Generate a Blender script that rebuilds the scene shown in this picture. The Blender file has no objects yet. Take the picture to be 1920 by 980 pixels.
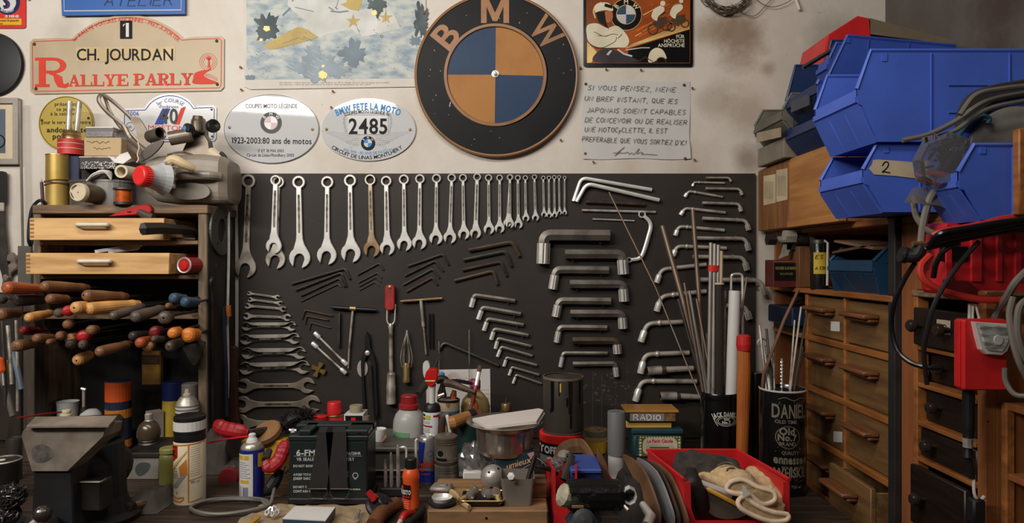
import bpy, bmesh, math, random
from mathutils import Vector, Matrix
from mathutils.geometry import tessellate_polygon
random.seed(7)
C = bpy.context.scene.collection
PI = math.pi
# ---------------------------------------------------------------- camera, light, exposure
F = 1250.0          # focal length in photo pixels (1920 wide)
D = 2.0             # camera to back wall
ZC = 1.43           # camera height
cam = bpy.data.cameras.new('camera'); cam.sensor_width = 36.0; cam.lens = F/1920*36.0
cam.clip_start = 0.02
camo = bpy.data.objects.new('camera', cam); C.objects.link(camo)
camo.location = (0,-D, ZC); camo.rotation_euler = (PI/2,0,0)
bpy.context.scene.camera = camo
sc = bpy.context.scene
sc.view_settings.view_transform = 'Standard'
try: sc.view_settings.look = 'None'
except Exception: pass
sc.view_settings.exposure = 0.0
sc.view_settings.gamma = 1.0
sc.view_settings.use_curve_mapping = False
w = bpy.data.worlds.new('world'); sc.world = w; w.use_nodes = True
w.node_tree.nodes['Background'].inputs[0].default_value = (1.0,0.93,0.86,1)
w.node_tree.nodes['Background'].inputs[1].default_value = 0.04
def area(name, loc, target, sx, sy, power, col):
 l = bpy.data.lights.new(name, 'AREA'); l.shape = 'RECTANGLE'; l.size = sx; l.size_y = sy
 l.energy = power; l.color = col
 o = bpy.data.objects.new(name, l); C.objects.link(o); o.location = loc
 o.rotation_euler = (Vector(target)-Vector(loc)).to_track_quat('-Z', 'Y').to_euler()
 return o
area('ceiling_tube_light', (-0.45,-1.3,2.5),(-0.3,0.0,1.5),1.6,0.16,15,(1.0,0.97,0.93))
area('far_tube_light', (-1.5,-2.0,2.37),(-0.9,0.0,1.9),1.6,0.10,36,(1.0,0.97,0.93))

# ---------------------------------------------------------------- photo pixel -> place
def P(px, py, d):
 return Vector(((px-960)/F*d, d-D, ZC+(490-py)/F*d))
ZB = 0.90                                   # bench top
def dB(py, rpx=0):                          # depth of a thing whose front foot on the bench shows at py
 return (ZC-ZB)*F/(py-490)*(1+rpx/F)
def zpy(z, d): return 490-(z-ZC)*F/d
def wf(d):                                  # drawing plane facing the camera at depth d, in photo pixels
 def f(x, y, n=0.0):
  p = P(x, y, d); p.y -= n; return p
 return f
def cylf(cx, rpx, d):                       # drawing on an upright cylinder
 r = rpx/F*d; c = P(cx, 490, d)
 def f(x, y, n=0.0):
  a = math.asin(max(-.999, min(.999,(x-cx)/rpx)))
  return Vector((c.x+(r+n)*math.sin(a), c.y-(r+n)*math.cos(a), ZC+(490-y)/F*d))
 f.step = rpx/7.0; return f
def vstrip(pts, x0, x1):                    # the part of a polygon between two upright lines
 for sg, xx in ((1, x0),(-1, x1)):
  out = []
  for i in range(len(pts)):
   a, b = pts[i-1], pts[i]; ia = sg*(a[0]-xx) >= 0; ib = sg*(b[0]-xx) >= 0
   if ia != ib: t = (xx-a[0])/(b[0]-a[0]); out.append((xx, a[1]+(b[1]-a[1])*t))
   if ib: out.append((b[0], b[1]))
  pts = out
  if len(pts) < 3: return []
 return pts
def basis(o, u, v):                         # local drawing plane: x along u, y DOWN along -v, n along u x v
 o = Vector(o); u = Vector(u).normalized(); v = Vector(v).normalized(); n_ = u.cross(v)
 def f(x, y, n=0.0): return o+u*x-v*y+n_*n
 return f

# ---------------------------------------------------------------- materials
def lin(c):
 return tuple(((x/255.0)/12.92 if x <= 10 else (((x/255.0)+.055)/1.055)**2.4) for x in c)
MATS = {}
def M(name, rgb, rough=.5, metal=0.0, var=.18, scale=14, bump=0.0, rgb2=None, mix=.5, coat=0.0, trans=0.0, alpha=1.0, ior=1.45, stretch=None, detail=4):
 if name in MATS: return MATS[name]
 m = bpy.data.materials.new(name); m.use_nodes = True
 nt = m.node_tree; b = nt.nodes['Principled BSDF']
 tc = nt.nodes.new('ShaderNodeTexCoord'); no = nt.nodes.new('ShaderNodeTexNoise')
 no.inputs['Scale'].default_value = scale; no.inputs['Detail'].default_value = detail
 src = tc.outputs['Object']
 if stretch:
  mp = nt.nodes.new('ShaderNodeMapping'); mp.inputs['Scale'].default_value = stretch
  nt.links.new(src, mp.inputs['Vector']); src = mp.outputs['Vector']
 nt.links.new(src, no.inputs['Vector'])
 r = nt.nodes.new('ShaderNodeValToRGB')
 c1 = lin(rgb)
 if rgb2 is None:
  a = tuple(min(1, x*(1-var)) for x in c1); z = tuple(min(1, x*(1+var)) for x in c1)
  r.color_ramp.elements[0].position = .3; r.color_ramp.elements[1].position = .7
 else:
  a = lin(rgb2); z = c1
  r.color_ramp.elements[0].position = max(0, mix-.14); r.color_ramp.elements[1].position = min(1, mix+.14)
 r.color_ramp.elements[0].color = (*a, 1); r.color_ramp.elements[1].color = (*z, 1)
 nt.links.new(no.outputs['Fac'], r.inputs['Fac']); nt.links.new(r.outputs['Color'], b.inputs['Base Color'])
 if name in ('white gloss plastic', 'white enamel'): b.inputs['Specular IOR Level'].default_value = .13
 if 'print' in name or 'enamel f' in name or name == 'black tin': b.inputs['Specular IOR Level'].default_value = .15
 b.inputs['Roughness'].default_value = rough; b.inputs['Metallic'].default_value = metal
 b.inputs['Coat Weight'].default_value = coat; b.inputs['Coat Roughness'].default_value = .12
 b.inputs['Transmission Weight'].default_value = trans; b.inputs['IOR'].default_value = ior
 b.inputs['Alpha'].default_value = alpha
 if bump:
  bp = nt.nodes.new('ShaderNodeBump'); bp.inputs['Strength'].default_value = bump; bp.inputs['Distance'].default_value = .003
  nt.links.new(no.outputs['Fac'], bp.inputs['Height']); nt.links.new(bp.outputs['Normal'], b.inputs['Normal'])
 MATS[name] = m; return m
def wood(name, rgb, rgb2, axis='X', rough=.6, scale=9):
 st = {'X': (1,9,9), 'Y': (9,1,9), 'Z': (9,9,1)}[axis]
 return M(name, rgb, rough, 0, rgb2=rgb2, mix=.48, scale=scale, stretch=st, bump=.25, detail=6)

paint = lambda n, c, r=.45, **k: M(n, c, r, var=.12, **k)
chrome = M('chrome steel', (232,227,218),.32,.45, var=.14, scale=30)
steel = M('worn tool steel', (196,186,172),.40,.5, rgb2=(92,78,62), mix=.42, scale=22)
dsteel = M('dark oily steel', (74,68,62),.42,.6, var=.3, scale=25)
rust = M('rusty steel', (84,62,46),.58,.4, rgb2=(48,39,32), mix=.5, scale=30)
black = M('black plastic', (24,23,22),.42, var=.25)
rubber = M('black rubber', (20,19,18),.6, var=.3)
fblack = M('flat black print', (22,20,19),.5, var=.1)
pgrey = M('grey print', (120,118,116),.5, var=.05)
cream = M('cream paper', (196,180,150),.7, var=.1)
white = M('white enamel', (196,194,190),.12, var=.03)
pwhite = M('white paper', (206,200,192),.7, var=.05)
redp = M('red plastic', (176,26,22),.36, var=.16)
redm = M('red print', (200,62,44),.45, var=.1)
bluep = M('blue bin plastic', (70,98,190),.42, var=.14, scale=9)
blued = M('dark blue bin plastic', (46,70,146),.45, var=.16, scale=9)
brass = M('brass', (164,136,86),.36,.7, rgb2=(108,88,56), mix=.42)
tan = M('tan handle wood', (186,130,78),.5, rgb2=(150,98,54), mix=.45, scale=16, stretch=(3,1,3))
browno = M('orange print', (196,124,54),.5, var=.1)

# ---------------------------------------------------------------- mesh builder
def circ(cx, cy, r, n=32, ry=None, a0=0, a1=2*PI):
 ry = r if ry is None else ry
 k = n if abs(a1-a0-2*PI) < 1e-6 else n-1
 return [(cx+r*math.cos(a0+(a1-a0)*i/k), cy+ry*math.sin(a0+(a1-a0)*i/k)) for i in range(n)]
def rrect(x0, y0, x1, y1, r, n=4):
 o = []
 for cx, cy, a in ((x1-r, y0+r, -PI/2),(x1-r, y1-r, 0),(x0+r, y1-r, PI/2),(x0+r, y0+r, PI)):
  o += [(cx+r*math.cos(a+PI/2*i/n), cy+r*math.sin(a+PI/2*i/n)) for i in range(n+1)]
 return o
def smooth(pts, n=6, closed=False):         # Catmull-Rom through the points
 pts = [Vector(p) for p in pts]; N = len(pts); out = []
 for i in range(N if closed else N-1):
  p0 = pts[(i-1) % N] if (closed or i > 0) else pts[0]*2-pts[1]
  p1 = pts[i]; p2 = pts[(i+1) % N]
  p3 = pts[(i+2) % N] if (closed or i+2 < N) else pts[-1]*2-pts[-2]
  for k in range(n):
   t = k/n
   out.append(.5*((2*p1)+(p2-p0)*t+(2*p0-5*p1+4*p2-p3)*t*t+(3*p1-p0-3*p2+p3)*t**3))
 if not closed: out.append(pts[-1])
 return out
GL = {}
def glyph(ch, bold):
 k = (ch, bold)
 if k not in GL and ch == '1':
  e = bold; GL[k] = ([(.15-e, 0),(.25+e, 0),(.25+e, .682),(.15-e, .682),(0,.49),(0,.58+e),(.15,.682)],[(0,1,2,3),(4,0,3,6)][:1]+[(4,3,6,5)],0,.25+e)
 if k not in GL:
  cu = bpy.data.curves.new('g', 'FONT'); cu.body = ch; cu.size = 1; cu.resolution_u = 3; cu.offset = bold
  o = bpy.data.objects.new('g', cu)
  me = bpy.data.meshes.new_from_object(o)
  vs = [(v.co.x, v.co.y) for v in me.vertices]; fs = [tuple(p.vertices) for p in me.polygons]
  bpy.data.objects.remove(o); bpy.data.curves.remove(cu); bpy.data.meshes.remove(me)
  GL[k] = (vs, fs, min((v[0] for v in vs), default=0), max((v[0] for v in vs), default=.25))
 return GL[k]
CAPH = max(v[1] for v in glyph('H', 0.0)[0])
STF = {  # single-stroke capitals on a 4 x 6 grid
'A': '0,0 2,6 4,0|.8,2 3.2,2', 'B': '0,0 0,6 2.6,6 3.4,5 2.6,3.2 0,3.2|2.6,3.2 3.8,1.8 2.8,0 0,0', 'C': '3.8,5 2.6,6 .8,5.4 0,3 .8,.6 2.4,0 3.8,.9',
'D': '0,0 0,6 2.2,6 3.8,4 3.6,1.6 2.2,0 0,0', 'E': '3.6,6 0,6 0,0 3.6,0|0,3.1 2.8,3.1', 'F': '3.6,6 0,6 0,0|0,3.1 2.8,3.1', 'G': '3.8,5 2.4,6 .6,5 0,2.6 1.2,0 3.6,.4 3.8,2.6 2.2,2.6',
'H': '0,0 0,6|4,0 4,6|0,3 4,3', 'I': '.6,0 .6,6', 'J': '3,6 3,1.2 1.8,0 .4,.6', 'K': '0,0 0,6|3.8,6 0,2.6|1.3,3.6 4,0', 'L': '0,6 0,0 3.4,0', 'M': '0,0 .5,6 2.2,2 4,6 4.6,0',
'N': '0,0 .2,6 3.8,0 4,6', 'O': '2,6 .3,4.6 .2,1.6 2,0 3.8,1.4 3.8,4.6 2,6', 'P': '0,0 0,6 2.8,6 3.8,4.6 2.6,3 0,2.8', 'Q': '2,6 .3,4.6 .2,1.6 2,0 3.8,1.4 3.8,4.6 2,6|2.4,1.6 4.2,-.6',
'R': '0,0 0,6 2.8,6 3.6,4.6 2.6,3 0,2.9|1.8,2.9 4,0', 'S': '3.6,5.2 2.4,6 .6,5.4 .6,3.8 3,2.6 3.4,1 2,0 .2,.7', 'T': '-.2,6 4.2,6|2,6 2,0', 'U': '0,6 .2,1.2 1.8,0 3.4,1 3.8,6',
'V': '0,6 1.8,0 4,6', 'W': '0,6 1,0 2.2,4 3.4,0 4.6,6', 'X': '0,0 4,6|0,6 4,0', 'Y': '0,6 2,3 4,6|2,3 1.6,0', 'Z': '0,6 3.8,6 0,0 3.8,0', '1': '.4,4.8 1.6,6 1.6,0', '2': '.2,4.6 1.4,6 3.2,5.6 3.4,4 .2,.3 1.2,.6 4,0',
'3': '.3,6 3.2,6 1.6,3.6 3.4,2.4 2.8,.3 .2,.3', '4': '3,0 3,6 0,2 4,2', '0': '2,6 .3,4.6 .2,1.6 2,0 3.8,1.4 3.8,4.6 2,6', ',': '.8,.4 .2,-1.4', '.': '.2,0 .6,.2', "'": '.6,6.6 .4,5', '-': '.4,2.6 3,2.6', 'e': '0,1.6 2.4,2 1.6,3.4 .3,2.4 .4,.4 2.2,.3',
'l': '.5,0 .7,6.6', 'y': '0,3.6 1,1 |2.4,3.8 .2,-2'}
class MB:
 def __init__(s): s.v = []; s.f = []; s.m = []; s.mi = 0
 def face(s, idx): s.f.append(tuple(idx)); s.m.append(s.mi)
 def add(s, vs, fs):
  b = len(s.v); s.v += [Vector(v) for v in vs]
  for f in fs: s.face([b+i for i in f])
 def box(s, c, size, rot=None, bev=0.0):
  c = Vector(c); h = [x/2 for x in size]; bev = min(bev, min(h)*.95)
  T = (lambda v: c+(rot @ Vector(v))) if rot is not None else (lambda v: c+Vector(v))
  if bev <= 0:
   vs = [T((sx*h[0], sy*h[1], sz*h[2])) for sx in (-1,1) for sy in (-1,1) for sz in (-1,1)]
   s.add(vs, [(0,1,3,2),(4,6,7,5),(0,4,5,1),(2,3,7,6),(0,2,6,4),(1,5,7,3)]); return
  vs = []; ix = {}
  for sx in (-1,1):
   for sy in (-1,1):
    for sz in (-1,1):
     for a in range(3):
      q = [sx*(h[0]-bev), sy*(h[1]-bev), sz*(h[2]-bev)]
      q[a] = (sx, sy, sz)[a]*h[a]
      ix[(sx, sy, sz, a)] = len(vs); vs.append(T(q))
  fs = []
  for a in range(3):
   b_, c_ = [(1,2),(0,2),(0,1)][a]
   for sg in (-1,1):
    f = []
    for p, q in ((-1,-1),(1,-1),(1,1),(-1,1)):
     k = [0,0,0]; k[a] = sg; k[b_] = p; k[c_] = q; f.append(ix[(*k, a)])
    fs.append(f)
   for p in (-1,1):
    for q in (-1,1):
     k0 = [0,0,0]; k1 = [0,0,0]; k0[a] = -1; k1[a] = 1
     k0[b_] = k1[b_] = p; k0[c_] = k1[c_] = q
     fs.append((ix[(*k0, b_)], ix[(*k1, b_)], ix[(*k1, c_)], ix[(*k0, c_)]))
  for sx in (-1,1):
   for sy in (-1,1):
    for sz in (-1,1): fs.append([ix[(sx, sy, sz, a)] for a in range(3)])
  s.add(vs, fs)
 def bpx(s, x0, y0, x1, y1, d0, d1, bev=.002):   # upright box: front face spans the pixels at depth d0, back at depth d1
  a = P(x0, y0, d0); b = P(x1, y1, d0)
  s.box(((a.x+b.x)/2,(d0+d1)/2-D, (a.z+b.z)/2),(abs(b.x-a.x), abs(d1-d0), abs(b.z-a.z)), None, bev)
 def bpx2(s, x0, y0, x1, y1, dr, d0, d1, bev=.002):      # pixels read at depth dr, solid from d0 to d1
  a = P(x0, y0, dr); b = P(x1, y1, dr)
  s.box(((a.x+b.x)/2,(d0+d1)/2-D, (a.z+b.z)/2),(abs(b.x-a.x), abs(d1-d0), abs(b.z-a.z)), None, bev)
 def rings(s, rs, closed=False, caps=True):
  n = len(rs[0]); b = len(s.v)
  for r in rs: s.v += [Vector(p) for p in r]
  k = len(rs)
  for i in range(k if closed else k-1):
   j = (i+1) % k
   for q in range(n): s.face((b+i*n+q, b+i*n+(q+1) % n, b+j*n+(q+1) % n, b+j*n+q))
  if caps and not closed:
   s.face([b+q for q in range(n)][::-1]); s.face([b+(k-1)*n+q for q in range(n)])
 def tube(s, pts, r, seg=8, closed=False, caps=True, ell=None, rot0=0.0):
  pts = [Vector(p) for p in pts]; N = len(pts)
  rr = r if isinstance(r, (list, tuple)) else [r]*N
  T = []
  for i in range(N):
   a = pts[(i-1) % N] if (closed or i > 0) else pts[i]
   b = pts[(i+1) % N] if (closed or i < N-1) else pts[i]
   t = (b-a); T.append(t.normalized() if t.length > 1e-9 else Vector((0,0,1)))
  up = Vector((0,-1,0)) if abs(T[0].y) < .9 else Vector((0,0,1))
  u = (up-T[0]*up.dot(T[0])).normalized(); rs = []
  for i in range(N):
   u = (u-T[i]*u.dot(T[i])).normalized(); v = T[i].cross(u)
   e = ell or 1.0
   rs.append([pts[i]+(u*math.cos(rot0+2*PI*q/seg)*e+v*math.sin(rot0+2*PI*q/seg))*rr[i] for q in range(seg)])
  s.rings(rs, closed, caps)
 def lathe(s, prof, c, axis=(0,0,1), seg=24, caps=True):
  ax = Vector(axis).normalized(); t = Vector((1,0,0)) if abs(ax.x) < .9 else Vector((0,1,0))
  u = (t-ax*t.dot(ax)).normalized(); v = ax.cross(u); c = Vector(c)
  rs = [[c+ax*h+(u*math.cos(2*PI*q/seg)+v*math.sin(2*PI*q/seg))*max(r, 1e-5) for q in range(seg)] for r, h in prof]
  s.rings(rs, False, caps)
 def lpx(s, cx, d, prof, seg=24, caps=True):     # upright lathe: (radius px, py) pairs
  c = P(cx, 490, d)
  s.lathe([(r*d/F, (490-y)*d/F) for r, y in prof], c, (0,0,1), seg, caps)
 def poly(s, pts, f, n0=0.0, n1=None, holes=(), ch=0.0, chn=None):
  st = getattr(f, 'step', 0)
  if st and not holes and not ch and max(p[0] for p in pts)-min(p[0] for p in pts) > st:
   x = min(p[0] for p in pts); xe = max(p[0] for p in pts)
   while x < xe-1e-6:
    q = vstrip(pts, x, min(xe, x+st)); x += st
    if q: s.add([f(p[0], p[1], n1 if n1 is not None else n0) for p in q],[tuple(range(len(q)))])
   return
  loops = [[Vector((*p[:2],0)) for p in pts]]+[[Vector((*p[:2],0)) for p in h] for h in holes]
  if ch and n1 is not None:           # chamfer the front edge by ch pixels
   chn = ch*.0016 if chn is None else chn; big = loops; ins = []
   for li, l in enumerate(loops):
    A = sum(l[i].x*l[(i+1) % len(l)].y-l[(i+1) % len(l)].x*l[i].y for i in range(len(l)))
    sg = (1 if A > 0 else -1)*(1 if li == 0 else -1); q = []
    for i in range(len(l)):
     t = (l[(i+1) % len(l)]-l[i-1]); t = t.normalized() if t.length > 1e-9 else Vector((1,0,0))
     q.append(l[i]+Vector((-t.y, t.x, 0))*ch*sg)
    ins.append(q)
   for l, q in zip(big, ins):
    n = len(l); b = len(s.v)
    s.v += [f(p.x, p.y, n1-chn) for p in l]+[f(p.x, p.y, n1) for p in q]+[f(p.x, p.y, n0) for p in l]
    for i in range(n):
     j = (i+1) % n; s.face((b+i, b+j, b+n+j, b+n+i)); s.face((b+2*n+i, b+2*n+j, b+j, b+i))
   flat = [p for l in ins for p in l]; s.add([f(p.x, p.y, n1) for p in flat], tessellate_polygon(ins))
   return
  flat = [p for l in loops for p in l]; tris = tessellate_polygon(loops)
  n1 = n0 if n1 is None else n1
  top = [f(p.x, p.y, n1) for p in flat]
  s.add(top, tris)
  if n1 != n0:
   b0 = len(s.v)-len(flat); bot = [f(p.x, p.y, n0) for p in flat]; b1 = len(s.v)
   s.v += bot
   for t in tris: s.face([b1+i for i in t][::-1])
   k = 0
   for l in loops:
    n = len(l)
    for i in range(n): s.face((b0+k+i, b0+k+(i+1) % n, b1+k+(i+1) % n, b1+k+i))
    k += n
 def ribbon(s, pts, w, f, n=0.0, closed=False):
  pts = [Vector((p[0], p[1])) for p in pts]; st = getattr(f, 'step', 0)
  if st and not closed:
   q = [pts[0]]
   for a, b in zip(pts, pts[1:]):
    k = max(1, int(abs(b.x-a.x)/st)+1); q += [a+(b-a)*(i/k) for i in range(1, k+1)]
   pts = q
  N = len(pts); L = []; R = []
  for i in range(N):
   a = pts[(i-1) % N] if (closed or i > 0) else pts[i]; b = pts[(i+1) % N] if (closed or i < N-1) else pts[i]
   t = b-a; t = t.normalized() if t.length > 1e-9 else Vector((1,0)); q = Vector((-t.y, t.x))*w/2
   L.append(pts[i]+q); R.append(pts[i]-q)
  b = len(s.v); s.v += [f(p.x, p.y, n) for p in L]+[f(p.x, p.y, n) for p in R]
  for i in range(N if closed else N-1):
   j = (i+1) % N; s.face((b+i, b+j, b+N+j, b+N+i))
 def text(s, t, x, y, h, f, n=0.0, w=None, al='l', arc=None, bold=0.0, gap=.07, shear=0.0, rot=0.0, maxseg=0):
  k = h/CAPH; adv = []; cur = 0.0
  for ch in t:
   if ch == ' ': adv.append(None); cur += .3; continue
   vs, fs, x0, x1 = glyph(ch, bold); adv.append(cur-x0); cur += x1-x0+gap
  tot = (cur-gap)*k; sx = k*(w/tot if w else 1.0); W = w or tot
  off = {'l': 0, 'c': -W/2, 'r': -W}[al]
  cr, sr = math.cos(rot), math.sin(rot)
  for ch, a in zip(t, adv):
   if a is None: continue
   vs, fs, x0, x1 = glyph(ch, bold); out = []
   mid = (a+(x0+x1)/2)*sx+off
   for vx, vy in vs:
    gx = (a+vx)*sx+off+shear*vy*k; gy = vy*k
    if arc is None: X = x+gx*cr+gy*sr; Y = y+gx*sr-gy*cr
    else:
     ax, ay, R = arc; dx = gx-mid
     if R > 0: th = mid/R; X = ax+R*math.sin(th)+dx*math.cos(th)+gy*math.sin(th); Y = ay-R*math.cos(th)+dx*math.sin(th)-gy*math.cos(th)
     else: th = mid/-R; X = ax-R*math.sin(th)+dx*math.cos(th)-gy*math.sin(th); Y = ay-R*math.cos(th)-dx*math.sin(th)-gy*math.cos(th)
    out.append(f(X, Y, n))
   s.add(out, fs)
 def hand(s, t, x, y, h, f, n=0.0, w=None, lw=1.2, slope=0.0, shear=.2, jit=.25, gap=1.6):
  cur = 0; items = []
  for ch in t:
   if ch == ' ': cur += 3.4; continue
   st = [[tuple(float(q) for q in p.split(',')) for p in seg.split()] for seg in STF.get(ch, STF['-']).split('|')]
   mx = max(p[0] for q in st for p in q); items.append((cur, st)); cur += mx+gap
  k = h/6; sx = (w/(cur-gap)) if w else k
  for c0, st in items:
   jy = random.uniform(-jit, jit)
   for q in st:
    pts = [(x+(c0+px+shear*py)*sx+random.uniform(-.1,.1)*k, y+(c0+px)*sx*slope-(py+jy)*k) for px, py in q]
    s.ribbon(pts, lw, f, n)
 def build(s, name, mats, parent=None, o=None, sharp=.7, flat=False):
  me = bpy.data.meshes.new(name)
  org = ORG[parent.name] if parent is not None else Vector(o if o is not None else (0,0,0))
  me.from_pydata([v-org for v in s.v],[], s.f)
  for m in (mats if isinstance(mats, (list, tuple)) else [mats]): me.materials.append(m)
  if len(me.materials) > 1: me.polygons.foreach_set('material_index', s.m)
  bm = bmesh.new(); bm.from_mesh(me); bmesh.ops.remove_doubles(bm, verts=bm.verts, dist=1e-6); bmesh.ops.recalc_face_normals(bm, faces=bm.faces); bm.to_mesh(me); bm.free()
  if not flat:
   me.polygons.foreach_set('use_smooth', [True]*len(me.polygons)); me.set_sharp_from_angle(angle=sharp)
  ob = bpy.data.objects.new(name, me); C.objects.link(ob)
  if parent is not None: ob.parent = parent
  else: ob.location = org
  ORG[ob.name] = org
  return ob
ORG = {}
def tag(o, label, cat, group=None):
 o['label'] = label; o['category'] = cat
 if group: o['group'] = group
 return o
def thing(name, label, cat, loc, group=None):
 o = bpy.data.objects.new(name, None); C.objects.link(o); o.empty_display_size = .02
 o.location = loc; ORG[o.name] = Vector(loc)
 return tag(o, label, cat, group)
def struct(o): o['kind'] = 'structure'; return o
def mb1(fn):
 m = MB(); fn(m); return m

def elbow(pts, r, n=5):                     # round the corners of a path
 pts = [Vector(p) for p in pts]; out = [pts[0]]
 for i in range(1, len(pts)-1):
  a, b, c = pts[i-1], pts[i], pts[i+1]; q = min(r, (a-b).length*.48,(c-b).length*.48)
  p0 = b+(a-b).normalized()*q; p1 = b+(c-b).normalized()*q
  for k in range(n+1): t = k/n; out.append(p0*(1-t)**2+b*2*t*(1-t)+p1*t*t)
 return out+[pts[-1]]
# ---------------------------------------------------------------- the room
def plaster(name, base, dirt, blobs, grey=0.0):
 m = bpy.data.materials.new(name); m.use_nodes = True; nt = m.node_tree; b = nt.nodes['Principled BSDF']; L = nt.links.new
 tc = nt.nodes.new('ShaderNodeTexCoord')
 def noise(sc, det=6, rough=.6):
  n = nt.nodes.new('ShaderNodeTexNoise'); n.inputs['Scale'].default_value = sc; n.inputs['Detail'].default_value = det
  n.inputs['Roughness'].default_value = rough; L(tc.outputs['Object'], n.inputs['Vector']); return n
 def ramp(src, p0, p1, c0, c1):
  r = nt.nodes.new('ShaderNodeValToRGB'); r.color_ramp.elements[0].position = p0; r.color_ramp.elements[1].position = p1
  r.color_ramp.elements[0].color = (*c0,1); r.color_ramp.elements[1].color = (*c1,1); L(src, r.inputs['Fac']); return r.outputs['Color']
 def mix(f, a, c):
  x = nt.nodes.new('ShaderNodeMix'); x.data_type = 'RGBA'
  L(f, x.inputs['Factor']) if not isinstance(f, float) else setattr(x.inputs['Factor'], 'default_value', f)
  L(a, x.inputs['A'])
  if isinstance(c, tuple): x.inputs['B'].default_value = (*c, 1)
  else: L(c, x.inputs['B'])
  return x.outputs['Result']
 big = noise(2.2,8,.65); fine = noise(30,6); mid = noise(9,8,.7)
 c = ramp(big.outputs['Fac'],.38,.66, lin(dirt), lin(base))
 c = mix(.30, c, ramp(mid.outputs['Fac'],.35,.6, lin(dirt), lin(base)))
 spk = noise(55,3,.5)
 c = mix(ramp(spk.outputs['Fac'],.70,.76,(0,0,0),(.55,.55,.55)), c, lin((120,88,58)))
 # water stains, each at its own place on the wall
 wob = noise(5,8,.7)
 for bl in blobs:
  x, yy, z, r, col, k = bl if len(bl) == 6 else (bl[0],0, *bl[1:])
  vm = nt.nodes.new('ShaderNodeVectorMath'); vm.operation = 'DISTANCE'; L(tc.outputs['Object'], vm.inputs[0]); vm.inputs[1].default_value = (x, yy, z)
  ad = nt.nodes.new('ShaderNodeMath'); ad.operation = 'MULTIPLY_ADD'; L(wob.outputs['Fac'], ad.inputs[0]); ad.inputs[1].default_value = r*2.4; L(vm.outputs['Value'], ad.inputs[2])
  c = mix(ramp(ad.outputs[0], r*1.5, r*2.4,(k, k, k),(0,0,0)), c, lin(col))
 L(c, b.inputs['Base Color']); b.inputs['Roughness'].default_value = .75
 bp = nt.nodes.new('ShaderNodeBump'); bp.inputs['Strength'].default_value = .35; bp.inputs['Distance'].default_value = .004
 L(mid.outputs['Fac'], bp.inputs['Height']); bp2 = nt.nodes.new('ShaderNodeBump'); bp2.inputs['Strength'].default_value = .25; bp2.inputs['Distance'].default_value = .0015
 L(fine.outputs['Fac'], bp2.inputs['Height']); L(bp.outputs['Normal'], bp2.inputs['Normal']); L(bp2.outputs['Normal'], b.inputs['Normal'])
 return m
def wp(px, py): p = P(px, py, D); return p.x, p.z
ST = []
for (px, py, rpx, col, k) in [(1385,70,55,(120,92,62),.75),(1330,60,40,(128,100,70),.6),(1440,130,16,(120,96,70),.5),(1405,210,45,(140,118,90),.45),
                              (1340,190,40,(132,108,80),.4),(1400,300,30,(112,84,60),.6),(60,500,25,(130,112,96),.5),(120,60,40,(150,140,122),.4),
                              (200,30,30,(150,142,126),.4),(1180,310,30,(170,140,110),.3),(1560,80,60,(130,120,105),.5),(1620,200,60,(110,95,80),.5),
                              (1258,163,5,(160,80,20),.9),(1098,292,5,(170,90,30),.9),(1300,320,60,(150,128,104),.35),(1440,560,40,(140,122,100),.4)]:
 x, z = wp(px, py); ST.append((x, z, rpx*.0016, col, k))
m_wall = plaster('old cream plaster', (210,201,190),(192,180,164), ST)
XR = 1.12
m_wallr = plaster('grey cement plaster', (98,91,84),(80,73,66),[(XR, -.48,2.02,.10,(60,42,38),.8),(XR, -.46,1.9,.07,(60,42,38),.6)])
XR = 1.12
mb = MB(); mb.box((-.54,.05,1.35),(3.32,.1,2.7)); struct(mb.build('wall_back', m_wall))
mb = MB(); mb.box((XR+.05,-.6,1.35),(.1,1.4,2.7)); struct(mb.build('wall_right', m_wallr))
mb = MB(); mb.box((-.4,-1.4,-.03),(3.6,3.0,.06)); struct(mb.build('floor', M('concrete floor', (92,86,80),.8, bump=.3)))
# pegboard sheet behind the tools
def dark_board():
 m = M('black painted hardboard', (45,37,30),.66, rgb2=(36,29,24), mix=.5, scale=5, bump=.06, detail=8); return m
DP = D-.012        # face of the tool board
mb = MB(); a = P(447,325, DP); b = P(1417,821, DP)
mb.box(((a.x+b.x)/2,-.0065,(a.z+b.z)/2),(b.x-a.x, .011, a.z-b.z), None, .001)
tool_board = mb.build('tool_board', dark_board(), o=((a.x+b.x)/2,0, b.z))
tag(tool_board, 'large black painted tool board fixed to the wall behind the bench', 'tool board')
mb = MB()                                   # pale scuff on the board above the tape rolls
fB = wf(DP)
for i in range(46):
 x = random.gauss(1135,22); y = random.gauss(728,18); r = random.uniform(1,5)
 mb.poly([(x+r*math.cos(t)*random.uniform(.5,1.2), y+r*.7*math.sin(t)*random.uniform(.5,1.2)) for t in [k*PI/4 for k in range(8)]], fB, .0005)
for x in (1112,1128,1155,1176): mb.ribbon([(x, 690+random.uniform(0,40)),(x+random.uniform(-2,2),800)],1.2, fB, .0005)
for (x0, y0, x1, y1) in [(880,405,880,480),(1176,650,1176,800),(735,425,770,442),(560,400,700,470)]: mb.ribbon([(x0, y0),(x1, y1)],.5, fB, .0005)
mb.build('paint_scuff', M('chalky scuff', (92,86,78),.8, alpha=.75, scale=80, rgb2=(60,54,48)), tool_board, flat=True)['kind'] = 'stuff'
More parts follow.
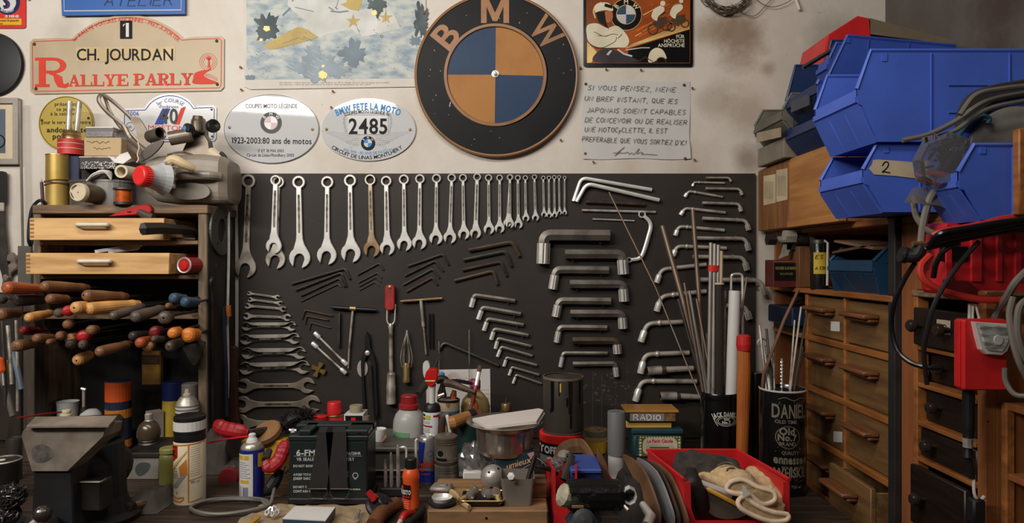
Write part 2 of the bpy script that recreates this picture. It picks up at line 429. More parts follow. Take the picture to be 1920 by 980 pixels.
# workbench
mb = MB(); XB0, XB1 = -1.75,.70
for k in range(5): mb.box(((XB0+XB1)/2,-.085-.162*k, ZB-.03),(XB1-XB0,.158,.06), None, .004)
bench = mb.build('workbench', wood('oily bench wood', (66,50,38),(34,27,22), 'X', .55), o=((XB0+XB1)/2,-.4,0))
tag(bench, 'long dark oily wooden workbench along the back wall', 'workbench')
mb = MB()
for x in (-1.6,-.5,.55):
 for y in (-.1,-.72): mb.box((x, y, .42),(.09,.09,.84), None, .004)
mb.box(((XB0+XB1)/2,-.76,.80),(XB1-XB0-.1,.03,.08)); mb.build('leg_frame', MATS['oily bench wood'], bench)

# ---------------------------------------------------------------- signs on the wall
f2 = wf(D)
def sign(name, label, cat, cx, cy, group=None): return thing(name, label, cat, P(cx, cy, D), group)
def plate(t, pts, n0, n1, mat, name='plate', holes=()):
 m = MB(); m.poly(pts, f2, n0, n1, holes); return m.build(name, mat, t)
def screw_heads(t, pts, r, n, mat):
 for x, y in pts:
  m = MB(); m.lathe([(r*.0016,0),(r*.0016,.001),(r*.0009,.0022),(0.0,.0026)], f2(x, y, n),(0,-1,0),12); m.build('screw', mat, t)
def roundel(m, f, cx, cy, r, n, mi, gap=.0004, tilt=0):   # dark ring, quartered centre; mi = ring, light, dark, letter, rim
 m.mi = mi[4]; m.poly(circ(cx, cy, r, 40), f, n)
 m.mi = mi[0]; m.poly(circ(cx, cy, r*.97,40), f, n+gap)
 m.mi = mi[4]; m.poly(circ(cx, cy, r*.62,40), f, n+2*gap)
 for k in range(4):
  m.mi = mi[1] if k in (0,2) else mi[2]
  a = -PI/2+k*PI/2; m.poly([(cx, cy)]+circ(cx, cy, r*.585,10, a0=a, a1=a+PI/2), f, n+3*gap)
 m.mi = mi[3]
 for ch, a in (('B', -.86),('M', 0),('W', .86)):
  m.text(ch, cx+math.sin(a)*r*.66, cy-math.cos(a)*r*.66, r*.27, f, n+3*gap, al='c', bold=.015, rot=a)

t = sign('security_sticker', 'red square sign with a round navy and white S emblem, top left corner', 'sign', 10,10)
plate(t, rrect(-70,-60,50,54,5),.001,.005, paint('red enamel', (196,44,34),.3))
m = MB()
m.mi = 0; m.poly(circ(17,6,23,36), f2,.0056); m.mi = 1; m.poly(circ(17,6,16,36), f2,.0062)
m.mi = 2; m.ribbon(smooth([(20,-8,0),(13,-4,0),(14,2,0),(19,7,0),(18,14,0),(10,16,0)],6),5, f2,.0068)
m.mi = 3; m.ribbon(smooth([(15,-9,0),(10,-4,0),(11,3,0),(15,8,0),(14,13,0),(9,13,0)],6),3, f2,.0072)
m.mi = 1; m.text('SECURITEST', 17,28,3.2, f2,.0066, w=30, al='c', arc=(17,6,-19.5), bold=.02); m.text('3  3188', 17,34,4.4, f2,.0056, w=42, al='c', bold=.03)
m.mi = 4; m.poly(rrect(-60,36,43,48,2), f2,.0056); m.mi = 5; m.text('Romain Renault', 38,41.5,3.6, f2,.0062, w=44, al='r', bold=.03); m.text('ans', 8,47,3.4, f2,.0062, al='r', bold=.03)
m.build('printing', [paint('navy print', (28,40,78)), white, paint('violet print', (70,44,100)), fblack, paint('yellow print', (208,158,44)), M('brown print', (92,56,24),.6)], t, flat=True)
screw_heads(t, [(44,48)],1.5,.005, brass)

t = sign('workshop_sign', 'blue sign with white border and handwritten ATELIER above the rally plate', 'sign', 235,0)
plate(t, [(118,-70),(352,-70),(351,29),(122,32)],.006,.014, M('blue painted board', (30,82,152),.45, var=.12, scale=6))
m = MB(); m.mi = 0
m.ribbon([(125,-70),(126.5,24),(344,22),(345,-70)],1.8, f2,.0148)
m.mi = 1; m.poly(circ(167,-6,9,24,6), f2,.0148)
m.mi = 2; m.hand('ATELIER', 201,14.5,20, f2,.0148, w=126, lw=2.1, slope=-.012, gap=1.4)
m.build('printing', [white, redm, M('navy marker', (22,38,74),.6)], t, flat=True)

# rally plate with slab lettering
t = sign('rally_plate', 'beige rally plate reading CH. JOURDAN and RALLYE PARLY in red slab letters', 'sign', 240,120)
def rally(i):
 arc = [(113-i*.3+0,72+i)]+[(242+ (148-i)*math.sin(a),181-(152-i)*math.cos(a)) for a in [(-.78+.065*k) for k in range(25)]]
 return [(58+i, 81+i*.6),(64+i*.6,74+i),(112+i*.2,72+i)]+[p for p in arc[1:] if p[0] > 116 and p[0] < 364]+[(367-i*.2,69.5+i),(416-i*.6,68.5+i),(421.5-i, 74+i*.6),(421-i, 164-i*.6),(415-i*.6,170.5-i),(66+i*.6,177-i),(59+i, 171-i*.6)]
plate(t, rally(0),.001,.005, M('beige enamel', (172,152,120),.4, rgb2=(150,132,104), mix=.36, scale=6))
m = MB(); m.mi = 0; m.ribbon(rally(5),1.3, f2,.0056, True)
m.text('1er RALLYE VOITURES ANCIENNES - PRET-A-PORTER', 238,50,7, f2,.0056, w=214, al='c', arc=(238,181,140), bold=.01)
m.mi = 1; m.poly(rrect(227,40,250,74,1), f2,.0056); m.text('CH. JOURDAN', 146.5,114,21, f2,.0064, w=180, bold=.012)
m.mi = 2; m.text('1', 238.5,70.5,26, f2,.0066, w=11, al='c', bold=.02)
m.mi = 3; m.poly([(145,89.5),(330,88),(330,115),(145,117)], f2,.0057)
SN = [.0058]
def sn(): SN[0] += .00002; return SN[0]
def slab(m, ch, x, y, w, h, st):
 S = st; T = st*.42
 R = lambda a, b, c, e: m.poly([(x+a, y-b),(x+c, y-b),(x+c, y-e),(x+a, y-e)], f2, sn())
 G = lambda pts: m.poly([(x+a, y-b) for a, b in pts], f2, sn())
 if ch in 'RPLE':
  R(S*.55,0, S*1.55, h); R(0,0, S*2.1, T); R(0, h-T, S*1.6, h)
 if ch in 'RP':
  cx, cy, r = w*.55, h*.73, h*.27
  out = [(S*.8, h),(cx, h)]+[(cx+(w*.38)*math.sin(a), cy+r*math.cos(a)) for a in [PI*k/12 for k in range(13)]]+[(S*.8, cy-r)]
  inn = [(S*1.4, h-T),(cx, h-T)]+[(cx+(w*.38-S*.9)*math.sin(a), cy+(r-T)*math.cos(a)) for a in [PI*k/12 for k in range(13)]]+[(S*1.4, cy-r+T)]
  m.poly([(x+a, y-b) for a, b in out], f2, sn(), None, [[(x+a, y-b) for a, b in inn]])
 if ch == 'R':
  G([(w*.45, h*.48),(w*.62, h*.46),(w*.80, h*.36),(w*.84, T*1.2),(w*.9, T),(w, T*1.6),(w, T*.3),(w*.9,-T*.4),(w*.68,0),(w*.58, h*.2),(w*.55, h*.38),(w*.42, h*.44)])
 if ch == 'L': R(0,0, w, T); G([(w-T*1.1,0),(w, 0),(w, h*.4),(w-T*.7, h*.4)])
 if ch == 'E':
  R(0,0, w, T); R(0, h-T, w*.95, h); R(S, h*.5-T/2, w*.7, h*.5+T/2); G([(w-T, 0),(w, 0),(w, h*.34),(w-T*.6, h*.34)])
  G([(w*.95-T, h),(w*.95, h),(w*.95, h*.7),(w*.95-T*.6, h*.7)]); R(w*.62, h*.36, w*.7, h*.64)
 if ch == 'A':
  G([(w*.12, T),(w*.22, T),(w*.52, h*.8),(w*.46, h)]); G([(w*.4, h),(w*.6, h),(w*.92, T),(w*.66, T)])
  R(w*.26, h*.27, w*.72, h*.27+T); R(0,0, w*.36, T); R(w*.56,0, w, T)
 if ch == 'Y':
  G([(w*.08, h-T),(w*.36, h-T),(w*.6, h*.42),(w*.4, h*.42)]); G([(w*.7, h-T),(w*.84, h-T),(w*.6, h*.45),(w*.5, h*.45)])
  R(w*.5-S*.5,0, w*.5+S*.5, h*.48); R(w*.24,0, w*.76, T); R(0, h-T, w*.44, h); R(w*.6, h-T, w, h)
m.mi = 0; slab(m, 'R', 68,164,63,55,13)
for k, ch in enumerate('ALLYE'): slab(m, ch, 130+k*22.6,163-k*.25,22,22,5.6)
for k, ch in enumerate('PARLY'): slab(m, ch, 252+k*22.4,161-k*.25,22,22,5.6)
m.poly(smooth([(364,148,0),(367,138,0),(380,133,0),(392,131,0),(396,126,0),(396,132,0),(388,137,0),(384,143,0),(394,149,0),(409,155,0),(406,158,0),(365,158,0)],3, True), f2,.0058)
for r in (16,12.5,9): m.ribbon(circ(392,117, r, 28),.7, f2,.0056, True)
m.poly(circ(393,110,5,10,3.6), f2,.0058); m.poly([(392,112),(394.6,112),(395.6,126),(391,128)], f2,.0058)
for k in range(3): m.ribbon(smooth([(386,140+k*2,0),(396,141+k*2.6,0),(409,148+k*2,0)],4),.6, f2,.0061)
m.build('lettering', [redm, fblack, pwhite, M('yellowed tape', (184,160,116),.5)], t, flat=True)
screw_heads(t, [(67,84),(408,78),(409,159),(70,167)],3,.005, rust)

t = sign('black_disc', 'round glossy black disc hung at the left edge above the photo frame', 'disc', -5,122)
m = MB(); m.lathe([(.092,0),(.096,.006),(.093,.014),(.084,.016),(.03,.019),(0,.019)], f2(-12,122),(0,-1,0),48); m.build('disc', M('black lacquer', (14,12,12),.5), t)

t = sign('round_yellow_plate', 'round yellow enamel plate with black French lettering', 'sign', 126,232)
plate(t, circ(126,232,51.5,56),.001,.005, M('yellow enamel', (172,146,48),.35, rgb2=(150,124,40), mix=.35, scale=8))
m = MB(); m.mi = 0; m.ribbon(circ(126,232,49.5,56),.9, f2,.0056, True)
for s_, x, y, h, w_, b_ in [('présentez', 126,199,6.5,42,.01),('ce jeton', 125,208.5,6.5,34,.01),('à la caissière', 122,217,6.5,50,.01),('pour le service de votre', 126,233,6.6,92,.012),('andouillette', 128,248.5,9,76,.03),('pompée', 126,260.5,9,50,.03)]:
 m.text(s_, x, y, h, f2,.0056, w=w_, al='c', bold=b_)
m.build('lettering', [M('olive black print', (48,40,22),.5)], t, flat=True); screw_heads(t, [(81,226),(168,222)],2.4,.005, rust)

t = sign('rally_plate', 'white rally plate numbered 40 with a blue and a red stripe', 'sign', 320,225)
def rl40(i): return [(231+i, 208+i*.5),(234+i*.5,204+i)]+[(272+i*.3,203+i)]+[(320+(54-i)*math.sin(a),226-(50-i)*math.cos(a)) for a in [-1.08+.09*k for k in range(25)]]+[(372-i*.3,199+i),(402-i*.5,198+i),(407-i, 203+i*.5),(406-i, 260-i*.5),(402-i*.5,265-i),(236+i*.5,266-i),(231+i, 262-i*.5)]
plate(t, rl40(0),.001,.004, white)
m = MB(); m.mi = 0; m.ribbon(rl40(4),1.4, f2,.0046, True); m.poly([(291,234),(308,234),(321,204),(306,204)], f2,.0046)
m.text('2006', 240,217,7.5, f2,.0046, w=22, bold=.01); m.text('1er COURSE', 300,200,7, f2,.0046, w=50, al='c', arc=(320,232,40), shear=.15)
m.text("d'endurance", 318,203,5.5, f2,.0046, w=36, al='c'); m.ribbon(circ(246,238,8,20),1, f2,.0046, True); m.text('ph', 241,241,6, f2,.0046)
m.mi = 1; m.poly([(328,234),(338,234),(350,200),(341,203)], f2,.0046); m.text('MOETON', 279,244,9, f2,.0046, w=68, rot=.02)
m.mi = 2; m.text('40', 301,232,27, f2,.0054, w=34, bold=.02)
m.build('printing', [paint('blue print', (52,70,140)), redm, M('charcoal print', (64,62,62),.45)], t, flat=True); screw_heads(t, [(398,206),(240,257),(399,256)],2,.004, dsteel)

EM = [M('emblem grey print', (84,80,78),.5), M('emblem silver', (200,192,188),.3), M('emblem rose grey', (168,138,134),.3), white, M('emblem rim', (150,146,142),.3)]
t = sign('oval_plaque', 'white oval plaque reading 1923-2003 80 ans de motos', 'plaque', 510,242)
plate(t, circ(510,242,89,64,64.5),.001,.005, M('white gloss plastic', (186,184,182),.04, var=.02))
m = MB(); roundel(m, f2,509.5,231,20.6,.0056,(0,1,2,3,4)); m.mi = 5; m.text('COUPES MOTO LÉGENDE', 461.6,203.4,7.6, f2,.0056, w=97, bold=.01)
m.mi = 6; m.text('1923-2003:80 ans de motos', 435,268.8,10.8, f2,.0056, w=150, bold=.014, rot=.012); m.text('17 ET 18 MAI 2003', 484,285.6,5.2, f2,.0056, w=49); m.text('Circuit de Linas-Montlhery 2003', 464,294,5.6, f2,.0056, w=88)
m.ribbon(circ(510,242,88.4,64,63.9),.5, f2,.0056, True)
m.build('printing', EM+[M('pale grey print', (112,108,102),.7), M('dark print', (34,33,33),.6)], t, flat=True); screw_heads(t, [(432,239.5),(587,243)],2.7,.005, brass)

t = sign('oval_plaque', 'white oval plaque numbered 2485 with winged emblem and blue lettering', 'plaque', 692,243)
plate(t, circ(692,243.5,88,64,58.5),.001,.005, MATS['white gloss plastic'])
m = MB(); m.mi = 5; m.text('BMW FETE LA MOTO', 691,207,11.5, f2,.0056, w=120, al='c', arc=(691,352,146), bold=.035)
m.text('1916-1996 : 80 ANS DE PASSION', 690,291,5, f2,.0056, w=94, al='c', arc=(690,140,-150))
m.mi = 6; m.text('COUPES MOTO LÉGENDE 96', 689,213,6, f2,.0056, w=84, al='c', arc=(689,366,153), bold=.01); m.text('2485', 655,251.3,27.5, f2,.007, w=72, bold=.018)
m.text('CIRCUIT DE LINAS MONTLHÉRY', 689,299,6.6, f2,.0056, w=142, al='c', arc=(689,182,-117), bold=.014)
m.mi = 8; m.poly([(652.6,217.5),(728,217.5),(728,252.5),(652.6,252.5)], f2,.0062)
m.mi = 7; m.ribbon([(652.6,217.5),(728,217.5),(728,252.5),(652.6,252.5)],.6, f2,.0064, True)
for s_ in (-1,1):
 for k in range(6):
  m.ribbon(smooth([(690+s_*14,254+k*3.4,0),(690+s_*(52-k*4),250+k*4.2,0),(690+s_*(86-k*9),246+k*4,0)],5),.55, f2,.0056)
 for k in range(7): m.ribbon(circ(690+s_*(20+(k % 4)*6),262+(k//2)*5,2.6,10),.5, f2,.0056, True)
 for k in range(5): m.poly(circ(690+s_*(42+2*math.sin(k)),216+k*7.5,2.2,8,4), f2,.0056)
roundel(m, f2,691,269,13.2,.007,(6,8,5,8,6))
m.build('printing', EM+[M('sky blue print', (72,136,190),.6), MATS['dark print'], M('line grey print', (160,156,154),.35), white], t, flat=True); screw_heads(t, [(613.5,243),(769.5,243.5)],2.7,.005, brass)

t.rotation_euler.x = .011; t.location.y -= .0012      # this plaque hangs leaning slightly forward
# framed photograph at the left edge
t = sign('framed_picture', 'small grey framed photograph at the left edge under the black disc', 'picture frame', 0,248)
m = MB(); m.poly(rrect(-70,186,42,309,1), f2,.002,.018,[rrect(-60,196,32,299,.5)]); m.build('frame', M('grey wood frame', (150,140,128),.5), t)
m = MB(); m.poly(rrect(-61,195,33,300,.5), f2,.002,.010); m.build('mat_board', cream, t)
m = MB(); m.mi = 0; m.poly([(-50,206),(15,206),(15,288),(-50,288)], f2,.0106); m.mi = 1
for cx in (2,-34): m.ribbon(circ(cx, 266,12,24),2.5, f2,.0112, True)
m.ribbon([(-34,266),(-22,246),(0,244),(2,266)],4, f2,.0112); m.poly([(-26,248),(-4,246),(-10,262),(-24,262)], f2,.0112)
m.build('photograph', [M('photo grey blue', (86,94,104),.3), fblack], t, flat=True)

# painted aeroplane print
m_art = M('snowy painted print', (184,185,176),.45, rgb2=(128,144,154), mix=.47, scale=7, stretch=(3,3,6), detail=8)
t = sign('aeroplane_poster', 'large pale poster of a yellow winged aeroplane over snow', 'poster', 628,60)
plate(t, [(456.5,-90),(799,-90),(798,160),(782,163),(600,166),(470,168),(459,163)],.0015,.004, M('poster paper', (192,184,172),.55, var=.06), 'paper')
m = MB(); m.mi = 0; m.poly([(463,-85),(791,-85),(790,147),(463,150)], f2,.0044)
def g(L): return [(450+.1836*x, .1836*y) for x, y in L]
m.mi = 1
m.poly(g([(540,-300),(1500,-300),(1250,30),(1200,120),(1500,40),(1570,140),(1640,300),(1250,385),(1150,310),(900,350),(820,390),(640,280),(680,220),(560,130),(490,60)]), f2,.0048)
m.mi = 2; m.poly(g([(245,470),(420,370),(600,278),(700,310),(805,385),(640,440),(380,505),(290,510)]), f2,.0052); m.poly(g([(1030,50),(1090,30),(1130,-200),(1400,-250),(1250,20),(1215,120),(1120,100)]), f2,.0052)
def star(cx, cy, r): return [(cx+r*(1 if k % 2 == 0 else .38)*math.sin(k*PI/5), cy-r*(1 if k % 2 == 0 else .38)*math.cos(k*PI/5)) for k in range(10)]
m.poly(star(663,41,14), f2,.0054); m.poly(star(724,34,13), f2,.0054); m.poly(star(711,38,3.5), f2,.0054)
BL = [0]
def blot(cx, cy, r, mi, n=46, sq=1.0):
 KR = [.9+.28*math.sin(k*.9+cx)*math.sin(k*.37+cy)+random.uniform(-.16,.16) for k in range(n)]; m.mi = mi; BL[0] += 1; m.poly([(cx+r*KR[k]*math.cos(2*PI*k/n), cy+sq*r*KR[k]*math.sin(2*PI*k/n)) for k in range(n)], f2,.0049+BL[0]*.00004)
for cx, cy, r, mi, sq in [(502,52,23,3,1.2),(708,10,18,3,1.2),(790,40,14,3,2.5),(779,78,11,4,.9),(662,103,25,4,1.1),(604,128,33,5,.8),(575,128,22,5,.9),(635,132,24,5,.6),(470,146,10,4,.5),(588,100,16,5,1.0)]: blot(cx, cy, r, mi, sq=sq)
for cx, cy, r in [(501,55,7),(702,25,6),(606,142,9),(607,125,3),(491,76,4)]: m.mi = 6; m.poly([(cx+r*random.uniform(.6,1.1)*math.cos(k*PI/8), cy+r*random.uniform(.6,1.1)*math.sin(k*PI/8)) for k in range(16)], f2,.0058)
m.mi = 4
for L, w_ in [([(565,80),(760,125)],1.3),([(440,165),(520,85)],3),([(540,-20),(545,20)],3),([(930,120),(1020,130),(1110,118)],2.5),([(910,80),(960,110)],2),([(975,80),(1000,100)],2),([(1010,0),(985,90)],.8),([(440,450),(600,392),(700,420)],.9),([(650,380),(740,420)],1.4),([(1490,80),(1490,240)],.7),([(1200,290),(1225,340)],1)]: m.ribbon(g(L), w_, f2,.0056)
m.ribbon(circ(716,69,2.4,12),1, f2,.0056, True)
m.mi = 1
for k in range(60):
 x = random.uniform(466,770); y = random.uniform(88,145); q = random.uniform(5,16); m.ribbon([(x, y),(x+q, y+q*.55)], random.uniform(.3,.8), f2,.0059)
m.mi = 4
for k in range(70):
 x = random.uniform(466,786); y = random.uniform(45,146); m.ribbon([(x, y),(x+random.uniform(1,4), y+random.uniform(.5,2.5))], random.uniform(.4,1.0), f2,.0057)
m.mi = 7; m.text('les pilotes volent bas au dessus des sapins et de la neige durant les longues patrouilles', 525,156.5,2.2, f2,.0046, w=205); m.text('au retour vers le terrain dans la lueur des explosions et du vent', 525,160,2.2, f2,.0046, w=170)
m.build('picture', [m_art, M('snow white print', (190,188,180),.45), M('straw yellow print', (176,152,92),.45), M('dark pine print', (66,76,78),.45, rgb2=(92,100,98)), M('slate print', (112,124,132),.45), M('grey blue print', (136,146,152),.45), M('pale flash print', (232,214,140),.45), M('caption print', (150,128,108),.5)], t, flat=True)

# big enamel roundel
t = sign('round_emblem_sign', 'large round black and orange emblem sign with quartered blue and orange centre', 'sign', 931,144)
m = MB(); c0 = f2(931,144,.001); k_ = .0016
m.mi = 0; m.lathe([(151*k_, 0),(152.5*k_, .010),(152*k_, .020),(150*k_, .022),(147.5*k_, .021)], c0,(0,-1,0),96, caps=False)
m.mi = 1; m.lathe([(147.5*k_, .021),(147*k_, .018),(96*k_, .018)], c0,(0,-1,0),96, caps=False)
m.mi = 0; m.lathe([(96*k_, .018),(95*k_, .022),(90*k_, .022),(88.5*k_, .016)], c0+Vector((-2*k_, 0,0)),(0,-1,0),96, caps=False)
m.mi = 1; m.lathe([(151*k_, 0),(0,0)], c0,(0,-1,0),96, caps=False)
m.build('body', [M('worn orange enamel', (134,90,50),.42, rgb2=(98,68,42), mix=.34, scale=14), M('black sign enamel print', (22,22,21),.45, rgb2=(34,32,29), mix=.4, scale=5)], t)
m = MB()
for k in range(4):
 m.mi = k % 2; a = -PI/2+k*PI/2+.012; m.poly([(929,143)]+circ(929,144,89,14, a0=a, a1=a+PI/2), f2,.0172)
m.build('centre_field', [M('orange enamel field', (164,112,58),.42, rgb2=(142,92,46), mix=.4, scale=7), M('navy enamel field', (36,56,84),.4, rgb2=(44,62,84), scale=6)], t, flat=True)
MP = [(0,0),(0,1),(.27,1),(.5,.42),(.73,1),(1,1),(1,0),(.8,0),(.8,.68),(.58,.08),(.42,.08),(.2,.68),(.2,0)]
for ch, x, y, a, w_ in (('B', 855,85,-.89,38),('M', 928.5,47.5,0,52),('W', 1006,80,.86,56)):
 m = MB()
 if ch == 'M': m.poly([(x-w_/2+w_*p, y-45*q) for p, q in MP], f2,.0196)
 else: m.text(ch, x, y, 45, f2,.0196, w=w_, al='c', bold=.02, rot=a)
 m.build('letter', M('bronze letter enamel', (158,103,54),.45, rgb2=(132,86,44)), t, flat=True)
m = MB(); m.lathe([(.011,0),(.011,.004),(.006,.005),(.0055,.012),(.003,.014),(0,.0145)], f2(929,142,.017),(0,-1,0),8); m.build('centre_bolt', chrome, t)
m = MB()
for k in range(22): a = random.uniform(0,2*PI); r = random.uniform(100,144); x = 931+r*math.cos(a); y = 144+r*math.sin(a); m.ribbon([(x, y),(x+random.uniform(-2,2), y+random.uniform(-3,3))], random.uniform(.5,1.2), f2,.0196)
m.ribbon(smooth([(846,194,0),(845,198,0),(844,203,0)],3),1.6, f2,.0197); m.build('paint_chip', M('chipped primer', (170,166,158),.6), t, flat=True)['kind'] = 'stuff'

# embossed rider tin sign
t = sign('rider_tin_sign', 'dark embossed tin sign of a goggled motorcycle rider with folded arms', 'sign', 1196,55)
plate(t, rrect(1093.5,-60,1298,126,5),.001,.007, M('black tin', (18,16,15),.28, coat=.3))
m = MB()
def h(L): return [(1080+.1429*x, .1429*y) for x, y in L]
m.mi = 0; m.poly(h([(140,-300),(1480,-300),(1480,835),(140,835)]), f2,.0076)
m.mi = 1; m.poly(h([(1480,400),(1480,835),(640,835),(690,650)]), f2,.0079)
for k in range(26):
 x0 = random.uniform(650,1250); m.mi = random.choice([2,2,3]); y0 = random.uniform(120,560); q = random.uniform(60,260)
 if y0 < 640-(x0-650)*.35: m.ribbon(h([(x0, y0),(x0+q, y0-q*.55)]), random.uniform(.6,2.2), f2,.0079)
for k in range(5): m.mi = 3; m.ribbon(h([(650+k*20,640-k*12),(1480,385-k*22)]),1.6-.2*k, f2,.0081)
m.mi = 3; m.poly(h([(140,560),(270,690),(200,830),(140,835)]), f2,.0078); m.ribbon(smooth([Vector((x, y, 0)) for x, y in h([(250,250),(225,160),(260,80),(330,45)])],5),2.4, f2,.0079)
roundel(m, f2,1080+.1429*650,.1429*205,29.5,.0082,(1,5,6,4,3))
m.mi = 4
m.poly([tuple(p[:2]) for p in smooth([(*p, 0) for p in h([(245,180),(250,90),(330,50),(420,55),(470,110),(475,160),(380,150),(290,165)])],4, True)], f2,.0094)
m.poly([tuple(p[:2]) for p in smooth([(*p, 0) for p in h([(140,350),(270,320),(400,380),(520,350),(620,420),(690,540),(650,630),(540,635),(300,640),(180,580),(140,500)])],4, True)], f2,.0090)
m.mi = 7; m.poly([tuple(p[:2]) for p in smooth([(*p, 0) for p in h([(375,170),(460,165),(478,230),(455,300),(400,310),(370,250)])],3, True)], f2,.0096)
m.mi = 1; m.poly(h([(255,180),(370,165),(390,320),(430,400),(380,360),(290,300)]), f2,.0098); m.ribbon(h([(370,80),(470,110)]),6, f2,.0100)
m.mi = 8
for L in [[(180,600),(330,640),(500,560),(525,500)],[(380,490),(480,460),(540,470)],[(230,430),(330,480)],[(540,520),(600,460)],[(280,480),(400,490)],[(250,640),(540,650)]]: m.ribbon([p[:2] for p in smooth([(*p, 0) for p in h(L)],4)],1.0, f2,.0096)
m.mi = 9; m.poly([tuple(p[:2]) for p in smooth([(*p, 0) for p in h([(240,820),(290,680),(420,650),(560,690),(760,780),(800,825)])],4, True)], f2,.0092)
m.mi = 5; m.poly(h([(390,730),(440,670),(470,675),(420,740)]), f2,.0096); m.ribbon(h([(540,660),(620,720),(730,750)]),3, f2,.0098); m.ribbon(h([(640,670),(850,640),(960,640)]),1.8, f2,.0098)
m.mi = 4; m.poly([tuple(p[:2]) for p in smooth([(*p, 0) for p in h([(940,820),(960,700),(1040,640),(1130,670),(1180,780),(1100,770),(1010,825)])],4, True)], f2,.0094)
m.mi = 8; m.ribbon(h([(820,820),(900,760),(1000,820)]),1.6, f2,.0096); m.ribbon(circ(1080+.1429*1110,.1429*830,9,20, a0=PI, a1=2*PI),2, f2,.0096)
for (cx, cy, s_) in [(1090,250,1.0),(1330,220,.8)]:      # two riders on machines in the distance
 m.mi = 8; m.ribbon(circ(1080+.1429*(cx-90),.1429*(cy+150),9*s_, 18),2.4, f2,.0088, True); m.ribbon(circ(1080+.1429*(cx+90),.1429*(cy+100),9*s_, 18),2.4, f2,.0088, True)
 m.poly(h([(cx-100, cy+60),(cx-20, cy),(cx+90, cy-20),(cx+100, cy+60),(cx, cy+140)]), f2,.0086)
 m.mi = 4; m.poly([tuple(p[:2]) for p in smooth([(*p, 0) for p in h([(cx-110, cy-20),(cx-60, cy-130),(cx+40, cy-150),(cx+60, cy-90),(cx-20, cy-20),(cx-40, cy+40)])],3, True)], f2,.0091)
 m.poly(circ(1080+.1429*(cx+40),.1429*(cy-190),5*s_, 14), f2,.0092)
m.mi = 4
for s_, y in (('FÜR', 514),('HÖCHSTE', 572),('ANSPRÜCHE', 628)): m.text(s_, 1080+.1429*1415,.1429*y, 6.2, f2,.0086, al='r', bold=.015, w=.1429*{'FÜR': 108, 'HÖCHSTE': 268, 'ANSPRÜCHE': 350}[s_])
m.mi = 10; m.ribbon(h([(137,-300),(137,838),(1484,838),(1484,-300)]),1.0, f2,.0088)
m.build('picture', [M('burnt orange print', (160,76,30),.3, rgb2=(84,44,26), mix=.45, scale=7), MATS['black tin'], M('flame orange print', (196,100,40),.3), M('pale flame print', (214,182,112),.3), M('ivory print', (206,194,166),.3), M('silver print', (190,182,176),.3), M('steel blue print', (52,74,92),.3), M('skin tone print', (170,98,62),.35), M('sepia line print', (70,54,38),.4), M('tank grey print', (58,52,54),.25), M('rust line print', (150,84,48),.4)], t, flat=True)

# handwritten note
t = sign('handwritten_note', 'white sheet of handwritten French capitals pinned below the rider tin sign', 'note', 1192,226)
m = MB(); N_ = 12
rows = []
for j in range(9):
 row = []
 for i in range(N_+1):
  x = 1091.5+(1293-1091.5)*i/N_+1.5*math.sin(j*.9); y = 153+(298-153)*j/8+1.2*math.sin(i*.8)
  row.append(f2(x, y, .003+.002*math.sin(i*1.3+j)*(.3 if 0 < i < N_ else 1)+(.006 if (i == N_ and j > 6) else 0)))
 rows.append(row)
vs = [p for r in rows for p in r]; m.add(vs, [(j*(N_+1)+i, j*(N_+1)+i+1,(j+1)*(N_+1)+i+1,(j+1)*(N_+1)+i) for j in range(8) for i in range(N_)])
m.build('sheet', M('note paper', (190,186,180),.7, var=.04), t)
m = MB(); s_ = 240/1384
for txt, x0, x1, y0, sl in [('SI VOUS PENSEZ, MEME', 120,1065,168,.025),('UN BREF INSTANT, QUE lES', 88,1085,285,.034),('JAPONAIS SOIENT CAPABLES', 110,1172,410,.024),('DE CONCEVOIR OU DE REALISER', 92,1188,515,.027),('UNE MOTOCyCLETTE, IL EST', 88,975,618,.02),("PREFERABLE QUE VOUS SORTIEZ D'ICI.", 62,1195,722,.04)]:
 m.hand(txt, 1080+x0*s_, 140+y0*s_, 8.6, f2,.0062, w=(x1-x0)*s_, lw=.95, slope=sl)
sg = [(395,850),(450,840),(520,785),(470,830),(415,880),(460,850),(520,850),(560,840),(570,865),(600,845),(620,865),(680,800),(650,860),(690,840),(720,850),(700,862),(780,862),(875,872)]
m.ribbon([p[:2] for p in smooth([(1080+x*s_, 140+y*s_, 0) for x, y in sg],4)],.8, f2,.0062)
m.build('handwriting', M('brown ink', (70,58,48),.6), t, flat=True)
for x, y in [(1098,158),(1282,160),(1097,288),(1284,297)]:
 m = MB(); m.lathe([(.0048,0),(.004,.005),(0,.007)], f2(x, y, .001),(0,-1,0),9); m.build('pin', M('orange rust', (140,76,28),.7, rgb2=(88,48,24)), t)
# rusty nails left in the plaster
for x, y, lb in [(452.5,127, 'rusty nail head left of the aeroplane poster'),(454,169, 'rusty nail at the lower left corner of the aeroplane poster'),(625,172, 'rusty nail under the middle of the aeroplane poster'),(1088,128, 'rusty nail at the lower left of the rider tin sign'),(1136,131, 'rusty nail just below the left of the rider tin sign'),(1201,132, 'dark nail just below the rider tin sign'),(1297,166, 'rusty nail right of the upper corner of the note'),(1112,304, 'rusty nail below the left corner of the note'),(1301,300, 'rusty nail right of the lower corner of the note'),(1051,263, 'rusty nail lower right of the round emblem sign'),(622,202, 'rusty nail at the upper left of the 2485 plaque'),(795,26, 'rusty nail at the right edge of the aeroplane poster'),(56,0, 'rusty nail between the red and the blue sign')]:
 m = MB(); m.tube([f2(x, y, -.002), f2(x+.6, y+.6,.008)],.0018,8); m.lathe([(.0035,.007),(.0033,.009),(0,.0095)], f2(x, y),(0,-1,0),10)
 tag(m.build('rusty_nail', M('orange rust', (140,76,28),.7, rgb2=(88,48,24)), o=f2(x, y)), lb, 'nail', 'nails in the plaster')
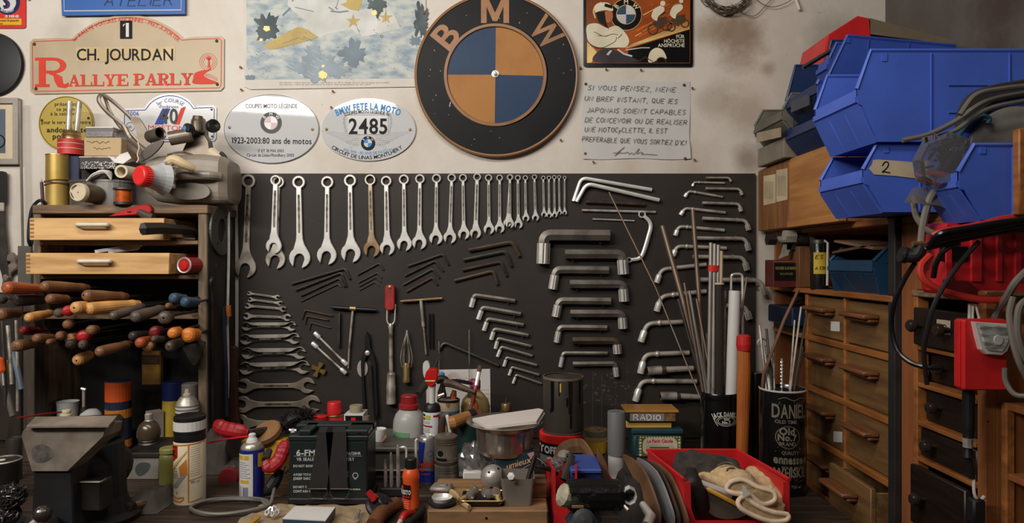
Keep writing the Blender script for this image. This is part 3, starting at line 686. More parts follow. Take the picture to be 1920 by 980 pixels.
# wires at the top of the wall
m = MB(); random.seed(4)
pts = []
for k in range(15*14):
 a = 2*PI*k/15; pts.append(f2(1362+(38+9*math.sin(k*.37))*math.cos(a)+3*math.sin(k*.21),-4+(28+8*math.sin(k*.29))*math.sin(a),.012+.008*math.sin(k*.5)))
m.tube(pts, .0011,5)
tag(m.build('wire_coil', M('brown wire', (74,60,46),.5), o=f2(1362,0)), 'tangled coil of thin brown wire hanging at the top of the wall', 'wire')
m = MB(); m.tube(smooth([f2(1300+.337*x, .337*y, .01) for x, y in [(205,30),(260,75),(310,95),(350,85),(440,-10)]],6),.001,5)
m.tube(smooth([f2(1300+.337*x, .337*y, .014) for x, y in [(320,-10),(380,35),(440,48),(510,25),(560,-10)]],6),.001,5)
tag(m.build('loose_wire', MATS['brown wire'], o=f2(1400,0)), 'loose drooping wire ends to the right of the wire coil', 'wire')
m = MB(); m.tube([f2(1486,-12,.006), f2(1496,21,.012)],.004,8)
tag(m.build('white_stick', pwhite, o=f2(1490,0)), 'short white stick poking down at the top of the wall', 'stick')
m = MB(); m.tube(smooth([f2(x, y, .004) for x, y in [(1674,-10),(1673,15),(1675,28),(1671,42),(1672,60)]],4),.0016,6)
tag(m.build('wall_cable', M('grey cable', (130,124,116),.5), o=f2(1673,0)), 'thin grey cable running down the wall corner above the bins', 'cable')
# ---------------------------------------------------------------- spanners and keys on the tool board
ORD = ['first', 'second', 'third', 'fourth', 'fifth', 'sixth', 'seventh', 'eighth', 'ninth', 'tenth', 'eleventh', 'twelfth', 'thirteenth', 'fourteenth', 'fifteenth', 'sixteenth', 'seventeenth', 'eighteenth', 'nineteenth', 'twentieth', 'twenty-first', 'twenty-second', 'twenty-third', 'twenty-fourth', 'twenty-fifth', 'twenty-sixth']
def jaw_pts(B, ax, sd, J, w, ang):          # open end outline from +side of the shaft round to the -side
 e = Vector((ax.x*math.cos(ang)+sd.x*math.sin(ang), ax.y*math.cos(ang)+sd.y*math.sin(ang))); q = Vector((sd.x*math.cos(ang)-ax.x*math.sin(ang), sd.y*math.cos(ang)-ax.y*math.sin(ang)))
 L = lambda t, s: B+ax*t+sd*s
 E = lambda t, s: B+e*t+q*s
 out = [L(-2.3*J, w*.5), L(-1.7*J, w*.56), L(-1.25*J, w*.5+J*.16)]
 for k in range(6): a = PI*.72-k*(PI*.72-.55)/5; out.append(E(J*math.cos(a), J*math.sin(a)))
 out += [E(J*.98, J*.46), E(J*.86, J*.40), E(J*.05, J*.46), E(-J*.22, J*.34), E(-J*.36, J*.12), E(-J*.36,-J*.12), E(-J*.22,-J*.34), E(J*.05,-J*.46), E(J*.80,-J*.40), E(J*.92,-J*.46)]
 for k in range(6): a = -.55-k*(PI*.72-.55)/5; out.append(E(J*math.cos(a), J*math.sin(a)))
 out += [L(-1.25*J, -w*.5-J*.16), L(-1.7*J, -w*.56), L(-2.3*J, -w*.5)]
 return out
def spanner(name, A, R, B, J, w, ang, label, cat, group, mat, n0=.0035, ringed=True, JA=None, th=.006):
 A = Vector(A); B = Vector(B); ax = (B-A).normalized(); sd = Vector((-ax.y, ax.x)); f = wf(DP)
 pts = jaw_pts(B, ax, sd, J, w, ang)
 holes = []
 if ringed:
  h_ = w*.42; t0 = math.asin(min(.95, h_/R))
  n = 26; arc = [A+(ax*math.cos(a)+sd*math.sin(a))*R for a in [-t0-(2*PI-2*t0)*k/n for k in range(n+1)]]
  pts = pts+[A+ax*(R*1.5)-sd*(w*.42)]+arc+[A+ax*(R*1.5)+sd*(w*.42)]
  holes = [[A+Vector((math.cos(a), math.sin(a)))*R*.66*(1 if k % 2 else .93) for k, a in enumerate([2*PI*k/24 for k in range(24)])]]
 else: pts = pts+jaw_pts(A, -ax, -sd, R, w, ang)
 t = thing(name, label, cat, f(*A, n0), group)
 k = min(1.0, w*.14)
 m = MB(); m.poly(pts, f, n0, n0+th, holes, ch=k); m.build('body', mat, t, sharp=.35)
 m = MB(); L = (B-A).length; a0 = R*(1.9 if ringed else 2.6); a1 = L-J*2.3
 if a1-a0 > 6:
  q = w*.2; pp = [A+ax*a0+sd*q*.6, A+ax*(a0+q)+sd*q, A+ax*(a1-q)+sd*q, A+ax*a1+sd*q*.6, A+ax*a1-sd*q*.6, A+ax*(a1-q)-sd*q, A+ax*(a0+q)-sd*q, A+ax*a0-sd*q*.6]
  m.poly(pp, f, n0+th, n0+th+.0004)
  m.build('shank_panel', MATS['spanner panel'], t)
 if ringed: m = MB(); m.ribbon(circ(A.x, A.y, R*.83,24), R*.16, f, n0+th+.0003, True); m.build('ring_lip', MATS['bright lip'], t)
M('spanner panel', (128,120,108),.45,.6, rgb2=(70,62,54), mix=.5, scale=60); M('bright lip', (196,190,180),.3,.6)
M('brown stained spanner', (186,168,142),.42,.5, rgb2=(138,106,70), mix=.5, scale=12)
spk = [((467.5,340),13,(462,501),20,12),((523.5,341.5),11,(518,486),18.5,9),((520,339),9.8,(516.5,461),14.8,11),((561.5,342),12,(563.5,483),20,11.5),((615,342),11.5,(614,478),18.5,10),((657.5,339),11.5,(659,474),18.5,10),((695,337.5),10.5,(698,467),15.5,9.5),((725,340),10,(727,464.6),14,10),((758,337),9.5,(759,457),14,8),((788,336),9,(787,454.6),13.5,8),((819,335),8.5,(818,446.4),12.5,6.8),((847.4,334),8,(844,445),12,6.8),((868.5,334),7.5,(870,438.5),10.8,6.2),((895,332.5),7.3,(892,437),10.4,8),((916.4,334),6.8,(917,429.6),10,5.6),((937,334),6.2,(937,428),9.2,5.4),((957,333),5.8,(951.5,418),7.5,5),((956,333.5),5.6,(956,420),8,5),((971,334),5.4,(972,420.7),8.2,5),((985,334),4.8,(986,409),6.6,4.4),((1002,332.5),4.8,(1004,408),6.6,4.4),((1018.5,334),4,(1020,402),5.4,3.8),((1029,334),4,(1029.5,403.5),5.4,3.8),((1039,333),4,(1039.8,403),5.2,3.6),((1048,332.5),3.4,(1049,398.5),4.4,3.2),((1058.5,333.6),3.2,(1058.5,399),4.2,3)]
for i, (A, R, B, J, w_) in enumerate(spk):
 mt = chrome; lb = '%s from the left in the top row of chrome combination spanners' % ORD[i]
 if i == 0: lb = 'largest combination spanner, at the left end of the top row'; mt = steel
 if i == 1: lb = 'dull combination spanner mostly hidden behind the second one in the top row'; mt = steel
 if i == 2: lb = 'chrome combination spanner hung over a larger one, near the left of the top row'
 if i == 6: lb = 'brown stained combination spanner in the top row, left of the polished one'; mt = MATS['brown stained spanner']
 if i == 25: lb = 'smallest combination spanner, at the right end of the top row'
 spanner('combination_spanner', A, R, B, J, w_, .26, lb, 'spanner', 'combination spanners along the top of the board', mt, n0=.0035 if i not in (2,17) else .0105)
dsp = [((469,549.5),4,(522,557),4.8,3.4),((471,561),4.6,(527,568),5,3.6),((466.4,573),5.6,(532.5,578.5),5.8,4),((464.6,592),6.8,(540,594.5),7,4.6),((463.5,611),8.2,(548,611),8.8,5),((462,635.6),10,(553,634),10.4,6),((466,661.5),11,(563,661),11.6,6.6),((462.5,689.6),12,(569,687.5),13,7.4),((459.7,722.6),14,(577,721.5),15,8.6),((457,757),16,(586,756),16.5,9.6),((452,792),17,(590,792),17,10)]
for i, (A, R, B, J, w_) in enumerate(dsp):
 spanner('open_end_spanner', A, R, B, J, w_, .26,['smallest open-ended spanner, at the top of the left column', *['%s open-ended spanner from the top of the left column' % o for o in ORD[1:9]], 'large worn open-ended spanner second from the bottom of the left column', 'largest open-ended spanner, at the bottom of the left column behind the battery'][i], 'spanner', 'double open-ended spanners in the left column', steel if i < 8 else M('aged grey steel', (164,152,134),.45,.5, rgb2=(118,104,88), mix=.46, scale=14), ringed=False)
def tp(x, y, r, n=0): return P(x, y, DP-r*.0016-n)
def lkey(name, pts, wpx, label, cat, group, mat, seg=8, r=None, n=0, rot0=0.0, extra=None):
 R = wpx/2*.0016; path = elbow([tp(x, y, wpx/2, n+.001) for x, y in pts],(r or wpx*1.3)*.0016)
 m = MB(); m.tube(path, R, seg, rot0=rot0)
 if extra:
  t = thing(name, label, cat, tp(*pts[1], wpx/2, n), group); m.build('bar', mat, t, sharp=.5); extra(t, R); return t
 return tag(m.build(name, mat, o=tp(*pts[1], wpx/2, n), sharp=.5), label, cat, group)
def fan(name, rows, base, cat, group, mats, seg=6):
 n_ = ['top', 'second from the top', 'third from the top', 'fourth from the top']
 for i, (pts, w_) in enumerate(rows): lkey(name, pts, w_, base % (n_[i] if i < len(rows)-1 else 'bottom'), cat, group, mats[i % len(mats)], seg)
fan('hex_key', [([(547,532),(647,502.8),(656,523)],4.6),([(554,544),(640,510.6),(649,537)],4.4),([(564,554.5),(636,521),(645.6,537)],3.6),([(564,565),(634,532),(640,538)],2.4)], '%s rusty hex key in the fan below the fifth spanner', 'hex key', 'rusty hex keys left of centre', [dsteel, dsteel, rust, dsteel])
fan('hex_key', [([(670,515),(711,493),(719,506)],3.4),([(672,529.6),(707.6,511),(716,521)],2.6),([(673,537),(705.6,519),(714.6,528)],2.2),([(673.5,544),(702,528.6),(711,535)],2)], '%s small dark hex key in the cluster of tiny ones', 'hex key', 'tiny hex keys', [dsteel])
fan('hex_key', [([(764.6,499),(830.6,476),(841,496)],4.4),([(758.5,517),(816.4,488.6),(830.6,508)],4),([(755.7,534),(811,504),(823.5,521)],3.8),([(762,546.8),(811,519.6),(820,534)],4)], '%s rusty hex key in the middle fan above the red handle', 'hex key', 'rusty hex keys in the middle', [dsteel, rust])
fan('hex_key', [([(879,469),(961,453),(974,480)],7.5),([(869,487),(948.6,470.7),(959,499)],6.4),([(867,506),(939.6,490),(950,517)],5.6),([(852,526),(925,507.5),(933,533)],6)], '%s thick brown hex key in the fan right of centre', 'hex key', 'thick brown hex keys', [M('brown steel', (98,80,60),.5,.5, rgb2=(66,54,44)), dsteel, rust])
fan('hex_key', [([(566,598),(572,581),(623.5,592)],3.4),([(572,607),(575,592),(616,600)],3.2),([(580,618),(582.5,604.5),(620,614.5)],2.8)], '%s short rusty hex key beside the small open-ended spanners', 'hex key', 'short rusty hex keys', [rust])
hx = M('hex bar steel', (128,120,110),.42,.6, rgb2=(96,88,80), scale=20)
Fk = [([(883.6,575),(889.6,553),(965.7,564)],9),([(897,598),(905,576),(976.5,588.6)],9),([(907.5,619),(914.6,597.5),(981.5,609)],8),([(921,636),(927,616.5),(990.7,628.5)],8),([(929,653),(934,634),(995.7,649)],7),([(933,668),(940,650),(998,667)],6.4),([(945,686),(950,670),(1007,684.5)],6),([(954.5,703),(960,688),(1010.7,702.5)],5.5),([(962,718),(968,702.5),(1015.6,718.8)],5)]
for i, (pts, w_) in enumerate(Fk):
 def ex(t, R, pts=pts, w_=w_):
  a = tp(*pts[0], w_/2,.001); b = tp(*pts[1], w_/2,.001); m = MB(); m.tube([a+(b-a)*-.02, a+(b-a)*.72], R*1.12,6); m.build('bright_end', chrome, t, sharp=.4)
  q = MB(); e = tp(*pts[2], w_/2,.001); c = b+(e-b)*.82; q.tube([c+Vector((0, R*.5,-R*.4)), c+Vector((0,0,-R*1.9))], R*.25,6); q.build('nail', rust, t)
 lkey('hex_wrench', pts, w_, 'small L-shaped hex wrench, %s from the top of the slanting row' % ORD[i] if i < 8 else 'smallest L-shaped hex wrench at the bottom of the slanting row', 'wrench', 'small L-shaped hex wrenches in the slanting row', hx, 6, w_*.55, extra=ex)
Gk = [([(1018,493),(1020,440),(1143,441)],23),([(1169,513),(1166,476),(1059,476)],19),([(1036,541),(1042,505),(1141,506)],15.5),([(1170,564),(1168,532),(1068,532)],17),([(1042,593),(1048,563),(1145,564)],14.5),([(1168,615),(1166,587),(1069,587)],15.5),([(1044,641),(1049,613),(1138,614)],11),([(1158,662),(1156,638),(1073,638)],15),([(1051,687),(1056,661.5),(1138.6,662)],8),([(1156,705),(1153,681),(1074,682)],10)]
for i, (pts, w_) in enumerate(Gk):
 def ex(t, R, pts=pts, w_=w_):
  a = tp(*pts[0], w_/2,.001); b = tp(*pts[1], w_/2,.001); m = MB(); m.tube([a-(b-a)*.02, a+(b-a)*.70], R*1.06,6, rot0=.3)
  m.build('polished_end', chrome, t, sharp=.4)
  q = MB(); e = tp(*pts[2], w_/2,.001); c = b+(e-b)*.86; q.tube([c+Vector((0, R, -R*.5)), c+Vector((0,0,-R*1.35))],.0028,6); q.build('nail', rust, t)
 side = 'left' if i % 2 == 0 else 'right'
 lkey('hex_wrench', pts, w_, 'heavy hex wrench %s in the right-hand column, short leg on the %s' % ((ORD[i]+' from the top') if i else 'at the very top', side), 'wrench', 'heavy L-shaped hex wrenches right of centre', hx if i not in (7,) else MATS['brown steel'],6, w_*.6, rot0=.0, extra=ex)
def rod(name, pts, w_, label, cat, mat, group=None, seg=10, r=None, n=0): return lkey(name, pts, w_, label, cat, group, mat, seg, r, n)
rod('bent_rod', [(1075,377),(1090,333),(1222,355.7)],7, 'upper of two bent chrome bars at the top right of the board', 'bar', chrome, 'bent chrome bars', r=12)
rod('bent_rod', [(1081,378),(1100,344),(1236,375)],7.6, 'lower of two bent chrome bars at the top right of the board', 'bar', chrome, 'bent chrome bars', r=12, n=.006)
rod('tommy_bar', [(1098.6,378),(1150,380),(1208.5,383)],7, 'rusty brown tommy bar below the bent chrome bars', 'bar', rust)
rod('tommy_bar', [(1091,394),(1150,395.5),(1229,397.5)],5, 'long straight steel tommy bar below the rusty one', 'bar', steel)
rod('tommy_bar', [(1111,410.7),(1150,412),(1189.6,414)],3.4, 'short thin tommy bar, lowest of the three straight bars', 'bar', steel)
# C-shaped ring spanner
t = thing('obstruction_spanner', 'curved C-shaped double ring spanner hanging right of the heavy hex wrenches', 'spanner', tp(1203,402,4))
m = MB(); m.tube(smooth([tp(x, y, 4,.004) for x, y in [(1208,405),(1217,414),(1220,425),(1216,442),(1206,474),(1198,484),(1183,487)]],5),[.0052+.0012*math.sin(k*.1) for k in range(31)],10, ell=.75); m.build('shank', chrome, t)
for x, y, R in ((1203,402,7),(1179,487,5)):
 m = MB(); m.poly(circ(x, y, R, 24), wf(DP),.003,.011,[circ(x, y, R*.66,12)], ch=.8); m.build('ring_end', chrome, t, sharp=.4)
# angled socket wrenches
Jk = [('left', [(1298.5,349),(1301,341.5),(1359,343)],3.6),('left', [(1284,369),(1291,358),(1354.6,369)],4.8),('left', [(1276,403),(1284,390),(1360,398.6)],5.6),('left', [(1266.5,441.5),(1272,424),(1358,431.5)],6.2),('left', [(1262,479.6),(1269,461),(1361.8,465)],7),('left', [(1231.5,529.6),(1240,504.6),(1324,495.7)],7.6),('left', [(1231.5,583),(1240,554.6),(1324,546)],8.4),('left', [(1202,640),(1213,606),(1285,603)],8.8),('left', [(1201,699),(1209,664),(1292,661)],8.8),('left', [(1192,751),(1202,714),(1306,714.6)],8.8),
      ('right', [(1370.7,340),(1367,333),(1323.5,333)],3.2),('right', [(1391.4,365),(1387,354),(1323.5,353)],4.4),('right', [(1389.6,396),(1386,382),(1317,380)],5.2),('right', [(1404,431),(1399,413),(1317,409)],6.4),('right', [(1404,469),(1398,447),(1299,446)],7),('right', [(1401,506),(1394,482),(1299,481)],7.4),('right', [(1434,553),(1426,525),(1310,524)],8.6),('right', [(1405,598),(1398,574),(1356,572.5)],8.4)]
cnt = {'left': 0, 'right': 0}
for side, pts, w_ in Jk:
 def ex(t, R, pts=pts):
  a = tp(*pts[0], w_/2,.001); b = tp(*pts[1], w_/2,.001); e = tp(*pts[2], w_/2,.001); u = (b-a).normalized()
  m = MB(); k = (b-a).length
  m.rings([[a+u*h+(Vector((0,-1,0))*math.cos(q)+u.cross(Vector((0,-1,0)))*math.sin(q))*r for q in [2*PI*j/16 for j in range(16)]] for r, h in [(R*.9, k*.12),(R*1.05,0),(R*1.45,-k*.02),(R*1.5,.0),(R*1.5, k*.52),(R*1.1, k*.62),(R*.8, k*.64)]], caps=True); m.build('socket', chrome, t, sharp=.5)
  v = (e-b).normalized(); m = MB(); c = b+v*(R*4.5); m.tube([c, c+v*R*.5, c+v*R*1.2, c+v*R*1.7],[R*1.02, R*1.3, R*1.3, R*1.02],12); m.build('collar', steel, t)
 i = cnt[side]; cnt[side] += 1
 lkey('socket_wrench', pts, w_, 'angled socket wrench with its socket on the %s, %s from the top' % (side, ORD[i]), 'wrench', 'angled socket wrenches on the right', steel, 12, w_*1.5, extra=ex, n=0 if side == 'left' else .008)
for (a, b, c, lb) in [((1214,695),(1240,693),(1300,690), 'upper tubular socket with stepped collar beside the bottom angled wrenches'),((1238,742),(1268,742),(1312,744), 'lower tubular socket with stepped collar above the black tin')]:
 t = thing('tube_socket', lb, 'socket', tp(*b, 8), 'tubular sockets'); A_, B_, C_ = tp(*a, 8,.004), tp(*b, 8,.004), tp(*c, 8,.004)
 m = MB(); m.tube([A_+(B_-A_)*.1, A_, A_+(B_-A_)*.02, B_, B_+(C_-B_)*.05, B_+(C_-B_)*.1, C_],[.0095,.0095,.0125,.0125,.0125,.0095,.0075],14); m.build('barrel', steel, t, sharp=.4)
 m = MB(); m.tube([B_+(C_-B_)*.0, B_+(C_-B_)*.12],.0138,14); m.build('collar', dsteel, t)
 m = MB(); m.tube([A_+(B_-A_)*-.005, A_+(B_-A_)*.01],.0088,12); m.build('bore', fblack, t)
# T-handled tools
t = thing('tee_wrench', 'black T-handled socket bar hanging left of the red handled tool', 'wrench', tp(662,578,5))
m = MB(); m.tube([tp(620,575.5,4,.006), tp(640,577,4,.006), tp(690,580,4,.006), tp(706,581,4,.006)],[.004,.0056,.0058,.0042],12); m.build('cross_bar', black, t)
m = MB(); m.tube([tp(662,578,3,.004), tp(655,650,3,.004), tp(653,690,3,.004)],[.0038,.0034,.0024],10); m.build('stem', steel, t)
m = MB(); m.tube([tp(656.5,577.7,5,.003), tp(667.5,578.4,5,.003)],.0072,12); m.build('ferrule', brass, t)
m = MB(); m.tube([tp(636,587,4,.002), tp(635,650,4,.002)],.0056,4, rot0=PI/4)
tag(m.build('square_bar', dsteel, o=tp(636,587,4)), 'short square steel bar hanging under the black T-handled bar', 'bar')
t = thing('tee_wrench', 'brass-coloured T-handled key with long thin stem right of the red handled tool', 'wrench', tp(789,562,4))
m = MB(); m.tube([tp(751,564.6,3,.006), tp(829,559,3,.006)],.0034,10); m.build('cross_bar', brass, t)
for s_ in (0,1):
 a, b = [((758,564),(783,562.4)),((795,561.6),(823,559.4))][s_]; m = MB(); m.tube([tp(*a, 4,.005), tp(*b, 4,.005)],.0048,10); m.build('sleeve', M('bronze', (128,100,66),.45,.6), t)
m = MB(); m.tube([tp(789,560,3,.004), tp(791,580,3,.004), tp(794,612,3,.004)],.0052,10); m.tube([tp(794,610,3,.004), tp(799,664,3,.004)],.0028,8); m.build('stem', steel, t)
t = thing('valve_tool', 'long tool with a flat red handle, wire loop and chrome socket end', 'tool', tp(733,560,8))
m = MB(); m.poly(rrect(723.6,533,742,581,7), wf(DP),.006,.020, ch=1.6); m.build('handle', M('worn red paint', (170,44,38),.45, rgb2=(128,36,30)), t, sharp=.4)
m = MB(); m.lathe([(.006,0),(.0055,.002),(.003,.003),(0,.003)], wf(DP)(733.5,538,.019),(0,-1,0),12); m.build('rivet', brass, t)
m = MB(); m.tube(elbow([tp(726,575,2,.008), tp(725.5,603,2,.008), tp(732,612,2,.008), tp(740,603,2,.008), tp(741.5,570,2,.008)],.012),.0022,8); m.build('wire_loop', chrome, t)
m = MB(); m.tube([tp(732.5,606,4,.006), tp(732.5,612,4,.006), tp(733,618,4,.006), tp(733,660,4,.006), tp(733.5,699,4,.006)],[.004,.0078,.006,.0062,.0066],14); m.build('shaft', steel, t)
m = MB(); m.tube([tp(733.5,698,8,.002), tp(733.5,701,8,.002), tp(733.3,719,8,.002), tp(733.3,722,8,.002), tp(733,756,8,.002)],[.009,.0122,.0122,.0138,.0142],18); m.build('socket', steel, t, sharp=.5)
t = thing('spring_grabber', 'small tool with a bulb of spring wires above a brass barrel', 'tool', tp(762,690,8))
for k in range(6):
 a = k*PI/3; m = MB(); m.tube(smooth([tp(763,623,2,.012)+Vector((math.cos(a)*.001, math.sin(a)*.001,0)), tp(762,650,2,.012)+Vector((math.cos(a)*.012, math.sin(a)*.010,0)), tp(762,672,2,.012)+Vector((math.cos(a)*.017, math.sin(a)*.012,0)), tp(762,688,2,.012)+Vector((math.cos(a)*.013, math.sin(a)*.008,0))],4),.0012,6); m.build('spring_wire', steel, t)
m = MB(); m.tube([tp(763,619,2,.012), tp(763,628,2,.012)],.0022,8); m.build('tip', chrome, t)
m = MB(); m.tube([tp(762,680,7,.003), tp(762,684,7,.003), tp(762,706,7,.003), tp(762,710,7,.003), tp(762,716,7,.003)],[.0085,.0105,.0095,.0115,.0112],14); m.build('barrel', brass, t)
# black ring pliers
t = thing('ring_pliers', 'long black riveting pliers hanging between the T-handled bar and the red handled tool', 'pliers', tp(692,660,8))
for s_ in (-1,1):
 m = MB(); m.poly([p[:2] for p in smooth([(690+s_*1,622,0),(690+s_*5,634,0),(691+s_*6,652,0),(692+s_*14,676,0),(694+s_*14,720,0),(697+s_*14,774,0),(697+s_*9,774,0),(694+s_*9,722,0),(692+s_*8,682,0),(691+s_*1,664,0),(690-s_*1,640,0)],4, True)], wf(DP),.004+.004*(s_ > 0),.011+.004*(s_ > 0), ch=.8); m.build('arm', black, t, sharp=.4)
m = MB(); m.tube([tp(694,684,4,.008), tp(697,740,4,.008), tp(701,790,4,.008)],[.0055,.0045,.004],12); m.build('screw_rod', dsteel, t)
m = MB(); m.lathe([(.007,0),(.0075,.004),(.004,.006),(0,.006)], wf(DP)(691,660,.014),(0,-1,0),14); m.build('pivot', steel, t)
m = MB(); m.poly(circ(680,690,10,20,16), wf(DP),.0025,.0035); m.build('washer_disc', steel, t)
for i, (x0, x1) in enumerate(((805,809),(811,814))):
 t_ = MB(); t_.tube([tp(x0+.5,587,2,.002), tp(x0,600,2,.002), tp(x0+.8,653,2,.002)],[.002,.0036,.0028],6)
 tag(t_.build('punch', black, o=tp(x0,600,2)), 'thin black punch hanging beside the brass T-key, the %s of two' % ('left' if i == 0 else 'right'), 'punch', 'thin black punches')
for i, (a, b) in enumerate([((589.6,623),(651,684)),((585,642),(649,700))]):
 t = thing('box_spanner', 'slanting double-ended socket rod, the %s of two' % ('upper' if i == 0 else 'lower'), 'spanner', tp(*a, 4), 'slanting socket rods'); A_ = tp(*a, 4,.003); B_ = tp(*b, 4,.003); v = (B_-A_)
 m = MB(); m.tube([A_+v*.1, A_+v*.9],.0038,10); m.build('rod', steel, t)
 for q0, q1 in ((0,.16),(.84,1)): m = MB(); m.tube([A_+v*q0, A_+v*(q0+.02), A_+v*(q1-.02), A_+v*q1],[.0055,.0066,.0066,.0055],12); m.build('socket_end', chrome, t, sharp=.5)
m = MB(); f = wf(DP)
for a in (.45,.45+PI/2): c_, s_ = math.cos(a), math.sin(a); m.poly([(598.5+c_*x-s_*y, 692+s_*x+c_*y) for x, y in [(-14,-4.4),(-10,-4.4),(-5,-3.2),(5,-3.2),(10,-4.4),(14,-4.4),(14,4.4),(10,4.4),(5,3.2),(-5,3.2),(-10,4.4),(-14,4.4)]], f, .002,.011+.002*(a > 1), ch=.8)
tag(m.build('tap_cross', brass, o=f(598.5,692)), 'small brass cross-shaped valve key on the tool board', 'key')
lkey('bent_lever', [(823,656),(832,641),(935,685)],6.4, 'dull bent grey lever sloping right above the white card', 'lever', None, dsteel, 10,12)
for x, y0, y1, lb in ((823,640,705, 'thin upright wire left of the white card'),(879.5,618,725, 'thin upright wire rising above the white card')):
 m = MB(); m.tube([tp(x, y0,1,.012), tp(x+.5, y1,1,.012)],.0011,6); tag(m.build('wire_rod', steel, o=tp(x, y1,1)), lb, 'wire')
# ---------------------------------------------------------------- helpers for free-standing things
def U(name, label, cat, cx, d, parts, group=None, seg=24):    # upright turned thing; parts = (name, material, [(radius px, py)...])
 ylow = max(y for _, _, pr in parts for r, y in pr)
 t = thing(name, label, cat, P(cx, ylow, d), group)
 for pn, mt, pr in parts:
  m = MB(); m.lpx(cx, d, pr, seg, pn != 'rim'); m.build(pn, mt, t, sharp=.6)
 return t
def BX(name, label, cat, x0, y0, x1, y1, d0, d1, mat, bev=.002, group=None, part='body'):
 t = thing(name, label, cat, P((x0+x1)/2, y1, d0), group); t.location.y = (d0+d1)/2-D; ORG[t.name] = Vector(t.location)
 m = MB(); m.bpx(x0, y0, x1, y1, d0, d1, bev); m.build(part, mat, t); return t
def part(t, pn, mat, fn, flat=False, sharp=.6):
 m = MB(); fn(m); return m.build(pn, mat, t, sharp, flat)
def bpy_(d): return zpy(ZB, d)              # photo row of the bench top at depth d
# ---------------------------------------------------------------- drawer cabinet on the left
wd = wood('pale drawer wood', (220,176,118),(184,140,88), 'X', .5,5); wdk = wood('grimy brown wood', (138,110,80),(92,70,50), 'X', .6,7); wdz = wood('grimy upright wood', (126,106,82),(76,60,46), 'Z', .6,7)
dkin = M('interior shade panel', (24,19,16),.8)  # shade inside the cabinets is put into this near-black colour
t = thing('drawer_cabinet', 'wooden cabinet with two pulled out shallow drawers at the left of the bench', 'cabinet', P(225, bpy_(1.8),1.8))
ORG[t.name] = Vector(t.location)
def upright(m, x0, x1, y0, y1, d0=1.8, d1=1.98): m.bpx2(x0, y0, x1, y1, d0, d0, d1,.002)
part(t, 'side_panel', wdz, lambda m: upright(m, 371,388,385, bpy_(1.8)))
part(t, 'side_panel', wdz, lambda m: upright(m, 62,76,385, bpy_(1.8)))
part(t, 'shade_skin', M('shaded side wood', (52,42,34),.7, rgb2=(34,28,24)), lambda m: m.bpx2(388.2,392,389.4, bpy_(1.8),1.8,1.803,1.979,.0003))  # thin added skin, the shade of this side is in its colour
part(t, 'front_post', wood('dark post wood', (78,66,54),(50,42,34), 'Z', .6,7), lambda m: upright(m, 43,64,545, bpy_(1.76),1.76,1.8))
part(t, 'top_board', wdk, lambda m: m.bpx(60,384,389,400,1.795,1.985,.002))
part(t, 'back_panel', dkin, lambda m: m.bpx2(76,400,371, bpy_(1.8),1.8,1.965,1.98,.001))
for y in (450,515,590): part(t, 'shelf', wdk, lambda m: m.bpx(76, y+1,371, y+8,1.80,1.97,.001))
for (x0, x1, y0, y1, d0, h0, h1, hy) in ((55,307,408.5,450,1.765,142,205,421),(47.7,317,474,514,1.745,145,209.5,489.5)):
 m = MB(); s_ = 8; m.bpx(x0, y0, x1, y1, d0, d0+.016,.0015)
 a = P(x0, y0, d0); b = P(x1, y1, d0)
 for X in (a.x+.006, b.x-.006): m.box((X, d0+.09-D, (a.z+b.z)/2),(.012,.17, a.z-b.z-.002), None, .001)
 m.box(((a.x+b.x)/2, d0+.09-D, b.z+.006),(b.x-a.x-.01,.17,.006)); dr = m.build('drawer', wd, t)
 m = MB(); f = wf(d0)
 for k in range(5): yy = y0+3+k*(y1-y0-4)/5; m.poly([(x0+.6, yy),(x0+9, yy),(x0+9, yy+4),(x0+.6, yy+4)], f, .0004)
 m.build('dovetail', M('end grain', (150,104,62),.6), dr, flat=True)
 m = MB(); m.tube(elbow([P(h0+3, hy, d0)-Vector((0,.001,0)), P(h0+3, hy, d0-.018), P(h1-3, hy, d0-.018), P(h1-3, hy, d0)-Vector((0,.001,0))],.008),.0055,10); m.build('drawer_handle', M('ivory plastic', (214,204,184),.35), dr)
# things poking out of the drawers and the gaps
t = thing('utility_knife', 'red plastic handled knife lying across the upper drawer', 'knife', P(248,405,1.80))
part(t, 'handle', redp, lambda m: m.poly([p[:2] for p in smooth([(209,406,0),(213,402,0),(240,392,0),(272,383,0),(284,387,0),(286,396,0),(277,401,0),(240,404,0)],4, True)], wf(1.79),-.012,.006, ch=1.5), sharp=.4)
part(t, 'badge', fblack, lambda m: m.poly([(240,398),(243,396),(246,397),(248,394.5),(249,398),(245,399)], wf(1.79),.0065), True)
t = thing('leather_sheath', 'brown leather sheath beside the red knife in the upper drawer', 'sheath', P(275,408,1.78))
part(t, 'body', M('brown leather', (74,54,42),.6), lambda m: m.tube([P(259,396,1.78), P(268,401,1.78), P(284,407,1.78), P(290,408,1.79)],[.008,.011,.011,.006],10, ell=.6))
m = MB(); m.tube([P(266,429,1.70), P(268,429,1.7), P(300,428,1.74), P(345,431,1.8), P(368,434,1.86)],[.014,.0175,.0165,.013,.010],6)
tag(m.build('chisel_handle', M('black worn wood', (44,36,30),.5), o=P(300,445,1.74)), 'black octagonal tool handle lying in the gap right of the upper drawer', 'handle')
m = MB(); m.poly([(288,441),(310,444),(366,446),(366,449),(300,448)], wf(1.80),-.02,.002)
tag(m.build('scraper', dsteel, o=P(330,449,1.8)), 'dark flat blade lying under the black octagonal handle', 'scraper')
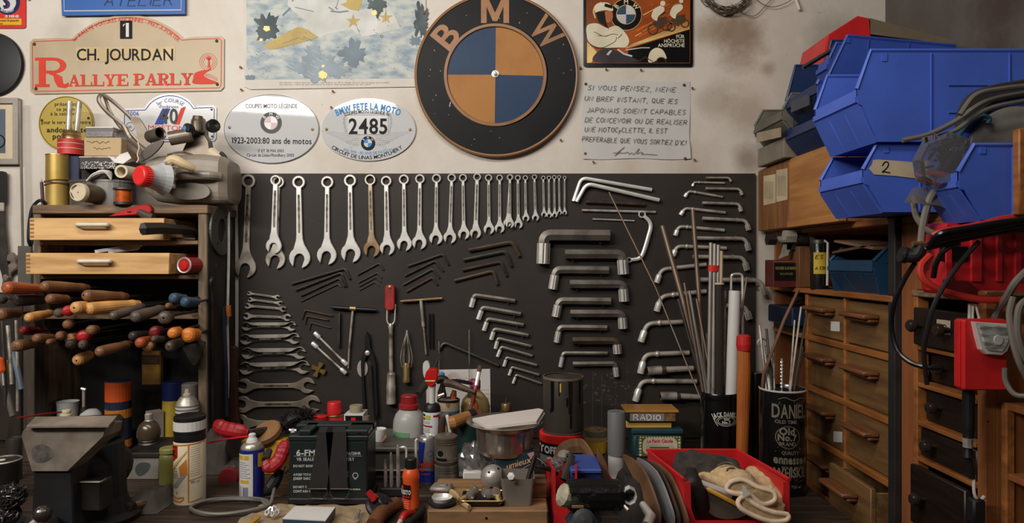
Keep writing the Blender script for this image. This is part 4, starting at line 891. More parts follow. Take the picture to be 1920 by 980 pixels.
for i, (a, b) in enumerate([((178,472),(266,459)),((205,473),(260,464))]):
 m = MB(); A_, B_ = P(*a, 1.80), P(*b, 1.86); m.tube([A_, B_],.006,4, rot0=PI/4, ell=1.8); tag(m.build('white_ruler', pwhite, o=A_), 'white strip lying in the lower drawer, %s of two' % ('longer' if i == 0 else 'shorter'), 'ruler', 'white strips in the lower drawer')
t = thing('drinks_can', 'red can lying on its side in the gap right of the lower drawer', 'can', P(345,512,1.80))
part(t, 'body', M('dark red can', (136,30,34),.4), lambda m: m.lathe([(.018,0),(.0215,.004),(.0215,.10),(.018,.104)], P(345,497,1.76),(.25,1,0),24))
part(t, 'rim', chrome, lambda m: m.lathe([(.0165,.001),(.0205,-.002),(.0215,.002)], P(345,497,1.76),(.25,1,0),24, False))
part(t, 'cap', redp, lambda m: m.lathe([(.0125,.001),(.012,-.003),(0,-.004)], P(345,497,1.76),(.25,1,0),20))
# ---------------------------------------------------------------- the rack of files: every handle its own thing
HC = {'o': ('burnt orange handle', (160,76,42)), 'b': ('brown handle', (124,84,54)), 'd': ('dark handle', (54,46,42)), 't': ('honey handle', (206,148,84)), 'g': ('grey handle', (88,76,66)), 'r': ('red knob', (168,28,30)), 'u': ('slate blue handle', (52,72,92)), 'm': ('maroon handle', (112,22,22)), 'a': ('amber handle', (206,120,44))}
HM = {k: (M(n, c, .38, var=.22, scale=25, stretch=(1,4,4)) if k in 'r' else M(n, c, .42, var=.28, scale=22)) for k, (n, c) in HC.items()}
FL = [((9.7,539),(77,542),10.7, 'o', 'orange-brown file handle at the top left of the rack'),((79.5,536),(165,539),9, 'b', 'long grey-brown file handle at the top of the rack beside the orange-brown one'),((29,563),(85,561),10, 'd', 'thick near-black file handle below the orange-brown one'),((91,560),(128,560),8.6, 'b', 'short brown file handle right of the thick near-black one'),((158,553.6),(238,555.5),9.5, 'b', 'brown file handle with a holed end above the honey coloured pair'),((139.5,577),(176,574),10.6, 't', 'honey coloured file handle, left one of the touching pair'),((163,579),(261,570),10.8, 't', 'long turned honey coloured file handle, right one of the touching pair'),((-2,589),(35,587),11, 'b', 'brown file handle cut by the left edge below the near-black one'),((51,596),(97,586),8.2, 't', 'short light wooden file handle left of the first red knob'),((108.5,586.5),(119,584),8, 'g', 'grey-brown handle end just left of the first red knob'),((126,582.7),(134,581),9, 'r', 'red knob handle beside the honey coloured pair'),((209,593),(269,574),8, 'g', 'slender dark grey file handle right of the honey coloured pair'),((250,595),(306,578),10, 'g', 'thick grey file handle pointing down left in the middle right'),((307,596),(318,592),11, 'g', 'round grey handle end right of the thick grey handle'),((323.4,558.5),(348,560),9, 'u', 'slate blue handle, left one of the blue pair'),((345,566),(370,566),9, 'u', 'slate blue handle, right one of the blue pair'),((314,573),(328,573),5.5, 'b', 'tiny brown handle below the blue pair'),((41,618.5),(74,621),8, 'm', 'maroon handle low on the left of the rack'),((66,634),(101,633),8, 'b', 'brown handle under the maroon one'),((29,648.6),(66,643),10, 'b', 'brown handle with a metal spike at the lower left'),((91,641),(108,639),5.5, 'b', 'small brown handle right of the one with the spike'),((112,629),(120,627),7.5, 'b', 'round brown handle end left of the light round end'),((130,635),(142,632),8.5, 't', 'light round handle end left of the second red knob'),((131,645),(142,643),8, 'd', 'dark handle end directly under the light round end'),((155,630),(164,628),10.6, 'r', 'bright red round knob low in the left half of the rack'),((169.6,619),(180,617),8.5, 'b', 'brown handle end above right of the bright red knob'),((154,646),(165,643),7.5, 'g', 'grey handle end under the bright red knob'),((144,675.7),(170,664),9.5, 't', 'lowest light wooden handle, pointing down left'),((183,660),(244,644),9, 'b', 'long dark brown handle, lowest in the middle'),((289.5,622),(300,620),10, 'm', 'dark red glossy knob right of the middle'),((323.4,625),(335,620),9.5, 'a', 'amber handle end left of the large amber knob'),((350.6,628),(369,627),12.5, 'a', 'large amber knob at the right end of the rack'),((246,630),(277,626),8, 'd', 'dark handle left of the dark red glossy knob'),((261,643),(281,637),9, 'o', 'orange-brown stubby handle in the lower right group'),((276,650),(284,645),8.5, 't', 'pale stubby handle just below the orange-brown stubby one'),((287.6,635),(307,635),6, 'g', 'small grey handle below the dark red glossy knob'),((316.6,650),(341,640),9, 'g', 'grey handle under the amber ones at the lower right'),((2,561),(12,561),8, 'd', 'dark handle end at the left edge under the orange-brown handle'),((126,608),(134,606),8, 'b', 'deep brown handle end below the first red knob')]
for i, (a, b, r, c, lb) in enumerate(FL):
 dn = 1.60+.012*((i*7) % 5); L_ = math.hypot(a[0]-b[0], a[1]-b[1]); A_ = P(*a, dn); B_ = P(*b, min(1.76, dn+.045+L_*.0010)); ax = (B_-A_); L = ax.length; R = r*1.14*dn/F
 t = thing('hand_file', lb, 'file', A_, 'files with handles in the rack')
 part(t, 'handle', HM[c], lambda m: m.lathe([(.0,-.002),(R*.35,-.002),(R*.72,.001),(R*.95,.006),(R, .014),(R*.98, L*.4),(R*.82, L*.75),(R*.86, L*.86),(R*.6, L)], A_, ax, 16))
 if i in (4,5,13,26,27,36): part(t, 'tang_hole', fblack, lambda m: m.lathe([(R*.16,-.0025),(0,-.0026)], A_, ax, 8))
 C_ = Vector((max(-1.25, min(-.87, B_.x+ax.normalized().x*.05)),1.966-D, B_.z+ax.normalized().z*.06)); part(t, 'blade', dsteel, lambda m: m.tube([B_-ax*.02, C_], R*.42,4, rot0=PI/4, ell=.6))
 if i == 19: part(t, 'spike', steel, lambda m: m.tube([A_+ax*.05, A_-ax.normalized()*.02],[.002,.0008],6))
# ---------------------------------------------------------------- on top of the cabinet
ZT = P(0,384,1.795).z+.0005
def ty(d): return zpy(ZT, d)
gold = M('dull gold tube', (186,156,84),.38,.55, rgb2=(160,128,60), mix=.42, scale=8); tin = M('grey tin', (128,124,118),.36,.6, rgb2=(96,92,86), mix=.45, scale=9)
t = U('brass_tube', 'tall dull gold tube standing on the cabinet with brown string tied round it', 'tube', 108,1.88,[('body', gold, [(19,291),(19.5, ty(1.88))]),('rim', brass, [(17,290.5),(19.4,290.5),(19.6,292)])])
part(t, 'string', M('brown string', (96,70,44),.8), lambda m: [m.tube([P(108, y, 1.88)+Vector((math.cos(q)*.0305, math.sin(q)*.0305, sl*math.cos(q)*.004)) for q in [2*PI*k/24 for k in range(24)]],.0016,6, closed=True) for y, sl in ((340,1),(343,-1),(346,1))])
BX('navy_carton', 'narrow navy blue carton standing between the gold tube and the dark tray', 'carton', 128,292,148, ty(1.90),1.89,1.96, M('navy card', (38,44,66),.6))
rs = M('red and cream bands', (176,44,38),.45)
t = U('twin_tube_part', 'red banded cylinder with brass neck and two steel tubes standing on the cabinet pile', 'machine part', 134,1.925,[('base', rs, [(21,262.5),(22.4,264),(22.4,291)]),('band', cream, [(22.6,270),(22.6,271)]),('band', cream, [(22.6,279.5),(22.6,280.5)]),('neck', brass, [(15,246),(15.6,247),(14.6,251),(15.8,254),(14.8,257),(15.5,262.5)])])
for x0, y0, x1 in ((131,190,128.5),(149,191,143.5)): part(t, 'tube', steel, lambda m: m.tube([P(x0, y0,1.925), P(x1,247,1.925)],.0072,14))
part(t, 'foot', black, lambda m: m.bpx(118,290.5,156, ty(1.92),1.925,1.965))
t = BX('cardboard_box', 'small brown cardboard box with two lines of handwriting on the cabinet pile', 'box', 157,257.5,227,292.5,1.84,1.93, M('brown cardboard', (176,150,112),.75, var=.08))
def scr(m):
 for x0, y0, n in ((163,267,11),(175,279,9)):
  pts = [(x0+k*3.3+random.uniform(-.6,.6), y0+random.uniform(-2.6,1.6),0) for k in range(int(n*1.3))]; m.ribbon([p[:2] for p in smooth(pts, 4)],.8, wf(1.84),.0006)
part(t, 'handwriting', fblack, scr, True)
t = BX('washer_box', 'clear plastic box of washers on top of the brown cardboard box', 'box', 160,239,212,257,1.85,1.925, M('clear plastic', (190,184,186),.15, trans=.75, var=.05), part='case')
for k in range(22):
 x = random.uniform(164,206); y = random.uniform(249,254); part(t, 'washer', chrome, lambda m: m.tube([P(x, y, 1.855+.003*(k % 4))+Vector((math.cos(q)*.003,.0005*k % 3, math.sin(q)*.003)) for q in [2*PI*j/10 for j in range(10)]],.0011,5, closed=True))
part(t, 'lid', pwhite, lambda m: m.bpx(160,237.5,212,240,1.848,1.927,.001))
t = BX('parts_tray', 'dark metal tray with a glittering edge between the gold tube and the cardboard tube', 'tray', 148,293,220,317,1.83,1.95, M('dark tray metal', (58,54,52),.35,.5))
part(t, 'rim', steel, lambda m: m.bpx(147,292.5,221,296,1.827,1.953))
def glit(m):
 for k in range(190): x = random.uniform(151,216); y = random.uniform(303,316); m.box(P(x, y, 1.829),(random.uniform(.0012,.003),.002,.001), Matrix.Rotation(k*1.7,3, 'Y'))
part(t, 'swarf', chrome, glit)['kind'] = 'stuff'
BX('tray_support', 'dark open box under the glittering tray', 'box', 152,317.5,222,345,1.86,1.95, M('deep brown card', (46,32,28),.8))
t = thing('string_ball', 'bundle of white string lying on the grey oval tin', 'string', P(186,338,1.835))
def strg(m):
 for k in range(14):
  y0 = 333-k*.6; m.tube(smooth([P(162+k*1.2,339,1.80+.004*k), P(176+k*1.6,325-k*.2+3*math.sin(k),1.80+.003*k), P(196+k*1.0,322+2*math.sin(k*2),1.81+.003*k), P(208,336,1.82)],4),.0018,5)
part(t, 'strands', M('white cotton', (206,198,190),.8), strg)
t = thing('oval_tin', 'low grey oval tin on the cabinet under the string', 'tin', P(195, ty(1.86),1.86))
def ov(m):
 c = P(195,360,1.875); hh = (ty(1.875)-339)/2*1.875/F; m.rings([[c+Vector((.09*q*math.cos(a),.055*q*math.sin(a), z-.002+(360-(ty(1.875)+339)/2)*1.875/F)) for a in [2*PI*k/40 for k in range(40)]] for q, z in ((1,-hh),(1, hh*.82),(1.03, hh*.84),(1.03, hh),(.97, hh))])
part(t, 'body', tin, ov)
t = thing('jar_on_side', 'jar lying on its side with a cream embossed lid facing out', 'jar', P(146, ty(1.79),1.82))
part(t, 'body', M('brown jar', (90,76,60),.3), lambda m: m.lathe([(.024,.006),(.025,.06),(.023,.066)], P(146,360,1.755),(.15,1,0),28))
part(t, 'lid', cream, lambda m: m.lathe([(0,.0012),(.017,.001),(.018,0),(.0205,.0),(.0215,-.0012),(.0235,-.001),(.0245,.003),(.0245,.012)], P(146,360,1.75),(.15,1,0),32))
part(t, 'lid_mark', fblack, lambda m: [m.ribbon(circ(146,360,13,9, a0=a, a1=a+.9),1.4, wf(1.75),.0003) for a in (.3,2.2,3.6,5.0)]+[m.poly(circ(146,360,1,8), wf(1.75),.0003)], True)
t = U('copper_spool', 'small spool of bright orange copper wire in front of the oval tin', 'spool', 232,1.80,[('wire', M('orange copper wire', (206,98,32),.32,.35, rgb2=(160,70,22), mix=.5, scale=60, stretch=(1,1,9)),[(13.5,356),(13.5,379)]),('flange', dsteel, [(17.5,353),(18,354),(18,356)]),('flange', dsteel, [(17,379),(17, ty(1.8)-.01)])])
t = thing('cardboard_tube', 'empty cream cardboard roll pointing out beside the red cap', 'tube', P(229,330,1.80))
part(t, 'tube', cream, lambda m: m.rings([[P(227,321,1.77)+Vector((0, y, 0))+Vector((math.cos(q)*r+y*.22,0, math.sin(q)*r)) for q in [2*PI*k/28 for k in range(28)]] for r, y in ((.0165,.12),(.0175,0),(.012,0),(.0115,.11))], caps=False))
# jerry can lying behind the drawers, cap to the front left
t = thing('jerry_can', 'dirty translucent plastic can with a red screw cap lying on top of the cabinet', 'jerry can', P(345, ty(1.85),1.86))
jm = M('dirty translucent plastic', (150,140,126),.42, rgb2=(106,90,72), mix=.5, scale=5, coat=.15)
def jc(m):
 secs = [(262,317,344,11,1.735),(270,312,350,20,1.745),(282,300,366,30,1.76),(300,292,380,36,1.78),(330,289,384,40,1.795),(385,288,385,42,1.80),(420,292,385,42,1.80),(435,302,383,36,1.81),(440,318,376,26,1.82)]
 rs = []
 for x, y0, y1, hd, dc in secs:
  zc = (y0+y1)/2; hz = (y1-y0)/2; ring = []
  for k in range(24):
   a = 2*PI*k/24; q = 4.2; ca, sa = math.cos(a), math.sin(a); u = math.copysign(abs(ca)**(2/q), ca); v = math.copysign(abs(sa)**(2/q), sa)
   d = dc+.075+u*hd/F*1.8*.9; p = P(x, zc, dc+.06); ring.append(Vector((p.x, d-D, p.z+v*hz*dc/F)))
  rs.append(ring)
 m.rings(rs)
part(t, 'body', jm, jc)
def jgrip(m): m.tube(smooth([P(318,331,1.825), P(335,329,1.80), P(385,328,1.80), P(412,331,1.825)],5),.012,12)
part(t, 'handle', jm, jgrip)
part(t, 'recess', M('grimy shaded recess', (126,118,106),.5), lambda m: m.poly([p[:2] for p in smooth([(318,352,0),(350,343,0),(385,347,0),(394,362,0),(380,372,0),(345,374,0),(322,366,0)],4, True)], wf(1.812),-.01,.003))  # flat patch, grime and the hollow's shade are both in its colour
part(t, 'neck', M('pale neck plastic', (168,168,166),.4), lambda m: m.lathe([(.024,0),(.028,.02),(.036,.045),(.045,.06)], P(265,329,1.705),(.5,.8,-.02),24))
cp = P(259,329,1.68)
part(t, 'cap', M('bright red cap', (214,44,40),.4), lambda m: m.lathe([(0,0),(.021,0),(.0245,.002),(.0258,.006),(.0268,.024)], cp, (.42,.86,-.02),36))
part(t, 'cap_ridge', MATS['bright red cap'], lambda m: [m.tube([cp+Vector((.42,.86,0)).normalized()*.006+q, cp+Vector((.42,.86,0)).normalized()*.023+q*1.03],.0011,5) for q in [Vector((.86,-.42,0)).normalized()*.026*math.cos(k*PI/14)+Vector((0,0,1))*.026*math.sin(k*PI/14) for k in range(28)]])
t = thing('hose_clamp', 'bright steel clamp resting on the front of the plastic can', 'clamp', P(318,352,1.74))
for y0, x0, x1, r in ((309,309,327,.0085),(331,306,331,.010),(349,315,328,.0062)): part(t, 'band', chrome, lambda m: m.tube([P(x0, y0,1.79), P(x0+1, y0,1.79), P(x1-1, y0,1.79), P(x1, y0,1.79)],[r*.8, r, r, r*.8],12))
part(t, 'plate', steel, lambda m: m.bpx(309,306,328,350,1.794,1.80,.001))
t = thing('wood_tool', 'pale wooden tool grip lying on top of the plastic can', 'tool', P(340,319,1.74))
part(t, 'grip', M('pale handle wood', (196,172,132),.5, var=.12), lambda m: m.tube(smooth([P(317,303,1.745), P(328,300,1.745), P(345,308,1.75), P(366,317,1.765)],4),[.013,.0135,.014,.014,.0135,.013,.013,.0125,.012,.0115,.011,.010,.008],12))
part(t, 'ferrule', steel, lambda m: m.tube([P(312,305,1.745), P(319,302.5,1.745)],.0115,12))
# metal odds and ends heaped above the can
DH = 1.87
t = thing('strap_wrench', 'bent steel strap tool with a long hairpin loop rising above the pile', 'strap tool', P(265,290, DH))
sm = M('dull strap steel', (124,112,98),.4,.6, rgb2=(84,72,60), mix=.45, scale=14)
def S(x, y, d=DH): return P(60+.2245*x, 170+.2245*y, d)
part(t, 'loop', sm, lambda m: m.tube(smooth([S(900,440), S(760,290), S(640,190), S(565,100), S(562,50), S(600,38), S(700,110), S(830,230), S(870,290)],5),.0058,6, ell=.5))
part(t, 'inner_loop', sm, lambda m: m.tube(smooth([S(840,420, DH+.02), S(720,280, DH+.02), S(650,170, DH+.015), S(620,90, DH+.01), S(605,50, DH+.005)],5),.005,6, ell=.5))
part(t, 'blade', sm, lambda m: m.poly([(60+.2245*p[0],170+.2245*p[1]) for p in smooth([(830,235,0),(885,220,0),(940,290,0),(980,380,0),(1000,470,0),(960,520,0),(900,450,0),(870,330,0)],4, True)], wf(DH),-.002,.003))
part(t, 'strap', sm, lambda m: m.tube(smooth([S(760,290,1.86), S(820,400,1.86), S(930,500,1.85), S(900,520,1.85), S(800,450,1.86)],4),.007,6, ell=.4))
for i, (x, y, L, ax, r, lb) in enumerate([(1075,355,.05,(-1,.5,-.15),.0165, 'small open steel cup lying left of the knob fitting'),(1150,400,.06,(1,.25,.25),.0185, 'larger open steel cup tilted against the knob fitting')]):
 t = thing('steel_cup', lb, 'cup', S(x, y+60,1.86), 'steel cups in the heap'); c = S(x, y, 1.85)
 part(t, 'shell', sm, lambda m: m.lathe([(r*.8,.004),(r, 0),(r*1.05,0),(r*1.05, L*.9),(r*.9, L)], c, ax, 24, False)); part(t, 'end', sm, lambda m: m.lathe([(r*.9, L),(0, L)], c, ax, 24))
m = MB(); m.poly([(60+.2245*p[0],170+.2245*p[1]) for p in smooth([(880,595,0),(930,500,0),(1010,440,0),(1090,415,0),(1095,440,0),(1040,510,0),(960,570,0)],4, True)], wf(1.80),-.003,.003)
tag(m.build('trowel', M('dark blade steel', (64,56,50),.35,.6), o=S(980,590,1.8)), 'dark leaf-shaped steel blade lying between the cups and the plastic can', 'trowel')
t = thing('crumpled_paper', 'torn white paper lying behind the cardboard roll', 'paper', S(750,600,1.82))
def crp(m):
 pts = [S(630,540,1.80), S(700,565,1.79), S(735,530,1.82), S(800,510,1.82), S(830,560,1.80), S(870,585,1.83), S(760,610,1.79), S(690,600,1.79)]
 m.add(pts, [(0,1,7),(1,6,7),(1,2,3),(1,3,4),(1,4,6),(4,5,6)])
part(t, 'sheet', pwhite, crp, True)
m = MB(); m.tube(smooth([S(885,430,1.80), S(895,480,1.79), S(880,530,1.785), S(890,570,1.77), S(872,600,1.765)],4),.0016,6)
tag(m.build('twine', M('cream twine', (200,184,150),.8), o=S(885,600,1.78)), 'short piece of cream twine hanging over the pile by the red cap', 'string')
t = thing('knob_fitting', 'grey cast fitting with two black knobs standing behind the plastic can', 'machine part', S(1400,540,1.90))
part(t, 'base', sm, lambda m: m.lathe([(.034,-.014),(.042,-.008),(.04,0),(.02,.006),(0,.008)], S(1260,545,1.90)+Vector((.0,0,.006)),(0,-.15,1),32))
part(t, 'bracket', sm, lambda m: m.poly([(60+.2245*x, 170+.2245*y) for x, y in [(1250,530),(1310,400),(1335,240),(1370,210),(1420,225),(1445,300),(1450,370),(1480,420),(1500,560),(1350,590)]], wf(1.89),-.02,.006, ch=1.5), sharp=.4)
part(t, 'post', sm, lambda m: m.lathe([(.014,0),(.017,.004),(.017,.03),(.015,.036),(.013,.046)], S(1385,350,1.875),(0,0,1),18))
for (x, y, ax, cap) in ((1310,330,(-.6,-.8,.15),1),(1510,295,(.75,-.66,.1),0)):
 c = S(x, y, 1.86); a = Vector(ax).normalized(); kb = part(t, 'knob', black, lambda m: m.lathe([(.006,-.03),(.007,-.014),(.016,-.012),(.0185,-.004),(.0185,.008),(.016,.012),(.012,.012),(0,.008 if not cap else .0125)], c, a, 12))
 if cap: part(kb, 'cap_badge', paint('sky blue badge', (70,132,196)), lambda m: m.lathe([(.009,.0125),(.0085,.0145),(0,.0146)], c, a, 20))
t = thing('white_nozzle', 'white rag-wrapped nozzle with a black tip behind the right of the plastic can', 'nozzle', S(1550,590,1.90))
part(t, 'body', cream, lambda m: m.tube(smooth([S(1475,500,1.9), S(1520,530,1.89), S(1570,560,1.89), S(1590,565,1.89)],3),[.008,.013,.016,.016,.015,.014,.013,.012,.011,.011],10))
part(t, 'tip', rubber, lambda m: m.tube([S(1575,520,1.885), S(1600,540,1.885), S(1618,560,1.885), S(1600,585,1.885)],.006,8))
# ---------------------------------------------------------------- things round the outside of the cabinet
t = thing('rubber_belt', 'black rubber belt looped over the left side of the cabinet', 'belt', P(62,425,1.86))
part(t, 'loop', rubber, lambda m: m.tube(smooth([P(84,386,1.86), P(80,376,1.84), P(70,378,1.84), P(60,392,1.84), P(55,420,1.84), P(54,450,1.84), P(59,458,1.86), P(60,420,1.9), P(66,390,1.9)],5, True),.0045,8, closed=True))
t = thing('insulated_rod', 'short brown tube with a wire tip standing at the left corner of the cabinet', 'tube', P(80, ty(1.9),1.9))
part(t, 'tube', M('brown tube', (84,56,46),.5), lambda m: m.tube([P(81, ty(1.9),1.9), P(78,341,1.9)],.0045,10)); part(t, 'wire_tip', brass, lambda m: m.tube([P(78,341,1.9), P(78.5,337,1.9), P(77,334,1.9)],.001,5))
t = thing('flat_bar_tool', 'long dark bar with a wide head hanging at the left edge below the photo frame', 'bar', P(4,330,1.97))
part(t, 'head', black, lambda m: m.poly(rrect(-14,321,10,382,5), wf(1.98),-.008,.004, ch=1)); part(t, 'bar', dsteel, lambda m: m.poly([(-8,378),(7,378),(8,420),(20,545),(14,545),(-10,470)], wf(1.98),-.006,.002))
part(t, 'clip', steel, lambda m: m.poly([(-10,380),(9,380),(9,396),(-10,396)], wf(1.98),.002,.005))
m = MB(); m.poly([(36.5,190),(40.5,190),(45.5,461),(42,461)], wf(1.975),0,.004); tag(m.build('steel_rule', M('dull rule steel', (124,118,108),.4,.5), o=P(41,300,1.975)), 'long narrow steel rule hanging beside the photo frame', 'ruler')
m = MB(); m.poly([(38,461),(62,461),(62,545),(38,545)], wf(1.97),0,.010); tag(m.build('grey_plate', M('grey slate plate', (92,86,78),.6), o=P(50,545,1.97)), 'grey slate-coloured plate standing left of the cabinet behind the lower drawer', 'plate')
m = MB(); m.tube(smooth([P(18+8*math.sin(k*.9),478+k*9,1.985-.004*(k % 2)) for k in range(8)],3),[.012+.004*math.sin(k*1.1) for k in range(22)],7, ell=.5); tag(m.build('knobbly_sack', M('grey crumpled cloth', (116,104,92),.8), o=P(20,540,1.98)), 'grey crumpled cloth hanging behind the plate at the left edge', 'cloth')
for i, (a, b, r, mt, lb) in enumerate([((4,600),(10,760),.006, dsteel, 'first of the dark rods hanging at the left edge under the files'),((14,610),(22,720),.005, steel, 'second hanging rod from the left edge, grey'),((24,660),(40,730),.008, M('blue grey hose', (96,108,118),.5), 'blue-grey hose hanging left of the dark cabinet post'),((2,700),(24,780),.008, M('old grey wood', (98,90,78),.7), 'grey wooden stick leaning at the left edge'),((30,600),(33,770),.004, steel, 'thin steel rod hanging right of the blue-grey hose')]):
 m = MB(); m.tube([P(*a, 1.90), P((a[0]+b[0])/2+1,(a[1]+b[1])/2,1.89), P(*b, 1.88)], r, 10); tag(m.build('hanging_rod', mt, o=P(*b, 1.88)), lb, 'rod', 'rods hanging at the left edge')
t = thing('orange_screwdriver', 'orange handled screwdriver hanging at the left edge under the files', 'screwdriver', P(3,705,1.88)); part(t, 'handle', paint('orange plastic', (226,88,32)), lambda m: m.tube([P(-2,670,1.88), P(0,674,1.88), P(4,694,1.88), P(5,698,1.88)],[.006,.0095,.0085,.005],10)); part(t, 'shank', chrome, lambda m: m.tube([P(5,697,1.88), P(7,722,1.88)],.0025,8))
m = MB(); m.bpx(4,676,14,702,1.91,1.93); tag(m.build('yellow_tag', paint('dull yellow card', (176,138,40)), o=P(9,702,1.92)), 'small dull yellow card behind the orange screwdriver', 'card')
m = MB(); m.bpx(-60,548,40,826,1.965,1.985,.002); tag(m.build('dark_board', wood('filler board wood', (52,42,34),(32,26,22), 'Z', .7,6), o=P(0,826,1.975)), 'added dark board behind the hanging rods at the left edge', 'board')  # added board, dark enough to cover the bright strip of wall here
m = MB(); m.poly([p[:2] for p in smooth([(342,650,0),(362,644,0),(384,640,0),(381,656,0),(372,678,0),(364,685,0),(357,680,0),(348,664,0)],3, True)], wf(1.77),-.004,0, ch=.8); tag(m.build('steel_bracket', dsteel, o=P(362,642,1.77)), 'rounded triangular steel plate hanging on the right post under the amber knob', 'bracket')
# right outer face of the cabinet
XS = P(388,400,1.8).x
def sf(px, py):                               # a point on that face seen at (px, py)
 d = XS*F/(px-960); return P(px, py, d)
t = thing('slotted_disc', 'dark steel disc with a slotted centre hung on the side of the cabinet', 'disc', sf(411,432)+Vector((.004,0,0)))
def sd_(m):
 c = sf(411,432)+Vector((.0015,0,0)); f = basis(c, (0,1,0),(0,0,1))
 m.poly(circ(0,0,.069,40), f, 0,.007,[circ(0,0,.026,20,.034)]+[circ(.047*math.cos(a),.047*math.sin(a),.005,8) for a in (.6,2.2,3.7,5.3)])
part(t, 'plate', M('weathered disc steel', (84,80,74),.5,.5), sd_)
def srod(name, pts, r, mt, lb, cat, off=.008):
 m = MB(); m.tube(smooth([sf(x, y)+Vector((off, 0,0)) for x, y in pts],4), r, 8); tag(m.build(name, mt, o=sf(*pts[0])+Vector((off, 0,0))), lb, cat)
srod('steel_rod', [(422,397),(422,500),(420,600),(421,690),(420,745)],.004, chrome, 'long bright rod hanging on the side of the cabinet', 'rod', .01)
srod('blue_hose', [(411,575),(413,640),(416,700),(417,780)],.006, M('dark blue hose', (36,45,58),.5), 'dark blue hose hanging on the side of the cabinet', 'hose', .012)
srod('orange_grip', [(411,572),(411,582),(412,592)],.007, paint('amber plastic', (170,90,30)), 'small amber grip hanging above the dark blue hose', 'grip', .026)
srod('hooked_bar', [(392,520),(389.5,530),(393,560),(393,700),(394,790)],.005, black, 'thin black bar hanging next to the edge of the cabinet side', 'bar', .008)
t = thing('hand_saw', 'brown wooden saw handle hanging between the cabinet and the open-ended spanners', 'saw', P(436,790,1.96)); part(t, 'handle', M('red brown saw wood', (66,38,27),.5), lambda m: m.poly([p[:2] for p in smooth([(424,656,0),(444,652,0),(443,700,0),(446,760,0),(448,800,0),(432,806,0),(428,760,0),(432,700,0)],4, True)], wf(1.95),-.01,.008, ch=1.5)); part(t, 'blade', dsteel, lambda m: m.poly([(429,570),(436,570),(440,660),(426,660)], wf(1.955),0,.0015))
# ---------------------------------------------------------------- under and in front of the cabinet
grime = M('grimy dark metal', (58,52,46),.5,.5, rgb2=(36,32,29)); navy = paint('navy label', (34,44,66)); amber = paint('amber label', (206,124,40)); orange = paint('orange label', (206,84,34)); yel = paint('yellow label', (206,164,46))
clear = M('clear film', (200,196,192),.12, trans=.85, var=.03); glass = M('clear glass', (220,220,214),.05, trans=.92, var=.02)
d_ = 1.87; yb = bpy_(d_)
t = U('striped_can', 'tall can in orange, navy and amber bands standing inside the cabinet', 'can', 222, d_, [('body', navy, [(20,712),(22,714),(22, yb)])])
for y0, y1, mt in ((714,750, orange),(765,781, amber),(822,836, amber)): part(t, 'band', mt, lambda m: m.lpx(222, d_, [(22.3, y0),(22.3, y1)]))
U('white_cup', 'white cup standing behind the vise, the left one', 'cup', 127,1.86,[('body', white, [(16,756),(19,752),(18,754),(15, bpy_(1.86))])], 'cups behind the vise')
U('white_bowl', 'upturned white bowl behind the vise', 'bowl', 170,1.85,[('body', white, [(3,766),(10,767),(16,772),(20,782),(21,800),(22, bpy_(1.85))])])
U('bottle_stopper', 'small pale bottle top just above the vise jaw', 'bottle', 124,1.6,[('cap', cream, [(7,768),(8,770),(8,773),(7,775),(10,776),(10,780)]),('body', glass, [(9,780),(14,790),(14, bpy_(1.6))])])
t = thing('screwdriver', 'upright screwdriver standing behind the vise', 'screwdriver', P(158, bpy_(1.84),1.84)); part(t, 'shank', steel, lambda m: m.tube([P(157,730,1.84), P(157,770,1.84)],.004,8)); part(t, 'handle', dsteel, lambda m: m.tube([P(157,762,1.84), P(157,775,1.84), P(157, bpy_(1.84),1.84)],[.006,.009,.009],8)); part(t, 'tip', chrome, lambda m: m.tube([P(153,728,1.84), P(161,730,1.84)],.004,8))
t = thing('yellow_packet', 'dirty yellow packet hanging in the dark cabinet under the files', 'packet', P(281,722,1.90)); part(t, 'packet', M('dirty yellow card', (150,108,40),.6, rgb2=(110,76,30)), lambda m: m.bpx(265,658,300,722,1.90,1.92,.003)); part(t, 'label', M('dark brown label', (50,34,22),.6), lambda m: m.poly([(265.5,665),(299.5,665),(299.5,683),(265.5,683)], wf(1.90),.0006), True); part(t, 'hanger', dsteel, lambda m: m.tube([P(282,660,1.91), P(282,599,1.91)],.0015,6))
def ltx(m): m.text('TECALE', 269,679,9, wf(1.90),.0012, w=27)
part(t, 'lettering', M('faded orange print', (120,70,34),.6), ltx, True)
U('yellow_spray_can', 'yellow spray can with a blue cap standing deep in the cabinet', 'spray can', 322,1.91,[('body', M('dull yellow can', (178,146,36),.45),[(14,747),(16,750),(16.5, bpy_(1.91))]),('cap', paint('deep blue cap', (26,40,92)),[(15,715),(17,717),(17,748)])])
U('white_tube', 'plain white tube standing deep in the cabinet at its right post', 'tube', 356,1.93,[('body', M('dull white plastic', (150,142,134),.5),[(14,718),(15.5,720),(15.5, bpy_(1.93))])])
t = U('grey_spray_can', 'grey spray can with bare nozzle behind the black-capped paint can', 'spray can', 351,1.78,[('body', M('grey can', (112,108,102),.4),[(19,757),(20,759),(20, bpy_(1.78))]),('dome', steel, [(6,741),(12,743),(18,752),(19.5,757),(20.5,758)]),('nozzle', cream, [(3.6,729),(4,731),(4.5,736),(7,738),(7,741)])])
for y in (761,768,772): part(t, 'stripe', navy if y == 772 else pwhite, lambda m: m.lpx(351,1.78,[(20.3, y),(20.3, y+3)]))
U('white_carton', 'small stained white carton behind the ribbed bulb', 'carton', 290,1.88,[('body', M('stained white card', (150,138,124),.7),[(17,770),(17, bpy_(1.88))])], seg=4)
zb_ = 852
t = BX('battery_box', 'low grey box with a stained side standing right of the vise', 'box', 228, zb_, 298, bpy_(1.62),1.62,1.76, M('stained grey box', (128,120,112),.6, rgb2=(92,86,80), mix=.45, scale=10))
